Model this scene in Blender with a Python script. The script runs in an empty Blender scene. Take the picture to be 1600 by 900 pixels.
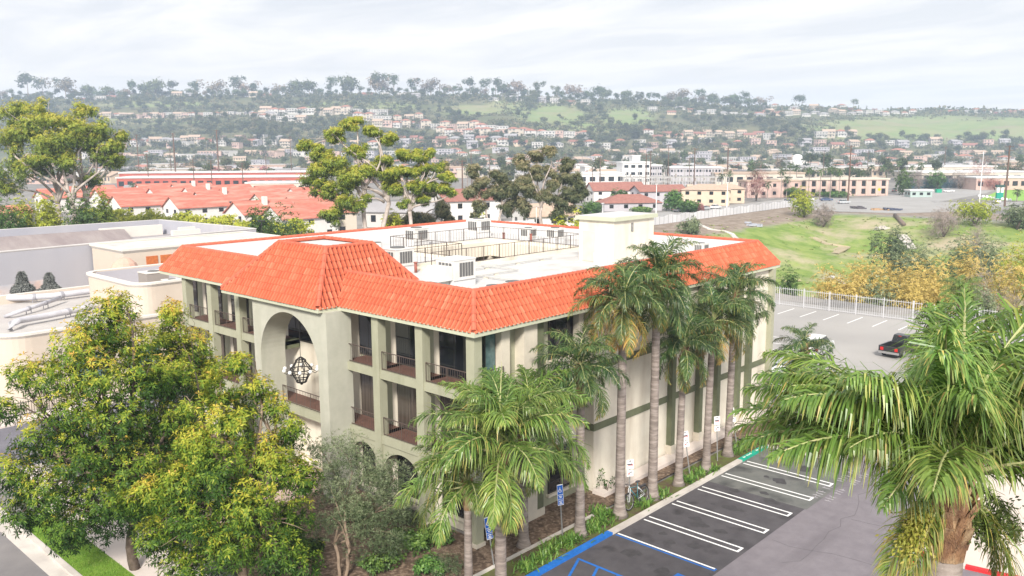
import bpy, math, random
import numpy as np
from mathutils import Vector, Matrix
R = math.radians
rng = np.random.default_rng(11)
random.seed(5)
scene = bpy.context.scene
col = scene.collection

# ------------------------------------------------------------------ camera frame (surveyed from the building's edges)
CAM = np.array([-27.2569, -27.6635, 19.4493])
CR = np.array([0.67852509, -0.73455881, -0.00520121])
CU = np.array([0.12230869, 0.10599135, 0.9868163])
CF = np.array([0.72432333, 0.67021578, -0.16176071])
FPX = 1327.683

def ray(px, py):
    return CF + (px - 800) / FPX * CR - (py - 450) / FPX * CU
def G(px, py, z=0.0):
    d = ray(px, py); t = (z - CAM[2]) / d[2]
    return CAM + t * d
def P(px, py, D):
    return CAM + D * ray(px, py)

# ------------------------------------------------------------------ materials
def nd(nt, t, **kw):
    n = nt.nodes.new(t)
    for k, v in kw.items():
        setattr(n, k, v)
    return n
def mat(name, c, rough=0.85, c2=None, scale=1.0, detail=5.0, lo=0.35, hi=0.65, bump=0.0, bscale=20.0, metal=0.0, spec=0.3, c3=None, scale3=0.2, obj=False, stretch=None, st3=None, lo3=.45, hi3=.68):
    m = bpy.data.materials.new(name); m.use_nodes = True
    nt = m.node_tree; b = nt.nodes['Principled BSDF']; L = nt.links.new
    b.inputs['Roughness'].default_value = rough
    b.inputs['Metallic'].default_value = metal
    b.inputs['Specular IOR Level'].default_value = spec
    b.inputs['Base Color'].default_value = (*c, 1)
    geo = nd(nt, 'ShaderNodeNewGeometry'); src = geo.outputs['Position']
    if obj:
        tc = nd(nt, 'ShaderNodeTexCoord'); src = tc.outputs['Object']
    if stretch:
        mp = nd(nt, 'ShaderNodeMapping'); mp.inputs['Scale'].default_value = stretch; L(src, mp.inputs['Vector']); src = mp.outputs['Vector']
    out = None
    if c2 is not None:
        n = nd(nt, 'ShaderNodeTexNoise'); n.inputs['Scale'].default_value = scale; n.inputs['Detail'].default_value = detail
        n.inputs['Roughness'].default_value = 0.62
        L(src, n.inputs['Vector'])
        mr = nd(nt, 'ShaderNodeMapRange'); mr.inputs['From Min'].default_value = lo; mr.inputs['From Max'].default_value = hi
        L(n.outputs['Fac'], mr.inputs['Value'])
        mx = nd(nt, 'ShaderNodeMix', data_type='RGBA'); mx.inputs[6].default_value = (*c, 1); mx.inputs[7].default_value = (*c2, 1)
        L(mr.outputs['Result'], mx.inputs[0]); out = mx.outputs[2]
        if c3 is not None:
            n3 = nd(nt, 'ShaderNodeTexNoise'); n3.inputs['Scale'].default_value = scale3; n3.inputs['Detail'].default_value = 4
            s3 = src
            if st3:
                m3 = nd(nt, 'ShaderNodeMapping'); m3.inputs['Scale'].default_value = st3; L(src, m3.inputs['Vector']); s3 = m3.outputs['Vector']
            L(s3, n3.inputs['Vector'])
            mr3 = nd(nt, 'ShaderNodeMapRange'); mr3.inputs['From Min'].default_value = lo3; mr3.inputs['From Max'].default_value = hi3
            L(n3.outputs['Fac'], mr3.inputs['Value'])
            mx3 = nd(nt, 'ShaderNodeMix', data_type='RGBA'); mx3.inputs[7].default_value = (*c3, 1)
            L(out, mx3.inputs[6]); L(mr3.outputs['Result'], mx3.inputs[0]); out = mx3.outputs[2]
        L(out, b.inputs['Base Color'])
    if bump:
        nb = nd(nt, 'ShaderNodeTexNoise'); nb.inputs['Scale'].default_value = bscale; nb.inputs['Detail'].default_value = 4
        L(src, nb.inputs['Vector'])
        bp = nd(nt, 'ShaderNodeBump'); bp.inputs['Strength'].default_value = bump; bp.inputs['Distance'].default_value = 0.05
        L(nb.outputs['Fac'], bp.inputs['Height']); L(bp.outputs['Normal'], b.inputs['Normal'])
    return m
def leafmat(name, stops, rough=0.45, trans=0.3, hue=0.0, spec=0.35):
    """leaf material: each leaf carries its own 'tint' (age) that picks its colour along the ramp"""
    m = bpy.data.materials.new(name); m.use_nodes = True
    nt = m.node_tree; b = nt.nodes['Principled BSDF']; L = nt.links.new
    at = nd(nt, 'ShaderNodeAttribute'); at.attribute_name = 'tint'
    rp = nd(nt, 'ShaderNodeValToRGB')
    while len(rp.color_ramp.elements) < len(stops): rp.color_ramp.elements.new(0.5)
    for e, (p, c) in zip(rp.color_ramp.elements, stops):
        e.position = p; e.color = (*c, 1)
    L(at.outputs['Fac'], rp.inputs['Fac'])
    colr = rp.outputs['Color']
    if hue:
        oi = nd(nt, 'ShaderNodeObjectInfo'); hs = nd(nt, 'ShaderNodeHueSaturation')
        mr = nd(nt, 'ShaderNodeMapRange'); mr.inputs['To Min'].default_value = 0.5 - hue; mr.inputs['To Max'].default_value = 0.5 + hue
        L(oi.outputs['Random'], mr.inputs['Value']); L(mr.outputs['Result'], hs.inputs['Hue'])
        mv = nd(nt, 'ShaderNodeMapRange'); mv.inputs['To Min'].default_value = 1.35; mv.inputs['To Max'].default_value = 0.7
        ml = nd(nt, 'ShaderNodeMath', operation='MULTIPLY'); ml.inputs[1].default_value = 7.31
        fr = nd(nt, 'ShaderNodeMath', operation='FRACT')
        L(oi.outputs['Random'], ml.inputs[0]); L(ml.outputs[0], fr.inputs[0]); L(fr.outputs[0], mv.inputs['Value'])
        L(mv.outputs['Result'], hs.inputs['Value'])
        L(colr, hs.inputs['Color']); colr = hs.outputs['Color']
    L(colr, b.inputs['Base Color'])
    b.inputs['Roughness'].default_value = rough; b.inputs['Specular IOR Level'].default_value = spec
    if trans:
        tr = nd(nt, 'ShaderNodeBsdfTranslucent'); L(colr, tr.inputs['Color'])
        ms = nd(nt, 'ShaderNodeMixShader'); ms.inputs[0].default_value = trans
        L(b.outputs[0], ms.inputs[1]); L(tr.outputs[0], ms.inputs[2])
        L(ms.outputs[0], nt.nodes['Material Output'].inputs['Surface'])
    return m

# ------------------------------------------------------------------ object helpers
def tag(o, label=None, cat=None, group=None, kind=None):
    if label: o['label'] = label
    if cat: o['category'] = cat
    if group: o['group'] = group
    if kind: o['kind'] = kind
    return o
def thing(name, label, cat, loc=(0, 0, 0), rotz=0.0, group=None):
    o = bpy.data.objects.new(name, None); col.objects.link(o)
    o.location = loc; o.rotation_euler = (0, 0, rotz); o.empty_display_size = 0.3
    return tag(o, label, cat, group)
def kids(o):
    return [c for c in ALLK.get(o, [])]
ALLK = {}
def par(o, parent):
    if parent is not None:
        o.parent = parent
        ALLK.setdefault(parent, []).append(o)
def copy_tree(o, parent=None):
    c = o.copy(); col.objects.link(c)
    if parent is not None: par(c, parent)
    for ch in kids(o): copy_tree(ch, c)
    return c

def wloc(p):
    v = Vector((0, 0, 0))
    while p is not None:
        v = v + p.location; p = p.parent
    return v

class MB:
    """collects faces; build() links them as ONE mesh object"""
    def __init__(s):
        s.v = []; s.f = []; s.m = []
    def face(s, pts, m=0):
        i = len(s.v); s.v += [tuple(map(float, p)) for p in pts]; s.f.append(tuple(range(i, i + len(pts)))); s.m.append(m)
    def hexa(s, b, t, m=0):
        i = len(s.v); s.v += [tuple(map(float, p)) for p in b] + [tuple(map(float, p)) for p in t]
        for q in ((3, 2, 1, 0), (4, 5, 6, 7), (0, 1, 5, 4), (1, 2, 6, 5), (2, 3, 7, 6), (3, 0, 4, 7)):
            s.f.append(tuple(i + k for k in q)); s.m.append(m)
    def box(s, x0, y0, z0, x1, y1, z1, m=0):
        x0, x1 = min(x0, x1), max(x0, x1); y0, y1 = min(y0, y1), max(y0, y1); z0, z1 = min(z0, z1), max(z0, z1)
        s.hexa([(x0, y0, z0), (x1, y0, z0), (x1, y1, z0), (x0, y1, z0)], [(x0, y0, z1), (x1, y0, z1), (x1, y1, z1), (x0, y1, z1)], m)
    def obox(s, c, u, w, z0, z1, hu, hw, m=0):
        """box with horizontal axes u,w (unit 2d) about centre c"""
        c = np.array(c[:2]); u = np.array(u[:2]); w = np.array(w[:2])
        q = [c - u * hu - w * hw, c + u * hu - w * hw, c + u * hu + w * hw, c - u * hu + w * hw]
        s.hexa([(*p, z0) for p in q], [(*p, z1) for p in q], m)
    def bar(s, p0, p1, w, h=None, m=0):
        h = h or w
        p0 = Vector(p0); p1 = Vector(p1); d = (p1 - p0).normalized()
        up = Vector((0, 0, 1)) if abs(d.z) < 0.95 else Vector((1, 0, 0))
        a = d.cross(up).normalized() * w / 2; b = a.cross(d).normalized() * h / 2
        s.hexa([p0 - a - b, p0 + a - b, p0 + a + b, p0 - a + b], [p1 - a - b, p1 + a - b, p1 + a + b, p1 - a + b], m)
    def tube(s, pts, rad, seg=8, m=0, cap=True):
        pts = [Vector(p) for p in pts]; n = len(pts)
        if not hasattr(rad, '__len__'): rad = [rad] * n
        base = len(s.v); up = Vector((0.31, 0.17, 0.93))
        for i, p in enumerate(pts):
            d = (pts[min(i + 1, n - 1)] - pts[max(i - 1, 0)])
            if d.length < 1e-9: d = Vector((0, 0, 1))
            d.normalize()
            a = d.cross(up)
            if a.length < 1e-3: a = d.cross(Vector((1, 0, 0)))
            a.normalize(); b = d.cross(a)
            for k in range(seg):
                t = 2 * math.pi * k / seg
                s.v.append(tuple(p + (a * math.cos(t) + b * math.sin(t)) * rad[i]))
        for i in range(n - 1):
            for k in range(seg):
                k2 = (k + 1) % seg
                s.f.append((base + i * seg + k, base + i * seg + k2, base + (i + 1) * seg + k2, base + (i + 1) * seg + k)); s.m.append(m)
        if cap:
            s.f.append(tuple(base + k for k in range(seg))[::-1]); s.m.append(m)
            s.f.append(tuple(base + (n - 1) * seg + k for k in range(seg))); s.m.append(m)
    def cyl(s, x, y, z0, z1, r, seg=12, m=0, r1=None):
        s.tube([(x, y, z0), (x, y, z1)], [r, r if r1 is None else r1], seg, m)
    def ball(s, c, rx, ry=None, rz=None, nu=10, nv=6, m=0):
        ry = ry or rx; rz = rz or rx; b = len(s.v)
        for j in range(nv + 1):
            ph = -math.pi / 2 + math.pi * j / nv
            for i in range(nu):
                th = 2 * math.pi * i / nu
                s.v.append((c[0] + rx * math.cos(ph) * math.cos(th), c[1] + ry * math.cos(ph) * math.sin(th), c[2] + rz * math.sin(ph)))
        for j in range(nv):
            for i in range(nu):
                i2 = (i + 1) % nu
                s.f.append((b + j * nu + i, b + j * nu + i2, b + (j + 1) * nu + i2, b + (j + 1) * nu + i)); s.m.append(m)
    def prism(s, poly, z0, z1, m=0, mtop=None):
        """vertical prism over a 2d polygon given counter-clockwise"""
        n = len(poly); b = len(s.v)
        s.v += [(float(p[0]), float(p[1]), z0) for p in poly] + [(float(p[0]), float(p[1]), z1) for p in poly]
        s.f.append(tuple(b + i for i in range(n))[::-1]); s.m.append(m)
        s.f.append(tuple(b + n + i for i in range(n))); s.m.append(m if mtop is None else mtop)
        for i in range(n):
            j = (i + 1) % n
            s.f.append((b + i, b + j, b + n + j, b + n + i)); s.m.append(m)
    def build(s, name, mats, parent=None, smooth=False, loc=None):
        if not isinstance(mats, (list, tuple)): mats = [mats]
        off = wloc(parent) if parent is not None else (Vector(loc) if loc is not None else Vector((0, 0, 0)))
        me = bpy.data.meshes.new(name)
        me.from_pydata([(v[0] - off[0], v[1] - off[1], v[2] - off[2]) for v in s.v], [], s.f)
        for mm in mats: me.materials.append(mm)
        if len(mats) > 1: me.polygons.foreach_set('material_index', s.m)
        if smooth: me.polygons.foreach_set('use_smooth', [True] * len(s.f))
        me.update()
        o = bpy.data.objects.new(name, me); col.objects.link(o)
        if loc is not None and parent is None: o.location = loc
        par(o, parent)
        return o

def np_mesh(name, V, F, mats, midx=None, tint=None, parent=None, smooth=False, link=True):
    """mesh from numpy arrays: V (n,3), F (m,k) all faces the same size, tint per face"""
    V = np.asarray(V, np.float32); F = np.asarray(F, np.int32)
    me = bpy.data.meshes.new(name)
    me.vertices.add(len(V)); me.vertices.foreach_set('co', V.ravel())
    k = F.shape[1]
    me.loops.add(F.size); me.loops.foreach_set('vertex_index', F.ravel())
    me.polygons.add(len(F)); me.polygons.foreach_set('loop_start', np.arange(0, F.size, k, dtype=np.int32))
    me.polygons.foreach_set('loop_total', np.full(len(F), k, np.int32))
    if not isinstance(mats, (list, tuple)): mats = [mats]
    for mm in mats: me.materials.append(mm)
    if midx is not None: me.polygons.foreach_set('material_index', np.asarray(midx, np.int32))
    if smooth: me.polygons.foreach_set('use_smooth', np.ones(len(F), bool))
    if tint is not None:
        a = me.attributes.new('tint', 'FLOAT', 'FACE'); a.data.foreach_set('value', np.asarray(tint, np.float32))
    me.update(calc_edges=True)
    if not link: return me
    o = bpy.data.objects.new(name, me); col.objects.link(o); par(o, parent)
    return o

# ------------------------------------------------------------------ foliage builders (numpy)
def unit(a):
    return a / np.maximum(np.linalg.norm(a, axis=-1, keepdims=True), 1e-9)
def quads(p0, d, s, L, W, sag=0.0, bulge=0.45):
    """leaf quads: base p0, direction d, side s"""
    n = len(p0); L = np.broadcast_to(np.asarray(L, float), (n,))[:, None]; W = np.broadcast_to(np.asarray(W, float), (n,))[:, None]
    g = np.zeros_like(p0); g[:, 2] = -1
    mid = p0 + d * L * bulge
    tip = p0 + d * L + g * L * sag
    V = np.stack([p0, mid + s * W / 2, tip, mid - s * W / 2], 1).reshape(-1, 3)
    F = np.arange(4 * n).reshape(n, 4)
    return V, F
def rosettes(C, N, k, L, W, rg, a0=40, a1=100, sag=0.15, leaf_tint=None):
    """k leaves around every shoot tip C with axis N -> V,F,tint"""
    n = len(C)
    N = unit(N); h = np.tile(np.array([0.3, 0.5, 0.81]), (n, 1)) + rg.normal(0, .3, (n, 3))
    t1 = unit(np.cross(N, h)); t2 = np.cross(N, t1)
    ph = (np.arange(k)[None] * 2.4 + rg.uniform(0, 6.28, (n, 1))) + rg.normal(0, .25, (n, k))
    al = np.radians(rg.uniform(a0, a1, (n, k)))
    d = N[:, None] * np.cos(al)[..., None] + (t1[:, None] * np.cos(ph)[..., None] + t2[:, None] * np.sin(ph)[..., None]) * np.sin(al)[..., None]
    s = unit(np.cross(d, N[:, None] + rg.normal(0, .25, (n, k, 3))))
    LL = L * rg.uniform(.65, 1.2, (n, k))
    p0 = np.repeat(C[:, None], k, 1) + d * 0.02
    V, F = quads(p0.reshape(-1, 3), d.reshape(-1, 3), s.reshape(-1, 3), LL.ravel(), (LL * W / L).ravel(), sag)
    t = (leaf_tint if leaf_tint is not None else np.full(n, .4))[:, None] + rg.normal(0, .10, (n, k)) - (al - .9) * .08
    return V, F, np.clip(t.ravel(), 0, 1)
def join(parts):
    Vs, Fs, Ts = [], [], []; o = 0
    for V, F, t in parts:
        Vs.append(V); Fs.append(F + o); Ts.append(t); o += len(V)
    return np.concatenate(Vs), np.concatenate(Fs), np.concatenate(Ts)
def lobe_points(lobes, n, rg, shell=0.45, up=0.3, jit=.10):
    """points in a set of ellipsoidal lobes (cx,cy,cz,r[,rz]) biased to the shell; returns pts, outward dirs, rel height"""
    lob = np.array([(l + (l[3],))[:5] if len(l) == 4 else l for l in [tuple(q) for q in lobes]], float)
    w = lob[:, 3] ** 2; idx = rg.choice(len(lob), n, p=w / w.sum())
    d = unit(rg.normal(0, 1, (n, 3)))
    r = rg.uniform(0, 1, n) ** shell
    r = r * (1 + rg.normal(0, jit, n))
    o = d * r[:, None] * np.stack([lob[idx, 3], lob[idx, 3], lob[idx, 4]], 1)
    C = lob[idx, :3] + o
    N = unit(d + np.array([0, 0, up]))
    return C, N, d[:, 2] * r, idx
def limb(mb, a, b, r0, r1, rg, n=6, wob=0.08, m=0, sagup=0.12, seg=6):
    a = np.array(a, float); b = np.array(b, float); L = np.linalg.norm(b - a)
    k = rg.normal(0, wob * L, 3); k2 = rg.normal(0, wob * L * .6, 3)
    pts = []; rr = []
    for i in range(n + 1):
        t = i / n
        p = a + (b - a) * t + k * math.sin(math.pi * t) + k2 * math.sin(2 * math.pi * t) + np.array([0, 0, sagup * L * math.sin(math.pi * t)])
        pts.append(p); rr.append(r0 + (r1 - r0) * t ** .8)
    mb.tube(pts, rr, seg, m)
    return pts
# ------------------------------------------------------------------ camera
cd = bpy.data.cameras.new('camera'); cam = bpy.data.objects.new('camera', cd); col.objects.link(cam)
M3 = Matrix((CR, CU, -CF)).transposed()
cam.matrix_world = Matrix.Translation(CAM) @ M3.to_4x4()
cd.sensor_width = 36; cd.lens = FPX / 1600 * 36; cd.clip_start = 0.3; cd.clip_end = 9000
scene.camera = cam
scene.view_settings.view_transform = 'Standard'; scene.view_settings.look = 'None'
scene.view_settings.exposure = 0.91; scene.view_settings.gamma = 1.0
scene.cycles.max_bounces = 8; scene.cycles.diffuse_bounces = 3; scene.cycles.transmission_bounces = 4
scene.cycles.glossy_bounces = 3; scene.cycles.volume_bounces = 1; scene.cycles.transparent_max_bounces = 8
scene.cycles.use_denoising = True
scene.cycles.use_adaptive_sampling = True

# ------------------------------------------------------------------ bright overcast sky
SUN = Vector((-0.64, -0.50, 0.58)).normalized()
w = bpy.data.worlds.new('World'); scene.world = w; w.use_nodes = True
nt = w.node_tree; L = nt.links.new; bg = nt.nodes['Background']; bg.inputs['Strength'].default_value = 0.1
sky = nd(nt, 'ShaderNodeTexSky'); sky.sky_type = 'NISHITA'; sky.sun_disc = False
sky.sun_elevation = math.asin(SUN.z); sky.sun_rotation = math.atan2(SUN.x, SUN.y) % (2 * math.pi)
sky.air_density = 1.2; sky.dust_density = 3.0
tc = nd(nt, 'ShaderNodeTexCoord'); sp = nd(nt, 'ShaderNodeSeparateXYZ'); L(tc.outputs['Generated'], sp.inputs[0])
zz = nd(nt, 'ShaderNodeMath', operation='MAXIMUM'); zz.inputs[1].default_value = 0.0; L(sp.outputs['Z'], zz.inputs[0])
za = nd(nt, 'ShaderNodeMath', operation='ADD'); za.inputs[1].default_value = 0.06; L(zz.outputs[0], za.inputs[0])
dx = nd(nt, 'ShaderNodeMath', operation='DIVIDE'); L(sp.outputs['X'], dx.inputs[0]); L(za.outputs[0], dx.inputs[1])
dy = nd(nt, 'ShaderNodeMath', operation='DIVIDE'); L(sp.outputs['Y'], dy.inputs[0]); L(za.outputs[0], dy.inputs[1])
cb = nd(nt, 'ShaderNodeCombineXYZ'); L(dx.outputs[0], cb.inputs[0]); L(dy.outputs[0], cb.inputs[1])
mpw = nd(nt, 'ShaderNodeMapping'); mpw.inputs['Rotation'].default_value = (0, 0, R(25)); mpw.inputs['Scale'].default_value = (1.5, .75, 1); L(cb.outputs[0], mpw.inputs['Vector'])
n1 = nd(nt, 'ShaderNodeTexNoise'); n1.inputs['Scale'].default_value = 0.9; n1.inputs['Detail'].default_value = 7; n1.inputs['Roughness'].default_value = 0.58
n1.inputs['Distortion'].default_value = 0.5
L(mpw.outputs['Vector'], n1.inputs['Vector'])
cr = nd(nt, 'ShaderNodeValToRGB'); e = cr.color_ramp.elements
e[0].position = 0.38; e[0].color = (4.6, 4.65, 4.85, 1); e[1].position = 0.60; e[1].color = (6.4, 6.15, 5.95, 1)
L(n1.outputs['Fac'], cr.inputs['Fac'])
# paler and warmer towards the horizon, where one looks through more cloud
hz = nd(nt, 'ShaderNodeMapRange'); hz.inputs['From Min'].default_value = 0.02; hz.inputs['From Max'].default_value = 0.17
hz.inputs['To Min'].default_value = 0.75; hz.inputs['To Max'].default_value = 0.0
L(zz.outputs[0], hz.inputs['Value'])
mh = nd(nt, 'ShaderNodeMix', data_type='RGBA'); mh.inputs[7].default_value = (6.5, 6.15, 5.95, 1)
L(hz.outputs['Result'], mh.inputs[0]); L(cr.outputs['Color'], mh.inputs[6])
# an overcast sky is brighter overhead than at the horizon
zb_ = nd(nt, 'ShaderNodeMapRange'); zb_.inputs['From Min'].default_value = 0.2; zb_.inputs['From Max'].default_value = 1.0; zb_.inputs['To Min'].default_value = 1.0; zb_.inputs['To Max'].default_value = 1.05
L(zz.outputs[0], zb_.inputs['Value'])
vm_ = nd(nt, 'ShaderNodeVectorMath', operation='SCALE'); L(mh.outputs[2], vm_.inputs[0]); L(zb_.outputs['Result'], vm_.inputs['Scale'])
mx = nd(nt, 'ShaderNodeMix', data_type='RGBA'); mx.inputs[0].default_value = 0.93
L(sky.outputs['Color'], mx.inputs[6]); L(vm_.outputs[0], mx.inputs[7]); L(mx.outputs[2], bg.inputs['Color'])

sd = bpy.data.lights.new('sun', 'SUN'); so = bpy.data.objects.new('sun', sd); col.objects.link(so)
sd.energy = 3.4; sd.angle = R(11); sd.color = (1.0, 0.94, 0.85)
so.rotation_euler = SUN.to_track_quat('Z', 'Y').to_euler(); so.location = (0, 0, 60)

# ------------------------------------------------------------------ haze
hm = bpy.data.materials.new('haze_air'); hm.use_nodes = True
hn = hm.node_tree; hn.nodes.remove(hn.nodes['Principled BSDF'])
pv = nd(hn, 'ShaderNodeVolumePrincipled'); pv.inputs['Color'].default_value = (0.66, 0.80, 1.0, 1); pv.inputs['Density'].default_value = 0.00033
pv.inputs['Anisotropy'].default_value = 0.2
hn.links.new(pv.outputs[0], hn.nodes['Material Output'].inputs['Volume'])
b = MB(); b.box(-330, -1500, -12, 2600, 2600, 175); hz_o = b.build('haze', hm); tag(hz_o, kind='stuff')

# ------------------------------------------------------------------ terrain
FW2 = unit(CF[:2]); RT2 = np.array([FW2[1], -FW2[0]])
rx_ = np.array([-900, 0, 200, 420, 600, 760, 900, 1000, 1100, 1200, 1300, 1450, 1600, 2400], float)
ry_ = np.array([152, 152, 150, 149, 148, 151, 156, 160, 166, 171, 172, 176, 178, 178], float)
def sst(t):
    t = np.clip(t, 0, 1); return t * t * (3 - 2 * t)
def wob(x, y):
    return (np.sin(x * .011 + 1.3) * np.cos(y * .013 - .4) + .6 * np.sin(x * .027 - y * .019) + .4 * np.cos(x * .05 + y * .043 + 1))
def fl(x, y):
    dx = x - CAM[0]; dy = y - CAM[1]
    return dx * FW2[0] + dy * FW2[1], dx * RT2[0] + dy * RT2[1]
RIDGE = 1520.0; FOOT = 880.0
def H(x, y):
    x = np.asarray(x, float); y = np.asarray(y, float)
    D, lat = fl(x, y)
    Ds = np.maximum(D, 1.0)
    px = 800 + FPX * lat / (Ds * 0.987)
    yr = np.interp(px, rx_, ry_)
    zr = 19.45 + (231 - yr) * RIDGE / 1345
    t = np.clip((D - FOOT) / (RIDGE - FOOT), 0, 1)
    prof = np.where(px > 1180, 1, 0) * 0 + t ** 1.18
    back = np.clip((D - RIDGE) / 900, 0, 1)
    z = zr * prof * (1 - .45 * back)
    z = z + wob(x, y) * 5.5 * np.sin(np.pi * np.clip(t, 0, 1)) + np.where(D > RIDGE, 0, 0)
    z = np.where(D < FOOT, 0.0, z)
    # the wide drainage channel beyond the car park
    d = np.minimum(np.minimum(sst((90 - y) / 52), sst((x - 80) / 17)), sst((236 - x) / 75))
    ch = -8.5 * d + d * (0.75 * wob(x * 4, y * 4) + .40 * wob(x * 13, y * 11))
    z = np.where(D < FOOT, ch, z)
    return z
def T(px, py, d0=60, d1=2300):
    """where the ray through (px,py) meets the terrain"""
    D = np.arange(d0, d1, 2.0)
    Q = CAM[None] + D[:, None] * ray(px, py)[None]
    k = np.nonzero(Q[:, 2] <= H(Q[:, 0], Q[:, 1]))[0]
    if len(k) == 0: return None
    q = Q[k[0]].copy(); q[2] = float(H(q[0], q[1])); return q

def terrain(name, ds, lats, mats, fan=True):
    """grid over depth rings ds and lateral slopes lats"""
    A, B = np.meshgrid(np.asarray(ds, float), np.asarray(lats, float), indexing='ij')
    lat = A * B if fan else B
    X = CAM[0] + A * FW2[0] + lat * RT2[0]; Y = CAM[1] + A * FW2[1] + lat * RT2[1]
    Z = H(X, Y)
    n, m = A.shape
    I = np.arange(n * m).reshape(n, m)
    F = np.stack([I[:-1, :-1], I[:-1, 1:], I[1:, 1:], I[1:, :-1]], -1).reshape(-1, 4)[:, ::-1]
    return X, Y, Z, F
def add_attr(me, name, vals):
    a = me.attributes.new(name, 'FLOAT', 'POINT'); a.data.foreach_set('value', np.asarray(vals, np.float32).ravel())

def ground_mat(name, base, grass, dry, dirt, nscale):
    """ground whose grassy and bare areas are given by the 'green' and 'dirt' attributes, broken up by noise"""
    m = bpy.data.materials.new(name); m.use_nodes = True
    nt = m.node_tree; bs = nt.nodes['Principled BSDF']; L = nt.links.new
    bs.inputs['Roughness'].default_value = 0.95; bs.inputs['Specular IOR Level'].default_value = 0.1
    geo = nd(nt, 'ShaderNodeNewGeometry')
    def noise(s, d=6):
        n = nd(nt, 'ShaderNodeTexNoise'); n.inputs['Scale'].default_value = s; n.inputs['Detail'].default_value = d; n.inputs['Roughness'].default_value = .65
        L(geo.outputs['Position'], n.inputs['Vector']); return n.outputs['Fac']
    def rng_(v, lo, hi):
        r = nd(nt, 'ShaderNodeMapRange'); r.inputs['From Min'].default_value = lo; r.inputs['From Max'].default_value = hi; L(v, r.inputs['Value']); return r.outputs['Result']
    def mix(f, a, c):
        x = nd(nt, 'ShaderNodeMix', data_type='RGBA')
        if isinstance(a, tuple): x.inputs[6].default_value = (*a, 1)
        else: L(a, x.inputs[6])
        if isinstance(c, tuple): x.inputs[7].default_value = (*c, 1)
        else: L(c, x.inputs[7])
        L(f, x.inputs[0]); return x.outputs[2]
    def combine(att, nz, k):
        at = nd(nt, 'ShaderNodeAttribute'); at.attribute_name = att
        a = nd(nt, 'ShaderNodeMath', operation='ADD'); L(at.outputs['Fac'], a.inputs[0])
        s = nd(nt, 'ShaderNodeMath', operation='MULTIPLY_ADD'); s.inputs[1].default_value = k; s.inputs[2].default_value = -k / 2; L(nz, s.inputs[0])
        L(s.outputs[0], a.inputs[1]); return rng_(a.outputs[0], .35, .65)
    b0 = mix(rng_(noise(nscale), .4, .62), base[0], base[1])
    g0 = mix(rng_(noise(nscale * 2.3), .38, .62), grass[0], grass[1])
    g1 = mix(rng_(noise(nscale * .6, 8), .47, .66), g0, dry)
    d0 = mix(rng_(noise(nscale * 3), .4, .6), dirt[0], dirt[1])
    o = mix(combine('green', noise(nscale * 1.1), .8), b0, g1)
    o = mix(combine('dirt', noise(nscale * 1.6), .7), o, d0)
    L(o, bs.inputs['Base Color'])
    bp = nd(nt, 'ShaderNodeBump'); bp.inputs['Strength'].default_value = .7; bp.inputs['Distance'].default_value = .25
    L(noise(nscale * 8), bp.inputs['Height']); L(bp.outputs['Normal'], bs.inputs['Normal'])
    return m
valley_mat = ground_mat('valley_ground', ((.30, .28, .26), (.17, .165, .16)), ((.14, .22, .05), (.24, .30, .085)), (.40, .345, .24), ((.21, .165, .13), (.30, .25, .21)), .12)
hill_mat = ground_mat('hill_ground', ((.10, .115, .055), (.16, .15, .085)), ((.17, .235, .085), (.22, .26, .11)), (.26, .24, .14), ((.25, .20, .15), (.32, .27, .22)), .018)
lats = np.concatenate([np.linspace(-2.5, -.8, 12)[:-1], np.linspace(-.8, .8, 300), np.linspace(.8, 2.5, 12)[1:]])
ds = np.concatenate([[-200, -100, -40, 0.0], np.arange(10, 80, 10), np.arange(80, 300, 2.6), np.arange(300, FOOT + 1, 29.0)]); ds[-1] = FOOT
# behind the camera the fan would flip, so that part is a plain strip in front of it
X, Y, Z, F = terrain('ground', ds[ds > 0], lats, None)
o = np_mesh('ground', np.stack([X, Y, Z - .06], -1).reshape(-1, 3), F, valley_mat, smooth=True); tag(o, kind='structure')
d = np.minimum(np.minimum(sst((92 - Y) / 30), sst((X - 78) / 10)), sst((240 - X) / 30))
gr = np.clip(d * 1.15, 0, 1) * np.clip(1.0 - .45 * sst((X - 120) / 20 * 0), 0, 1)
near = sst((150 - X) / 50) * d
dirt = np.clip(sst((Y - 72) / 10) * sst((97 - Y) / 4) * sst((252 - X) / 8) * sst((X - 95) / 20) + .9 * sst((X - 222) / 14) * sst((255 - X) / 8) * sst((110 - Y) / 20), 0, 1) * .95
add_attr(o.data, 'green', gr); add_attr(o.data, 'dirt', dirt)
bck = MB()
c2 = CAM[:2]; q = [c2 + FW2 * 10 + RT2 * -25, c2 + FW2 * 10 + RT2 * 25, c2 - FW2 * 180 + RT2 * 400, c2 - FW2 * 180 - RT2 * 400]
bck.face([(*p, -.06) for p in q][::-1])
bo = bck.build('ground', valley_mat); tag(bo, kind='structure')

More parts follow.
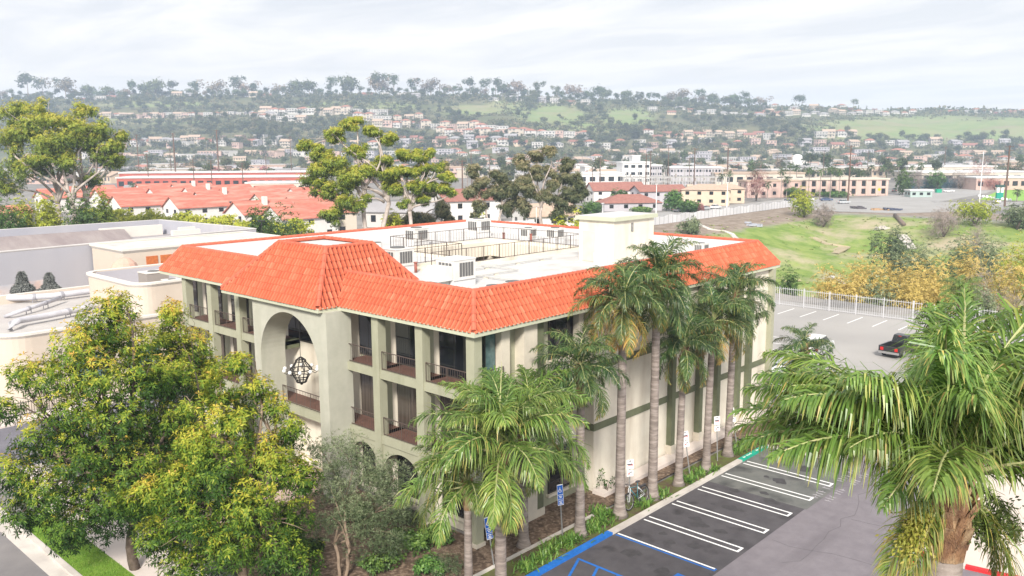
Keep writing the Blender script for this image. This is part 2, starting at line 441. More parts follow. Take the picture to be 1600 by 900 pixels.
dsh = np.concatenate([np.arange(FOOT, 1600, 11.0), np.arange(1600, 1760, 30.0)])
X, Y, Z, F = terrain('hills', dsh, np.linspace(-.85, .85, 340), None)
o = np_mesh('hills', np.stack([X, Y, Z - .06], -1).reshape(-1, 3), F, hill_mat, smooth=True); tag(o, kind='structure')
D, lat = fl(X, Y); pxg = 800 + FPX * lat / (D * .987)
pyg = 231 - (Z - 19.45) / D * 1345
def blob(cx, cy, rx, ry):
    return np.clip(1.4 - np.sqrt(((pxg - cx) / rx) ** 2 + ((pyg - cy) / ry) ** 2), 0, 1)
gg = np.zeros_like(X)
for q in ((1420, 205, 190, 24), (1600, 206, 120, 24), (870, 178, 70, 16), (980, 185, 50, 18), (740, 172, 60, 9), (600, 165, 60, 7), (520, 165, 40, 8), (810, 165, 60, 12), (900, 200, 80, 10), (230, 186, 120, 5), (250, 160, 100, 5)):
    gg = np.maximum(gg, blob(*q))
add_attr(o.data, 'green', gg)
dd = np.maximum(blob(1500, 222, 60, 5) * .5, blob(1290, 205, 14, 20) * .3)
add_attr(o.data, 'dirt', dd)
HILL_GREEN = lambda px, py: max([1.4 - math.hypot((px - a) / c, (py - b_) / d_) for a, b_, c, d_ in ((1430, 205, 180, 21), (1600, 206, 120, 22), (870, 178, 60, 13), (975, 185, 42, 14), (740, 172, 55, 7))])

# ------------------------------------------------------------------ paving
asph = mat('dark_asphalt', (.066, .061, .067), .82, (.098, .091, .098), 1.1, 10, .3, .7, .25, 60, c3=(.03, .028, .03), scale3=.8, lo3=.57, hi3=.78)
asph_grey = mat('grey_asphalt', (.115, .12, .113), .85, (.175, .175, .165), 1.0, 10, .3, .7, .25, 60, c3=(.06, .06, .06), scale3=.6, lo3=.52, hi3=.72)
lane_m = mat('worn_asphalt', (.165, .148, .165), .8, (.225, .205, .222), 1.3, 11, .25, .75, .2, 60, c3=(.125, .112, .125), scale3=.5, st3=(.12, 1, 1), lo3=.5, hi3=.75)
back_m = mat('pale_asphalt', (.34, .325, .31), .85, (.40, .385, .37), .12, 7, .3, .7, .1, 30, c3=(.27, .26, .25), scale3=.06)
street_m = mat('street_asphalt', (.17, .16, .165), .85, (.24, .225, .22), .4, 7, .3, .7, .2, 40)
conc = mat('concrete', (.52, .48, .44), .85, (.62, .58, .53), .6, 7, .3, .7, .15, 30, c3=(.42, .38, .35), scale3=.5)
pink_conc = mat('pale_walk', (.58, .51, .47), .85, (.66, .59, .55), .5, 6, .3, .7, .1, 30)
beige_conc = mat('beige_walk', (.56, .49, .43), .85, (.62, .55, .49), .4, 6, .3, .7, .1, 30)
mulch = mat('mulch', (.075, .05, .035), .95, (.17, .115, .08), 2.2, 10, .35, .65, .9, 25, c3=(.30, .22, .16), scale3=6.0)
moss = mat('mossy_soil', (.12, .17, .03), .95, (.10, .07, .045), 1.3, 8, .35, .6, .8, 25)
white_p = mat('white_paint', (.82, .82, .82), .7, (.66, .66, .66), 6, 4, .5, .75)
blue_p = mat('blue_paint', (.02, .16, .55), .6, (.015, .12, .42), 3, 5)
green_p = mat('green_paint', (.005, .36, .24), .6, (.02, .30, .20), 3, 5)
red_p = mat('red_paint', (.62, .02, .03), .6, (.5, .03, .03), 3, 5)
def sheet(name, poly, z, m, kind='structure'):
    b = MB(); b.face([(p[0], p[1], z) for p in poly]); o = b.build(name, m); tag(o, kind=kind); return o
def rect(x0, y0, x1, y1): return [(x0, y0), (x1, y0), (x1, y1), (x0, y1)]
KY = -3.75; X0 = 6.149; SP = 2.74; SL = 5.641
sheet('parking_lot', [(-60, -70), (80, -70), (80, -8.6), (25.2, -8.6), (24.2, -7.9), (23.75, -7.2), (23.5, KY), (-60, KY)], .0, lane_m)
sheet('parking_lot', rect(-12, KY - SL - .25, X0 + SP * 3.45, KY), .004, asph)
sheet('parking_lot', rect(X0 + SP * 3.45, KY - SL - .35, 23.5, KY), .004, asph_grey)
sheet('car_park', rect(31.5, -8.6, 75, 75), .0, back_m)
pm = MB()
for i in range(1, 6):
    x = X0 + SP * i
    for s in (-.24, .24): pm.box(x + s - .055, KY - SL, .008, x + s + .055, KY - .15, .012)
    pm.box(x - .185, KY - SL, .008, x + .185, KY - SL + .12, .012)
pm.box(X0 + .16, KY - SL, .008, X0 + .27, KY - .1, .012)
o = pm.build('bay_markings', white_p); tag(o, kind='structure')
pm = MB()
def strip(bm, a, b_, wd, z0=.008, z1=.012, m=0):
    a = np.array(a[:2]); b_ = np.array(b_[:2]); u = unit(b_ - a); n = np.array([-u[1], u[0]]) * wd / 2
    bm.hexa([(*(a - n), z0), (*(b_ - n), z0), (*(b_ + n), z0), (*(a + n), z0)], [(*(a - n), z1), (*(b_ - n), z1), (*(b_ + n), z1), (*(a + n), z1)], m)
pm.box(X0 - .02, KY - SL - .1, .008, X0 + .08, KY - .1, .012)
pm.box(X0 + .08, KY - SL - .1, .008, X0 + .25, KY - SL - .01, .012)
bx = G(898, 871)[0]
pm.box(bx - .07, KY - SL, .008, bx + .07, KY - .25, .012)
pm.box(bx - 2.5, KY - SL, .008, bx - 2.36, KY - .25, .012)
for i in range(5):
    y = KY - .35 - i * 1.15
    strip(pm, (bx - .08, y), (bx - 2.35, y - 1.0), .13)
o = pm.build('bay_markings', blue_p); tag(o, kind='structure')
# painted wheelchair symbol in the blue bay
def disc(bm, cx, cy, r, z0, z1, n=20, m=0):
    bm.prism([(cx + r * math.cos(2 * math.pi * i / n), cy + r * math.sin(2 * math.pi * i / n)) for i in range(n)], z0, z1, m)
pm = MB(); cx, cy = G(1068, 915)[:2]
pm.box(cx - .8, cy - .8, .008, cx + .8, cy + .8, .011, 0)
disc(pm, cx + .1, cy + .5, .13, .012, .015, 14, 1)
for i in range(14):
    a0 = R(70 + i * 20); a1 = a0 + R(20)
    if i < 12: strip(pm, (cx - .05 + .38 * math.cos(a0), cy - .2 + .38 * math.sin(a0)), (cx - .05 + .38 * math.cos(a1), cy - .2 + .38 * math.sin(a1)), .1, .012, .015, 1)
strip(pm, (cx + .1, cy + .4), (cx + .1, cy - .1), .12, .012, .015, 1); strip(pm, (cx + .1, cy - .1), (cx + .45, cy - .1), .12, .012, .015, 1); strip(pm, (cx + .45, cy - .1), (cx + .6, cy - .5), .1, .012, .015, 1)
o = pm.build('bay_markings', [blue_p, white_p]); tag(o, kind='structure')
faded = mat('faded_paint', (.42, .40, .42), .8, (.24, .225, .245), 5, 6, .35, .6)
def words(txt, size, m, loc, rot=(0, 0, 0), align='CENTER', name='lettering', parent=None, depth=.002):
    cu = bpy.data.curves.new(name, 'FONT'); cu.body = txt; cu.size = size; cu.align_x = align; cu.align_y = 'CENTER'; cu.extrude = depth; cu.resolution_u = 2
    t = bpy.data.objects.new(name, cu); col.objects.link(t)
    bpy.context.view_layer.update()
    me = bpy.data.meshes.new_from_object(t.evaluated_get(bpy.context.evaluated_depsgraph_get()))
    bpy.data.objects.remove(t)
    me.materials.clear(); me.materials.append(m)
    o = bpy.data.objects.new(name, me); col.objects.link(o); o.location = loc; o.rotation_euler = rot
    if parent is not None:
        o.location = Vector(loc) - wloc(parent); par(o, parent)
    return o
# worn lettering at the bay ends
pm = MB()
for (px, py) in ((1340, 748), (1302, 773)):
    cx, cy = G(px, py)[:2]
    for r_ in range(2):
        for k in range(7):
            if (k + r_) % 6 == 4: continue
            pm.box(cx - 1.1 + k * .34, cy + .45 - r_ * .75, .005, cx - 1.1 + k * .34 + .10, cy + .45 - r_ * .75 + (.45 if k % 2 else .36), .008)
            pm.box(cx - 1.02 + k * .34, cy + .6 - r_ * .75 + .1 * (k % 3), .005, cx - .95 + k * .34 + .06, cy + .66 - r_ * .75 + .1 * (k % 3), .008)
o = pm.build('bay_markings', faded); tag(o, kind='structure')
# tar sealed cracks in the lane and oil spots in the bays
tar = mat('crack_seal', (.10, .092, .10), .7, (.14, .13, .14), 3, 4)
pm = MB(); rgk = np.random.default_rng(2)
for (x, y, dx_, dy_, n_) in ((-6, -13.2, 1, .02, 14), (9, -11.4, 1, -.05, 12), (3, -16.5, .9, .25, 10), (16, -12, .3, -1, 7), (11, -10, .1, -1, 6), (20, -9.9, .8, -.3, 5)):
    p = np.array([x, y], float)
    for k in range(n_):
        q = p + unit(np.array([dx_, dy_]) + rgk.normal(0, .25, 2)) * 1.0
        strip(pm, p, q, .032, .001, .0035); p = q
o = pm.build('crack_seal', tar); tag(o, kind='structure')
pm = MB()
for i in range(7):
    for k in range(3):
        x = X0 - 1.4 + SP * i + rgk.normal(0, .25); y = KY - 1.6 - rgk.uniform(0, 2.6); r_ = rgk.uniform(.12, .38); n_ = 14
        pm.prism([(x + r_ * (1 + .3 * math.sin(3 * a + k)) * math.cos(a), y + r_ * (1.25 + .3 * math.cos(2 * a + i)) * math.sin(a)) for a in np.linspace(0, 2 * math.pi, n_, endpoint=False)], .0045, .006 + .0008 * k + .0003 * i)
o = pm.build('oil_spots', mat('oil_stain', (.05, .047, .05), .75, (.07, .066, .07), 4, 5)); tag(o, kind='structure')
# car park stall lines behind
pm = MB()
for i in range(14):
    y = -14 + i * 2.75; pm.box(66.5, y, .004, 71, y + .12, .008)
for i in range(9):
    x = 33 + i * 2.7; pm.box(x, 8, .004, x + .12, 13, .008)
o = pm.build('bay_markings', white_p); tag(o, kind='structure')
# kerbs
kb = MB()
def kerbrun(bm, pts, m, w=.3, h=.13):
    for a, b_ in zip(pts[:-1], pts[1:]): strip(bm, a, b_, w, -.02, h, m)
x = -40
for xa, xb, m in ((-40, 6.05, 1), (6.05, 12.6, 0), (12.62, 19.75, 0), (19.75, 23.2, 2)):
    kb.box(xa, KY, -.02, xb, KY + .34, .14, m)
kerbrun(kb, [(23.35, KY + .2), (23.5, -5.4), (23.75, -7.0), (24.1, -7.7), (24.8, -8.25), (26, -8.5), (31.4, -8.5)], 0, .22, .14)
o = kb.build('kerb', [conc, blue_p, green_p]); tag(o, kind='structure')
pm = MB()
for x0, n_ in ((20.2, 7), (21.9, 8)):
    for k in range(n_):
        if k == 2: continue
        pm.box(x0 + k * .15, KY + .10 + .02 * (k % 2), .141, x0 + k * .15 + .09, KY + .25 - .03 * (k % 3), .144)
o = pm.build('kerb_lettering', white_p); tag(o, kind='structure')
# planting beds
sheet('planting_bed', rect(-9, KY + .3, 23.2, -1.8), .075, moss)
sheet('planting_bed', rect(-9, -1.62, 23.2, 1.2), .09, mulch)
sheet('planting_bed', rect(-9, 1.2, .9, 31), .085, mulch)
sheet('planting_bed', [(23.4, KY + .1), (23.6, -5.4), (23.85, -7), (24.2, -7.6), (24.9, -8.15), (31.4, -8.4), (31.4, 1), (23.4, 1)], .08, mulch)
b = MB(); b.box(-5, -1.8, 0, 8.3, -1.62, .15); o = b.build('bed_edging', conc); tag(o, kind='structure')
b = MB(); b.box(9.4, -.75, 0, 31, .12, .3); o = b.build('ledge', pink_conc); tag(o, kind='structure')
# street side
sheet('street', rect(-60, -3, -14.9, 140), .0, street_m)
b = MB(); b.box(-14.9, -3, -.03, -14.25, 28.6, .02); o = b.build('gutter', conc); tag(o, kind='structure')
b = MB(); b.box(-14.25, -3, -.03, -14.0, 28.6, .15); b.box(-14.0, -3, -.03, -13.95, 28.6, .14); o = b.build('kerb', conc); tag(o, kind='structure')
grass_m = mat('lawn_soil', (.12, .25, .02), .95, (.20, .33, .04), 1.5, 9, .3, .7, .8, 40)
sheet('lawn', rect(-13.95, -3, -12.3, 20.5), .11, grass_m)
b = MB(); b.box(-12.3, -3, 0, -10.0, 28.6, .12)
for i in range(20): b.box(-12.3, -2.9 + i * 1.55, .118, -10.0, -2.88 + i * 1.55, .122)
o = b.build('sidewalk', pink_conc); tag(o, kind='structure')
b = MB(); b.box(-10.0, 12.0, 0, 1.2, 17.2, .125); o = b.build('walkway', mat('pink_paving', (.52, .38, .32), .85, (.60, .46, .40), 1.2, 5)); tag(o, kind='structure')
sheet('driveway', rect(-14.9, 28.8, 16, 38.4), .008, mat('drive_asphalt', (.13, .125, .15), .8, (.17, .165, .19), .5, 7))
b = MB(); b.box(-12.5, 38.4, 0, 12, 41.0, .14); o = b.build('sidewalk', pink_conc); tag(o, kind='structure')
# concrete island by the right edge
b = MB(); b.prism([(14.75, -15.4), (14.4, -15.9), (14.5, -19), (15.0, -21), (18, -60), (60, -60), (60, -15.4)], 0, .12)
o = b.build('sidewalk', beige_conc); tag(o, kind='structure')
b = MB(); kerbrun(b, [(15.1, -15.35), (14.3, -15.8), (14.25, -17.2)], 1, .28, .15); kerbrun(b, [(14.25, -17.2), (14.28, -18.0)], 0, .28, .15); kerbrun(b, [(14.28, -18.0), (14.6, -19.8), (15.2, -22)], 1, .28, .15)
o = b.build('kerb', [conc, red_p]); tag(o, kind='structure')
# grass blades on the lawn strip (nobody could count them)
n = 9000
C = np.stack([rng.uniform(-13.93, -12.32, n), rng.uniform(6, 20.4, n), np.full(n, .11)], -1)
dv = unit(np.stack([rng.normal(0, .45, n), rng.normal(0, .45, n), np.ones(n)], -1)); sv = unit(np.cross(dv, rng.normal(0, 1, (n, 3))))
V, F = quads(C, dv, sv, rng.uniform(.05, .11, n), .02, .1)
gl = leafmat('grass_blades', ((0, (.10, .22, .02)), (.6, (.20, .36, .04)), (1, (.36, .42, .12))), .6, .25)
o = np_mesh('grass', V, F, gl, tint=rng.uniform(0, 1, n)); tag(o, kind='stuff')
# far road, street by the channel
road_m = mat('road_asphalt', (.30, .29, .285), .9, (.36, .35, .34), .1, 5)
sheet('road', [(80, 98), (246, 98), (300, 108), (300, 116), (80, 116)], -.03, road_m)
sheet('road', [tuple(G(*p)[:2]) for p in ((1235, 322), (1290, 330), (1400, 333), (1520, 330), (1610, 322), (1610, 316), (1460, 316), (1420, 302), (1395, 302), (1360, 310), (1235, 310))][::-1], -.025, road_m)
sheet('road', [tuple(G(*p)[:2]) for p in ((1395, 303), (1465, 316), (1540, 302), (1580, 288), (1560, 286), (1480, 290))][::-1], -.02, road_m)
park_m = mat('park_grass', (.19, .38, .05), .95, (.26, .42, .08), .2, 5)
sheet('lawn', [tuple(G(*p)[:2]) for p in ((1530, 312), (1620, 314), (1620, 294), (1560, 298))][::-1], -.02, park_m)
# ------------------------------------------------------------------ materials of the office building
stucco = mat('cream_stucco', (.75, .70, .60), .92, (.68, .625, .53), 1.1, 8, .35, .7, .5, 45, c3=(.52, .455, .37), scale3=.9, st3=(1, 1, .12), lo3=.52, hi3=.78)
stucco_sage = mat('sage_stucco', (.50, .495, .42), .92, (.44, .44, .37), 1.6, 8, .35, .7, .6, 45, c3=(.40, .405, .32), scale3=.9, st3=(1, 1, .14), lo3=.5, hi3=.8)
olive = mat('olive_paint', (.365, .365, .27), .85, (.32, .32, .235), 1.2, 6, .35, .7, .15, 40, c3=(.27, .275, .19), scale3=1.6, st3=(1, 1, .15), lo3=.55, hi3=.8)
olive_dark = mat('dark_olive_paint', (.15, .165, .10), .85, (.12, .13, .08), 1.5, 6, .35, .7)
fasc = mat('sage_fascia', (.50, .52, .40), .8, (.45, .47, .36), 1.0, 6, .35, .7)
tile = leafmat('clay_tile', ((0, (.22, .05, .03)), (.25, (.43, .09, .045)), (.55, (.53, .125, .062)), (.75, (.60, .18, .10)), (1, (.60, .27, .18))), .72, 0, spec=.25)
cap_m = mat('clay_cap', (.56, .145, .085), .7, (.44, .105, .06), 2.5, 6, .35, .65)
white_deck = mat('roof_coating', (.57, .565, .555), .75, (.49, .48, .47), .9, 9, .35, .7, .1, 20, c3=(.44, .42, .40), scale3=.35, lo3=.52, hi3=.75)
white_wall = mat('white_render', (.60, .60, .605), .85, (.54, .54, .54), .6, 8, .4, .7, .1, 30)
glass = mat('dark_glass', (.012, .014, .018), .06, spec=.8)
glass_warm = mat('curtained_glass', (.105, .085, .07), .12, (.06, .048, .04), 3.2, 2, .42, .58, spec=.7, stretch=(1, 3.5, .05))
glass_teal = mat('teal_curtain', (.10, .17, .17), .15, (.06, .11, .115), 4, 2, spec=.6)
iron = mat('black_iron', (.03, .028, .027), .5, spec=.4)
rail_brown = mat('brown_iron', (.10, .075, .065), .55)
frame_m = mat('window_frame', (.05, .045, .04), .5)
sill_m = mat('cream_trim', (.64, .585, .49), .9, (.56, .51, .43), 1.5, 6)
terra_floor = mat('terracotta_floor', (.17, .085, .065), .8, (.13, .07, .055), 3, 5)
metal_g = mat('grey_sheet_metal', (.48, .48, .46), .55, (.40, .40, .385), 1.5, 5, .3, .7)
metal_w = mat('pale_sheet_metal', (.66, .655, .63), .6, (.56, .55, .53), 1.8, 6, .35, .7)
grille = mat('dark_grille', (.12, .12, .12), .6)
rust = mat('rusty_metal', (.34, .13, .10), .8, (.25, .09, .07), 6, 4)

def tile_slope(name, E0, E1, T0, T1, parent, tw=.30, rl=.42, prof=.135, holes=()):
    """one clay-tiled slope between an eave E0-E1 and a top edge T0-T1"""
    E0, E1, T0, T1 = [np.array(p, float) for p in (E0, E1, T0, T1)]
    u = unit(E1 - E0); U = np.linalg.norm(E1 - E0)
    w0 = T0 - E0; a0 = w0 @ u; vv = w0 - u * a0; V = np.linalg.norm(vv); v = vv / V; n = np.cross(u, v)
    a1 = U - (T1 - E0) @ u
    ph = np.array([0, .12, .28, .44, .56, .78]); hh = np.array([0, .75, 1.0, .75, 0, -.18]) * prof
    nt_ = int(round(U / tw)); tw = U / nt_
    us = np.concatenate([[(i + p) * tw for p in ph] for i in range(nt_)] + [[U]]); hs = np.concatenate([np.tile(hh, nt_), [0]])
    vm = V * np.minimum(1, np.minimum(us / max(a0, 1e-6), (U - us) / max(a1, 1e-6)))
    nr = max(1, int(round(V / rl))); rl = V / nr
    lift = .045
    Vs, Fs, Ts = [], [], []
    rg = np.random.default_rng(int(U * 1000) % 9999 + int(V * 777))
    for i in range(len(us) - 1):
        ti = i // 6
        for r in range(nr):
            va = r * rl - (.10 if r == 0 else 0); vb = (r + 1) * rl
            m0, m1 = vm[i], vm[i + 1]
            if max(m0, m1) <= va + 1e-4: continue
            if (ti, r) in holes: continue
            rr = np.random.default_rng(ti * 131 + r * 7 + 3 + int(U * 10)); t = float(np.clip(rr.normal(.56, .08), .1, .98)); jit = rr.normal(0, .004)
            va_ = va + jit
            A = [E0 + u * us[i] + v * min(va_, max(m0, 0)) + n * (hs[i] + lift), E0 + u * us[i + 1] + v * min(va_, max(m1, 0)) + n * (hs[i + 1] + lift),
                 E0 + u * us[i + 1] + v * min(vb, max(m1, 0)) + n * (hs[i + 1] + .004), E0 + u * us[i] + v * min(vb, max(m0, 0)) + n * (hs[i] + .004)]
            b0 = [A[0] - n * (lift + .02), A[1] - n * (lift + .02), A[1], A[0]]
            k = len(Vs)
            Vs += A + b0; Fs += [(k, k + 1, k + 2, k + 3), (k + 4, k + 5, k + 6, k + 7)]; Ts += [t if (i % 6) < 4 else t * .12, t * .3]  # pans and riser faces tinted darker, painting in shade between the barrels
    # the felt under the tiles
    k = len(Vs); Vs += [E0 - n * .03, E1 - n * .03, T1 - n * .03, T0 - n * .03]; Fs.append((k, k + 1, k + 2, k + 3)); Ts.append(.2)
    off = np.array(wloc(parent))
    return np_mesh(name, np.array(Vs) - off, np.array(Fs), tile, tint=Ts, parent=parent)
def cap_run(mb, a, b_, r=.13, seg=.42):
    a = Vector(a); b_ = Vector(b_); L_ = (b_ - a).length; n = max(1, int(L_ / seg))
    for i in range(n):
        p = a.lerp(b_, i / n); q = a.lerp(b_, (i + 1.08) / n)
        mb.tube([p, q], [r * 1.08, r * .9], 8)

B = thing('office_building', 'three storey cream and olive office building with clay tiled mansard roof and arched entrance', 'office building', (0, 0, 0))
ZE = 10.74; ZT = 12.64; W = 31.63; DD = 31.99
# --- columns
for y in (.2, 3.9, 7.43, 21.6, 25.2, 28.7):
    b = MB(); b.box(.2, y, 0, .72, y + .55, ZE); b.box(.14, y - .06, 0, .78, y + .61, .28, 1); b.build('column', [olive, sill_m], B)
# --- slabs, beams, railings, back wall
def railing(name, a, b_, z, h, parent, m=None, sp=.16, posts=True, rails=(0.06, 1.0), pw=.035):
    r = MB(); a = np.array(a, float); b_ = np.array(b_, float); L_ = np.linalg.norm(b_ - a); n = max(1, int(L_ / sp))
    for f in rails: r.bar((*a, z + h * f), (*b_, z + h * f), .045, .035)
    for i in range(n + 1):
        p = a + (b_ - a) * i / n; r.bar((*p, z + h * rails[0]), (*p, z + h), .013)
    if posts:
        k = max(1, int(round(L_ / 1.6)))
        for i in range(k + 1):
            p = a + (b_ - a) * i / k; r.bar((*p, z), (*p, z + h + .02), pw)
    return r.build(name, m or rail_brown, parent)
near = [(.75, 3.9), (4.45, 7.43), (7.98, 10.34)]; far = [(17.8, 21.6), (22.15, 25.2), (25.75, 28.7)]
for zs in (3.72, 7.36):
    for (y0, y1) in near + far:
        b = MB(); b.box(.27, y0, zs, .5, y1, zs + .46); b.build('edge_beam', olive, B)
        b = MB(); b.box(.5, y0 - .5, zs + .18, 1.9, y1 + .5, zs + .43); b.build('balcony_slab', terra_floor, B)
        railing('railing', (.4, y0 + .01), (.4, y1 - .01), zs + .46, 1.0, B)
b = MB(); b.box(.1, 11.2, 3.72, .5, 17.1, 4.2); b.build('edge_beam', olive, B)
b = MB(); b.box(.5, 10.4, 3.9, 1.9, 17.9, 4.17); b.build('balcony_slab', terra_floor, B)
railing('railing', (.3, 11.21), (.3, 17.09), 4.2, 1.0, B)
b = MB(); b.box(1.95, .95, 0, 2.3, 31.4, ZE); b.build('balcony_wall', olive, B)
for fz, gm in ((4.15, glass_warm), (7.79, glass)):
    for k in range(-1, 8):
        ys = 4.5 + 3.53 * k
        if 11.5 < ys < 17.5 and fz > 5: continue
        b = MB(); b.box(1.87, ys, fz, 1.95, ys + .4, fz + 2.95); b.build('pilaster', sill_m, B)
        b = MB(); b.box(1.90, ys + 1.3, fz + .02, 1.95, ys + 3.53, fz + 2.85)
        if ys + 1.3 < 1: continue
        wn = b.build('window', frame_m, B)
        for j in range(2):
            g = MB(); g.box(1.885, ys + 1.36 + j * 1.08, fz + .1, 1.9, ys + 2.4 + j * 1.08, fz + 2.78); g.build('pane', gm, wn)
b = MB(); b.box(1.84, 11.3, 4.15, 1.95, 12.4, 10.7); b.build('pilaster', sill_m, B)
b = MB(); b.box(1.82, 12.4, 4.17, 1.95, 21.4, 10.7); b.build('entrance_wall', stucco, B)
b = MB(); b.box(1.76, 12.9, 7.7, 1.82, 18.5, 10.3); wn = b.build('window', frame_m, B)
for j in range(4):
    g = MB(); g.box(1.745, 13.0 + j * 1.38, 8.35, 1.76, 14.3 + j * 1.38, 10.2); g.box(1.745, 13.0 + j * 1.38, 7.8, 1.76, 14.3 + j * 1.38, 8.28); g.build('pane', glass, wn)
b = MB(); b.box(.5, 17.3, 7.3, 1.9, 17.8, 7.85); b.build('balcony_slab', olive_dark, B)
# --- ground floor along the front
b = MB(); b.box(1.25, .95, 0, 1.95, 31, 3.75); b.build('ground_floor_wall', stucco, B)
def arch_fill(name, m, x0, x1, y0, y1, zs, rise, ztop, parent, seg=18, along='y'):
    b = MB(); c = (y0 + y1) / 2; a = (y1 - y0) / 2
    pts = [(c - a * math.cos(math.pi * i / seg), zs + rise * math.sin(math.pi * i / seg)) for i in range(seg + 1)]
    for (p, q) in zip(pts[:-1], pts[1:]):
        if along == 'y': b.hexa([(x0, p[0], p[1]), (x1, p[0], p[1]), (x1, q[0], q[1]), (x0, q[0], q[1])], [(x0, p[0], ztop), (x1, p[0], ztop), (x1, q[0], ztop), (x0, q[0], ztop)])
    return b, pts
for (y0, y1) in near + far:
    b, _ = arch_fill('arch', stucco, .34, .62, y0, y1, 2.2, 1.2, 3.715, B); b.build('arch', olive, B)
def grid_window(name, axis, p, a0, a1, z0, z1, nx, nz, parent, gm, out=-1):
    """window in a wall plane; axis 'x' = wall normal along X at X=p"""
    b = MB(); t = .07
    def bx(bm, a, c, zA, zB, d0, d1):
        if axis == 'x': bm.box(p + out * d0, a, zA, p + out * d1, c, zB)
        else: bm.box(a, p + out * d0, zA, c, p + out * d1, zB)
    bx(b, a0, a1, z0, z0 + t, 0, .07); bx(b, a0, a1, z1 - t, z1, 0, .07); bx(b, a0, a0 + t, z0 + t, z1 - t, 0, .07); bx(b, a1 - t, a1, z0 + t, z1 - t, 0, .07)
    for i in range(1, nx):
        a = a0 + (a1 - a0) * i / nx; bx(b, a - .02, a + .02, z0 + t, z1 - t, .01, .055)
    for i in range(1, nz):
        z = z0 + (z1 - z0) * i / nz; bx(b, a0 + t, a1 - t, z - .02, z + .02, .012, .05)
    wn = b.build(name, frame_m, parent)
    g = MB(); bx(g, a0 + t, a1 - t, z0 + t, z1 - t, .004, .02); g.build('pane', gm, wn)
    s = MB(); bx(s, a0 - .12, a1 + .12, z0 - .16, z0 - .005, -.02, .2); s.build('sill', sill_m, wn)
    return wn
for (y0, y1) in ((1.2, 3.7), (4.7, 7.3), (8.2, 10.4), (22.4, 25), (26, 28.5)):
    grid_window('window', 'x', 1.245, y0, y1, .75, 3.0, 2, 4, B, glass)
# --- arched entrance block
b = MB(); XA, XB = -1.05, .6
b.box(XA, 10.3, 0, XB, 11.2, ZE - .002); b.box(XA, 17.1, 0, XB, 17.8, ZE - .002)
ar, _ = arch_fill('a', stucco_sage, XA, XB, 11.2, 17.1, 7.35, 2.95, ZE - .002, B, 32)
base = len(b.v); b.v += ar.v; b.f += [tuple(i + base for i in f) for f in ar.f]; b.m += ar.m
o = b.build('entrance_arch', stucco_sage, B)
# --- side facade, near part (wall plane y=.95)
b = MB(); b.box(.75, .95, 0, 9.66, 1.3, ZE); b.build('stucco_wall', olive, B)
for zs in (3.72, 7.36):
    b = MB(); b.box(.74, .27, zs, 2.4, .5, zs + .46); b.build('edge_beam', olive, B)
    b = MB(); b.box(.74, .5, zs + .16, 2.4, .95, zs + .43); b.build('balcony_slab', terra_floor, B)
    railing('railing', (.76, .38), (2.4, .38), zs + .46, 1.0, B)
    b = MB(); b.box(2.4, .5, zs + .4, 3.0, .95, zs + 3.4); b.build('pilaster', sill_m, B)
    b = MB(); b.box(6.3, .45, zs - .1, 8.55, .95, zs + .86); b.build('spandrel', stucco, B)
    b = MB(); b.box(8.55, .5, zs - .1, 8.95, .95, zs + 3.36); b.build('pilaster', sill_m, B)
for z0, z1, gm in ((8.3, 10.5, glass), (4.65, 6.9, glass_warm), (.75, 3.2, glass)):
    grid_window('window', 'y', .945, 6.45, 8.5, z0, z1, 2 if z0 < 5 else 1, 4 if z0 < 5 else 1, B, gm)
for z0 in (7.82, 4.18):
    b = MB(); b.box(.8, .9, z0, 2.38, .95, z0 + 2.85); wn = b.build('window', frame_m, B)
    g = MB(); g.box(.86, .885, z0 + .08, 1.62, .9, z0 + 2.78); g.build('pane', glass, wn)
    g = MB(); g.box(1.68, .885, z0 + .08, 2.32, .9, z0 + 2.78); g.build('pane', glass_teal, wn)
grid_window('window', 'y', .945, 1.0, 3.6, .75, 3.2, 3, 4, B, glass)
b = MB(); b.box(3.85, .3, 0, 4.86, .95, ZE); b.build('pilaster', sill_m, B)
b = MB(); b.box(4.88, .38, .5, 5.45, .95, ZE); b.box(4.84, .32, 0, 5.5, .95, .5, 1); b.build('pilaster', [olive_dark, sill_m], B)
# --- side facade, long windowless part
b = MB(); b.box(9.66, .27, 0, 31.0, 2.0, ZE); b.box(9.70, 2.0, 0, 31.0, 12.88, 11.58); b.box(24.52, 12.88, 0, 31.0, 31.4, 11.58); b.box(2.35, 15.02, 0, 13.88, 31.38, 11.57); b.box(13.88, 22.83, 0, 24.52, 31.39, 11.57); b.box(2.35, 1.4, 0, 9.6, 12.87, 11.55); b.box(2.35, 12.87, 0, 8.78, 15.02, 11.56); b.build('stucco_wall', stucco, B)
for x in (17.25, 20.6, 22.9, 25.75, 27.35, 30.55):
    b = MB(); b.box(x, -.1, .85, x + .42, .27, ZE - .003); b.box(x - .05, -.16, 0, x + .47, .27, .85, 1); b.build('pilaster', [olive_dark if x < 30 else olive, sill_m], B)
for z0 in (3.68, 7.22):
    b = MB()
    xs = [9.6, 17.25, 17.67, 20.6, 21.02, 22.9, 23.32, 25.75, 26.17, 27.35, 27.77, 30.55]
    for a, c in zip(xs[::2], xs[1::2]): b.box(a, .2, z0, c, .268, z0 + .40)
    b.box(9.6, .268, z0, 9.658, .95, z0 + .40)
    b.build('belt_course', olive_dark, B)
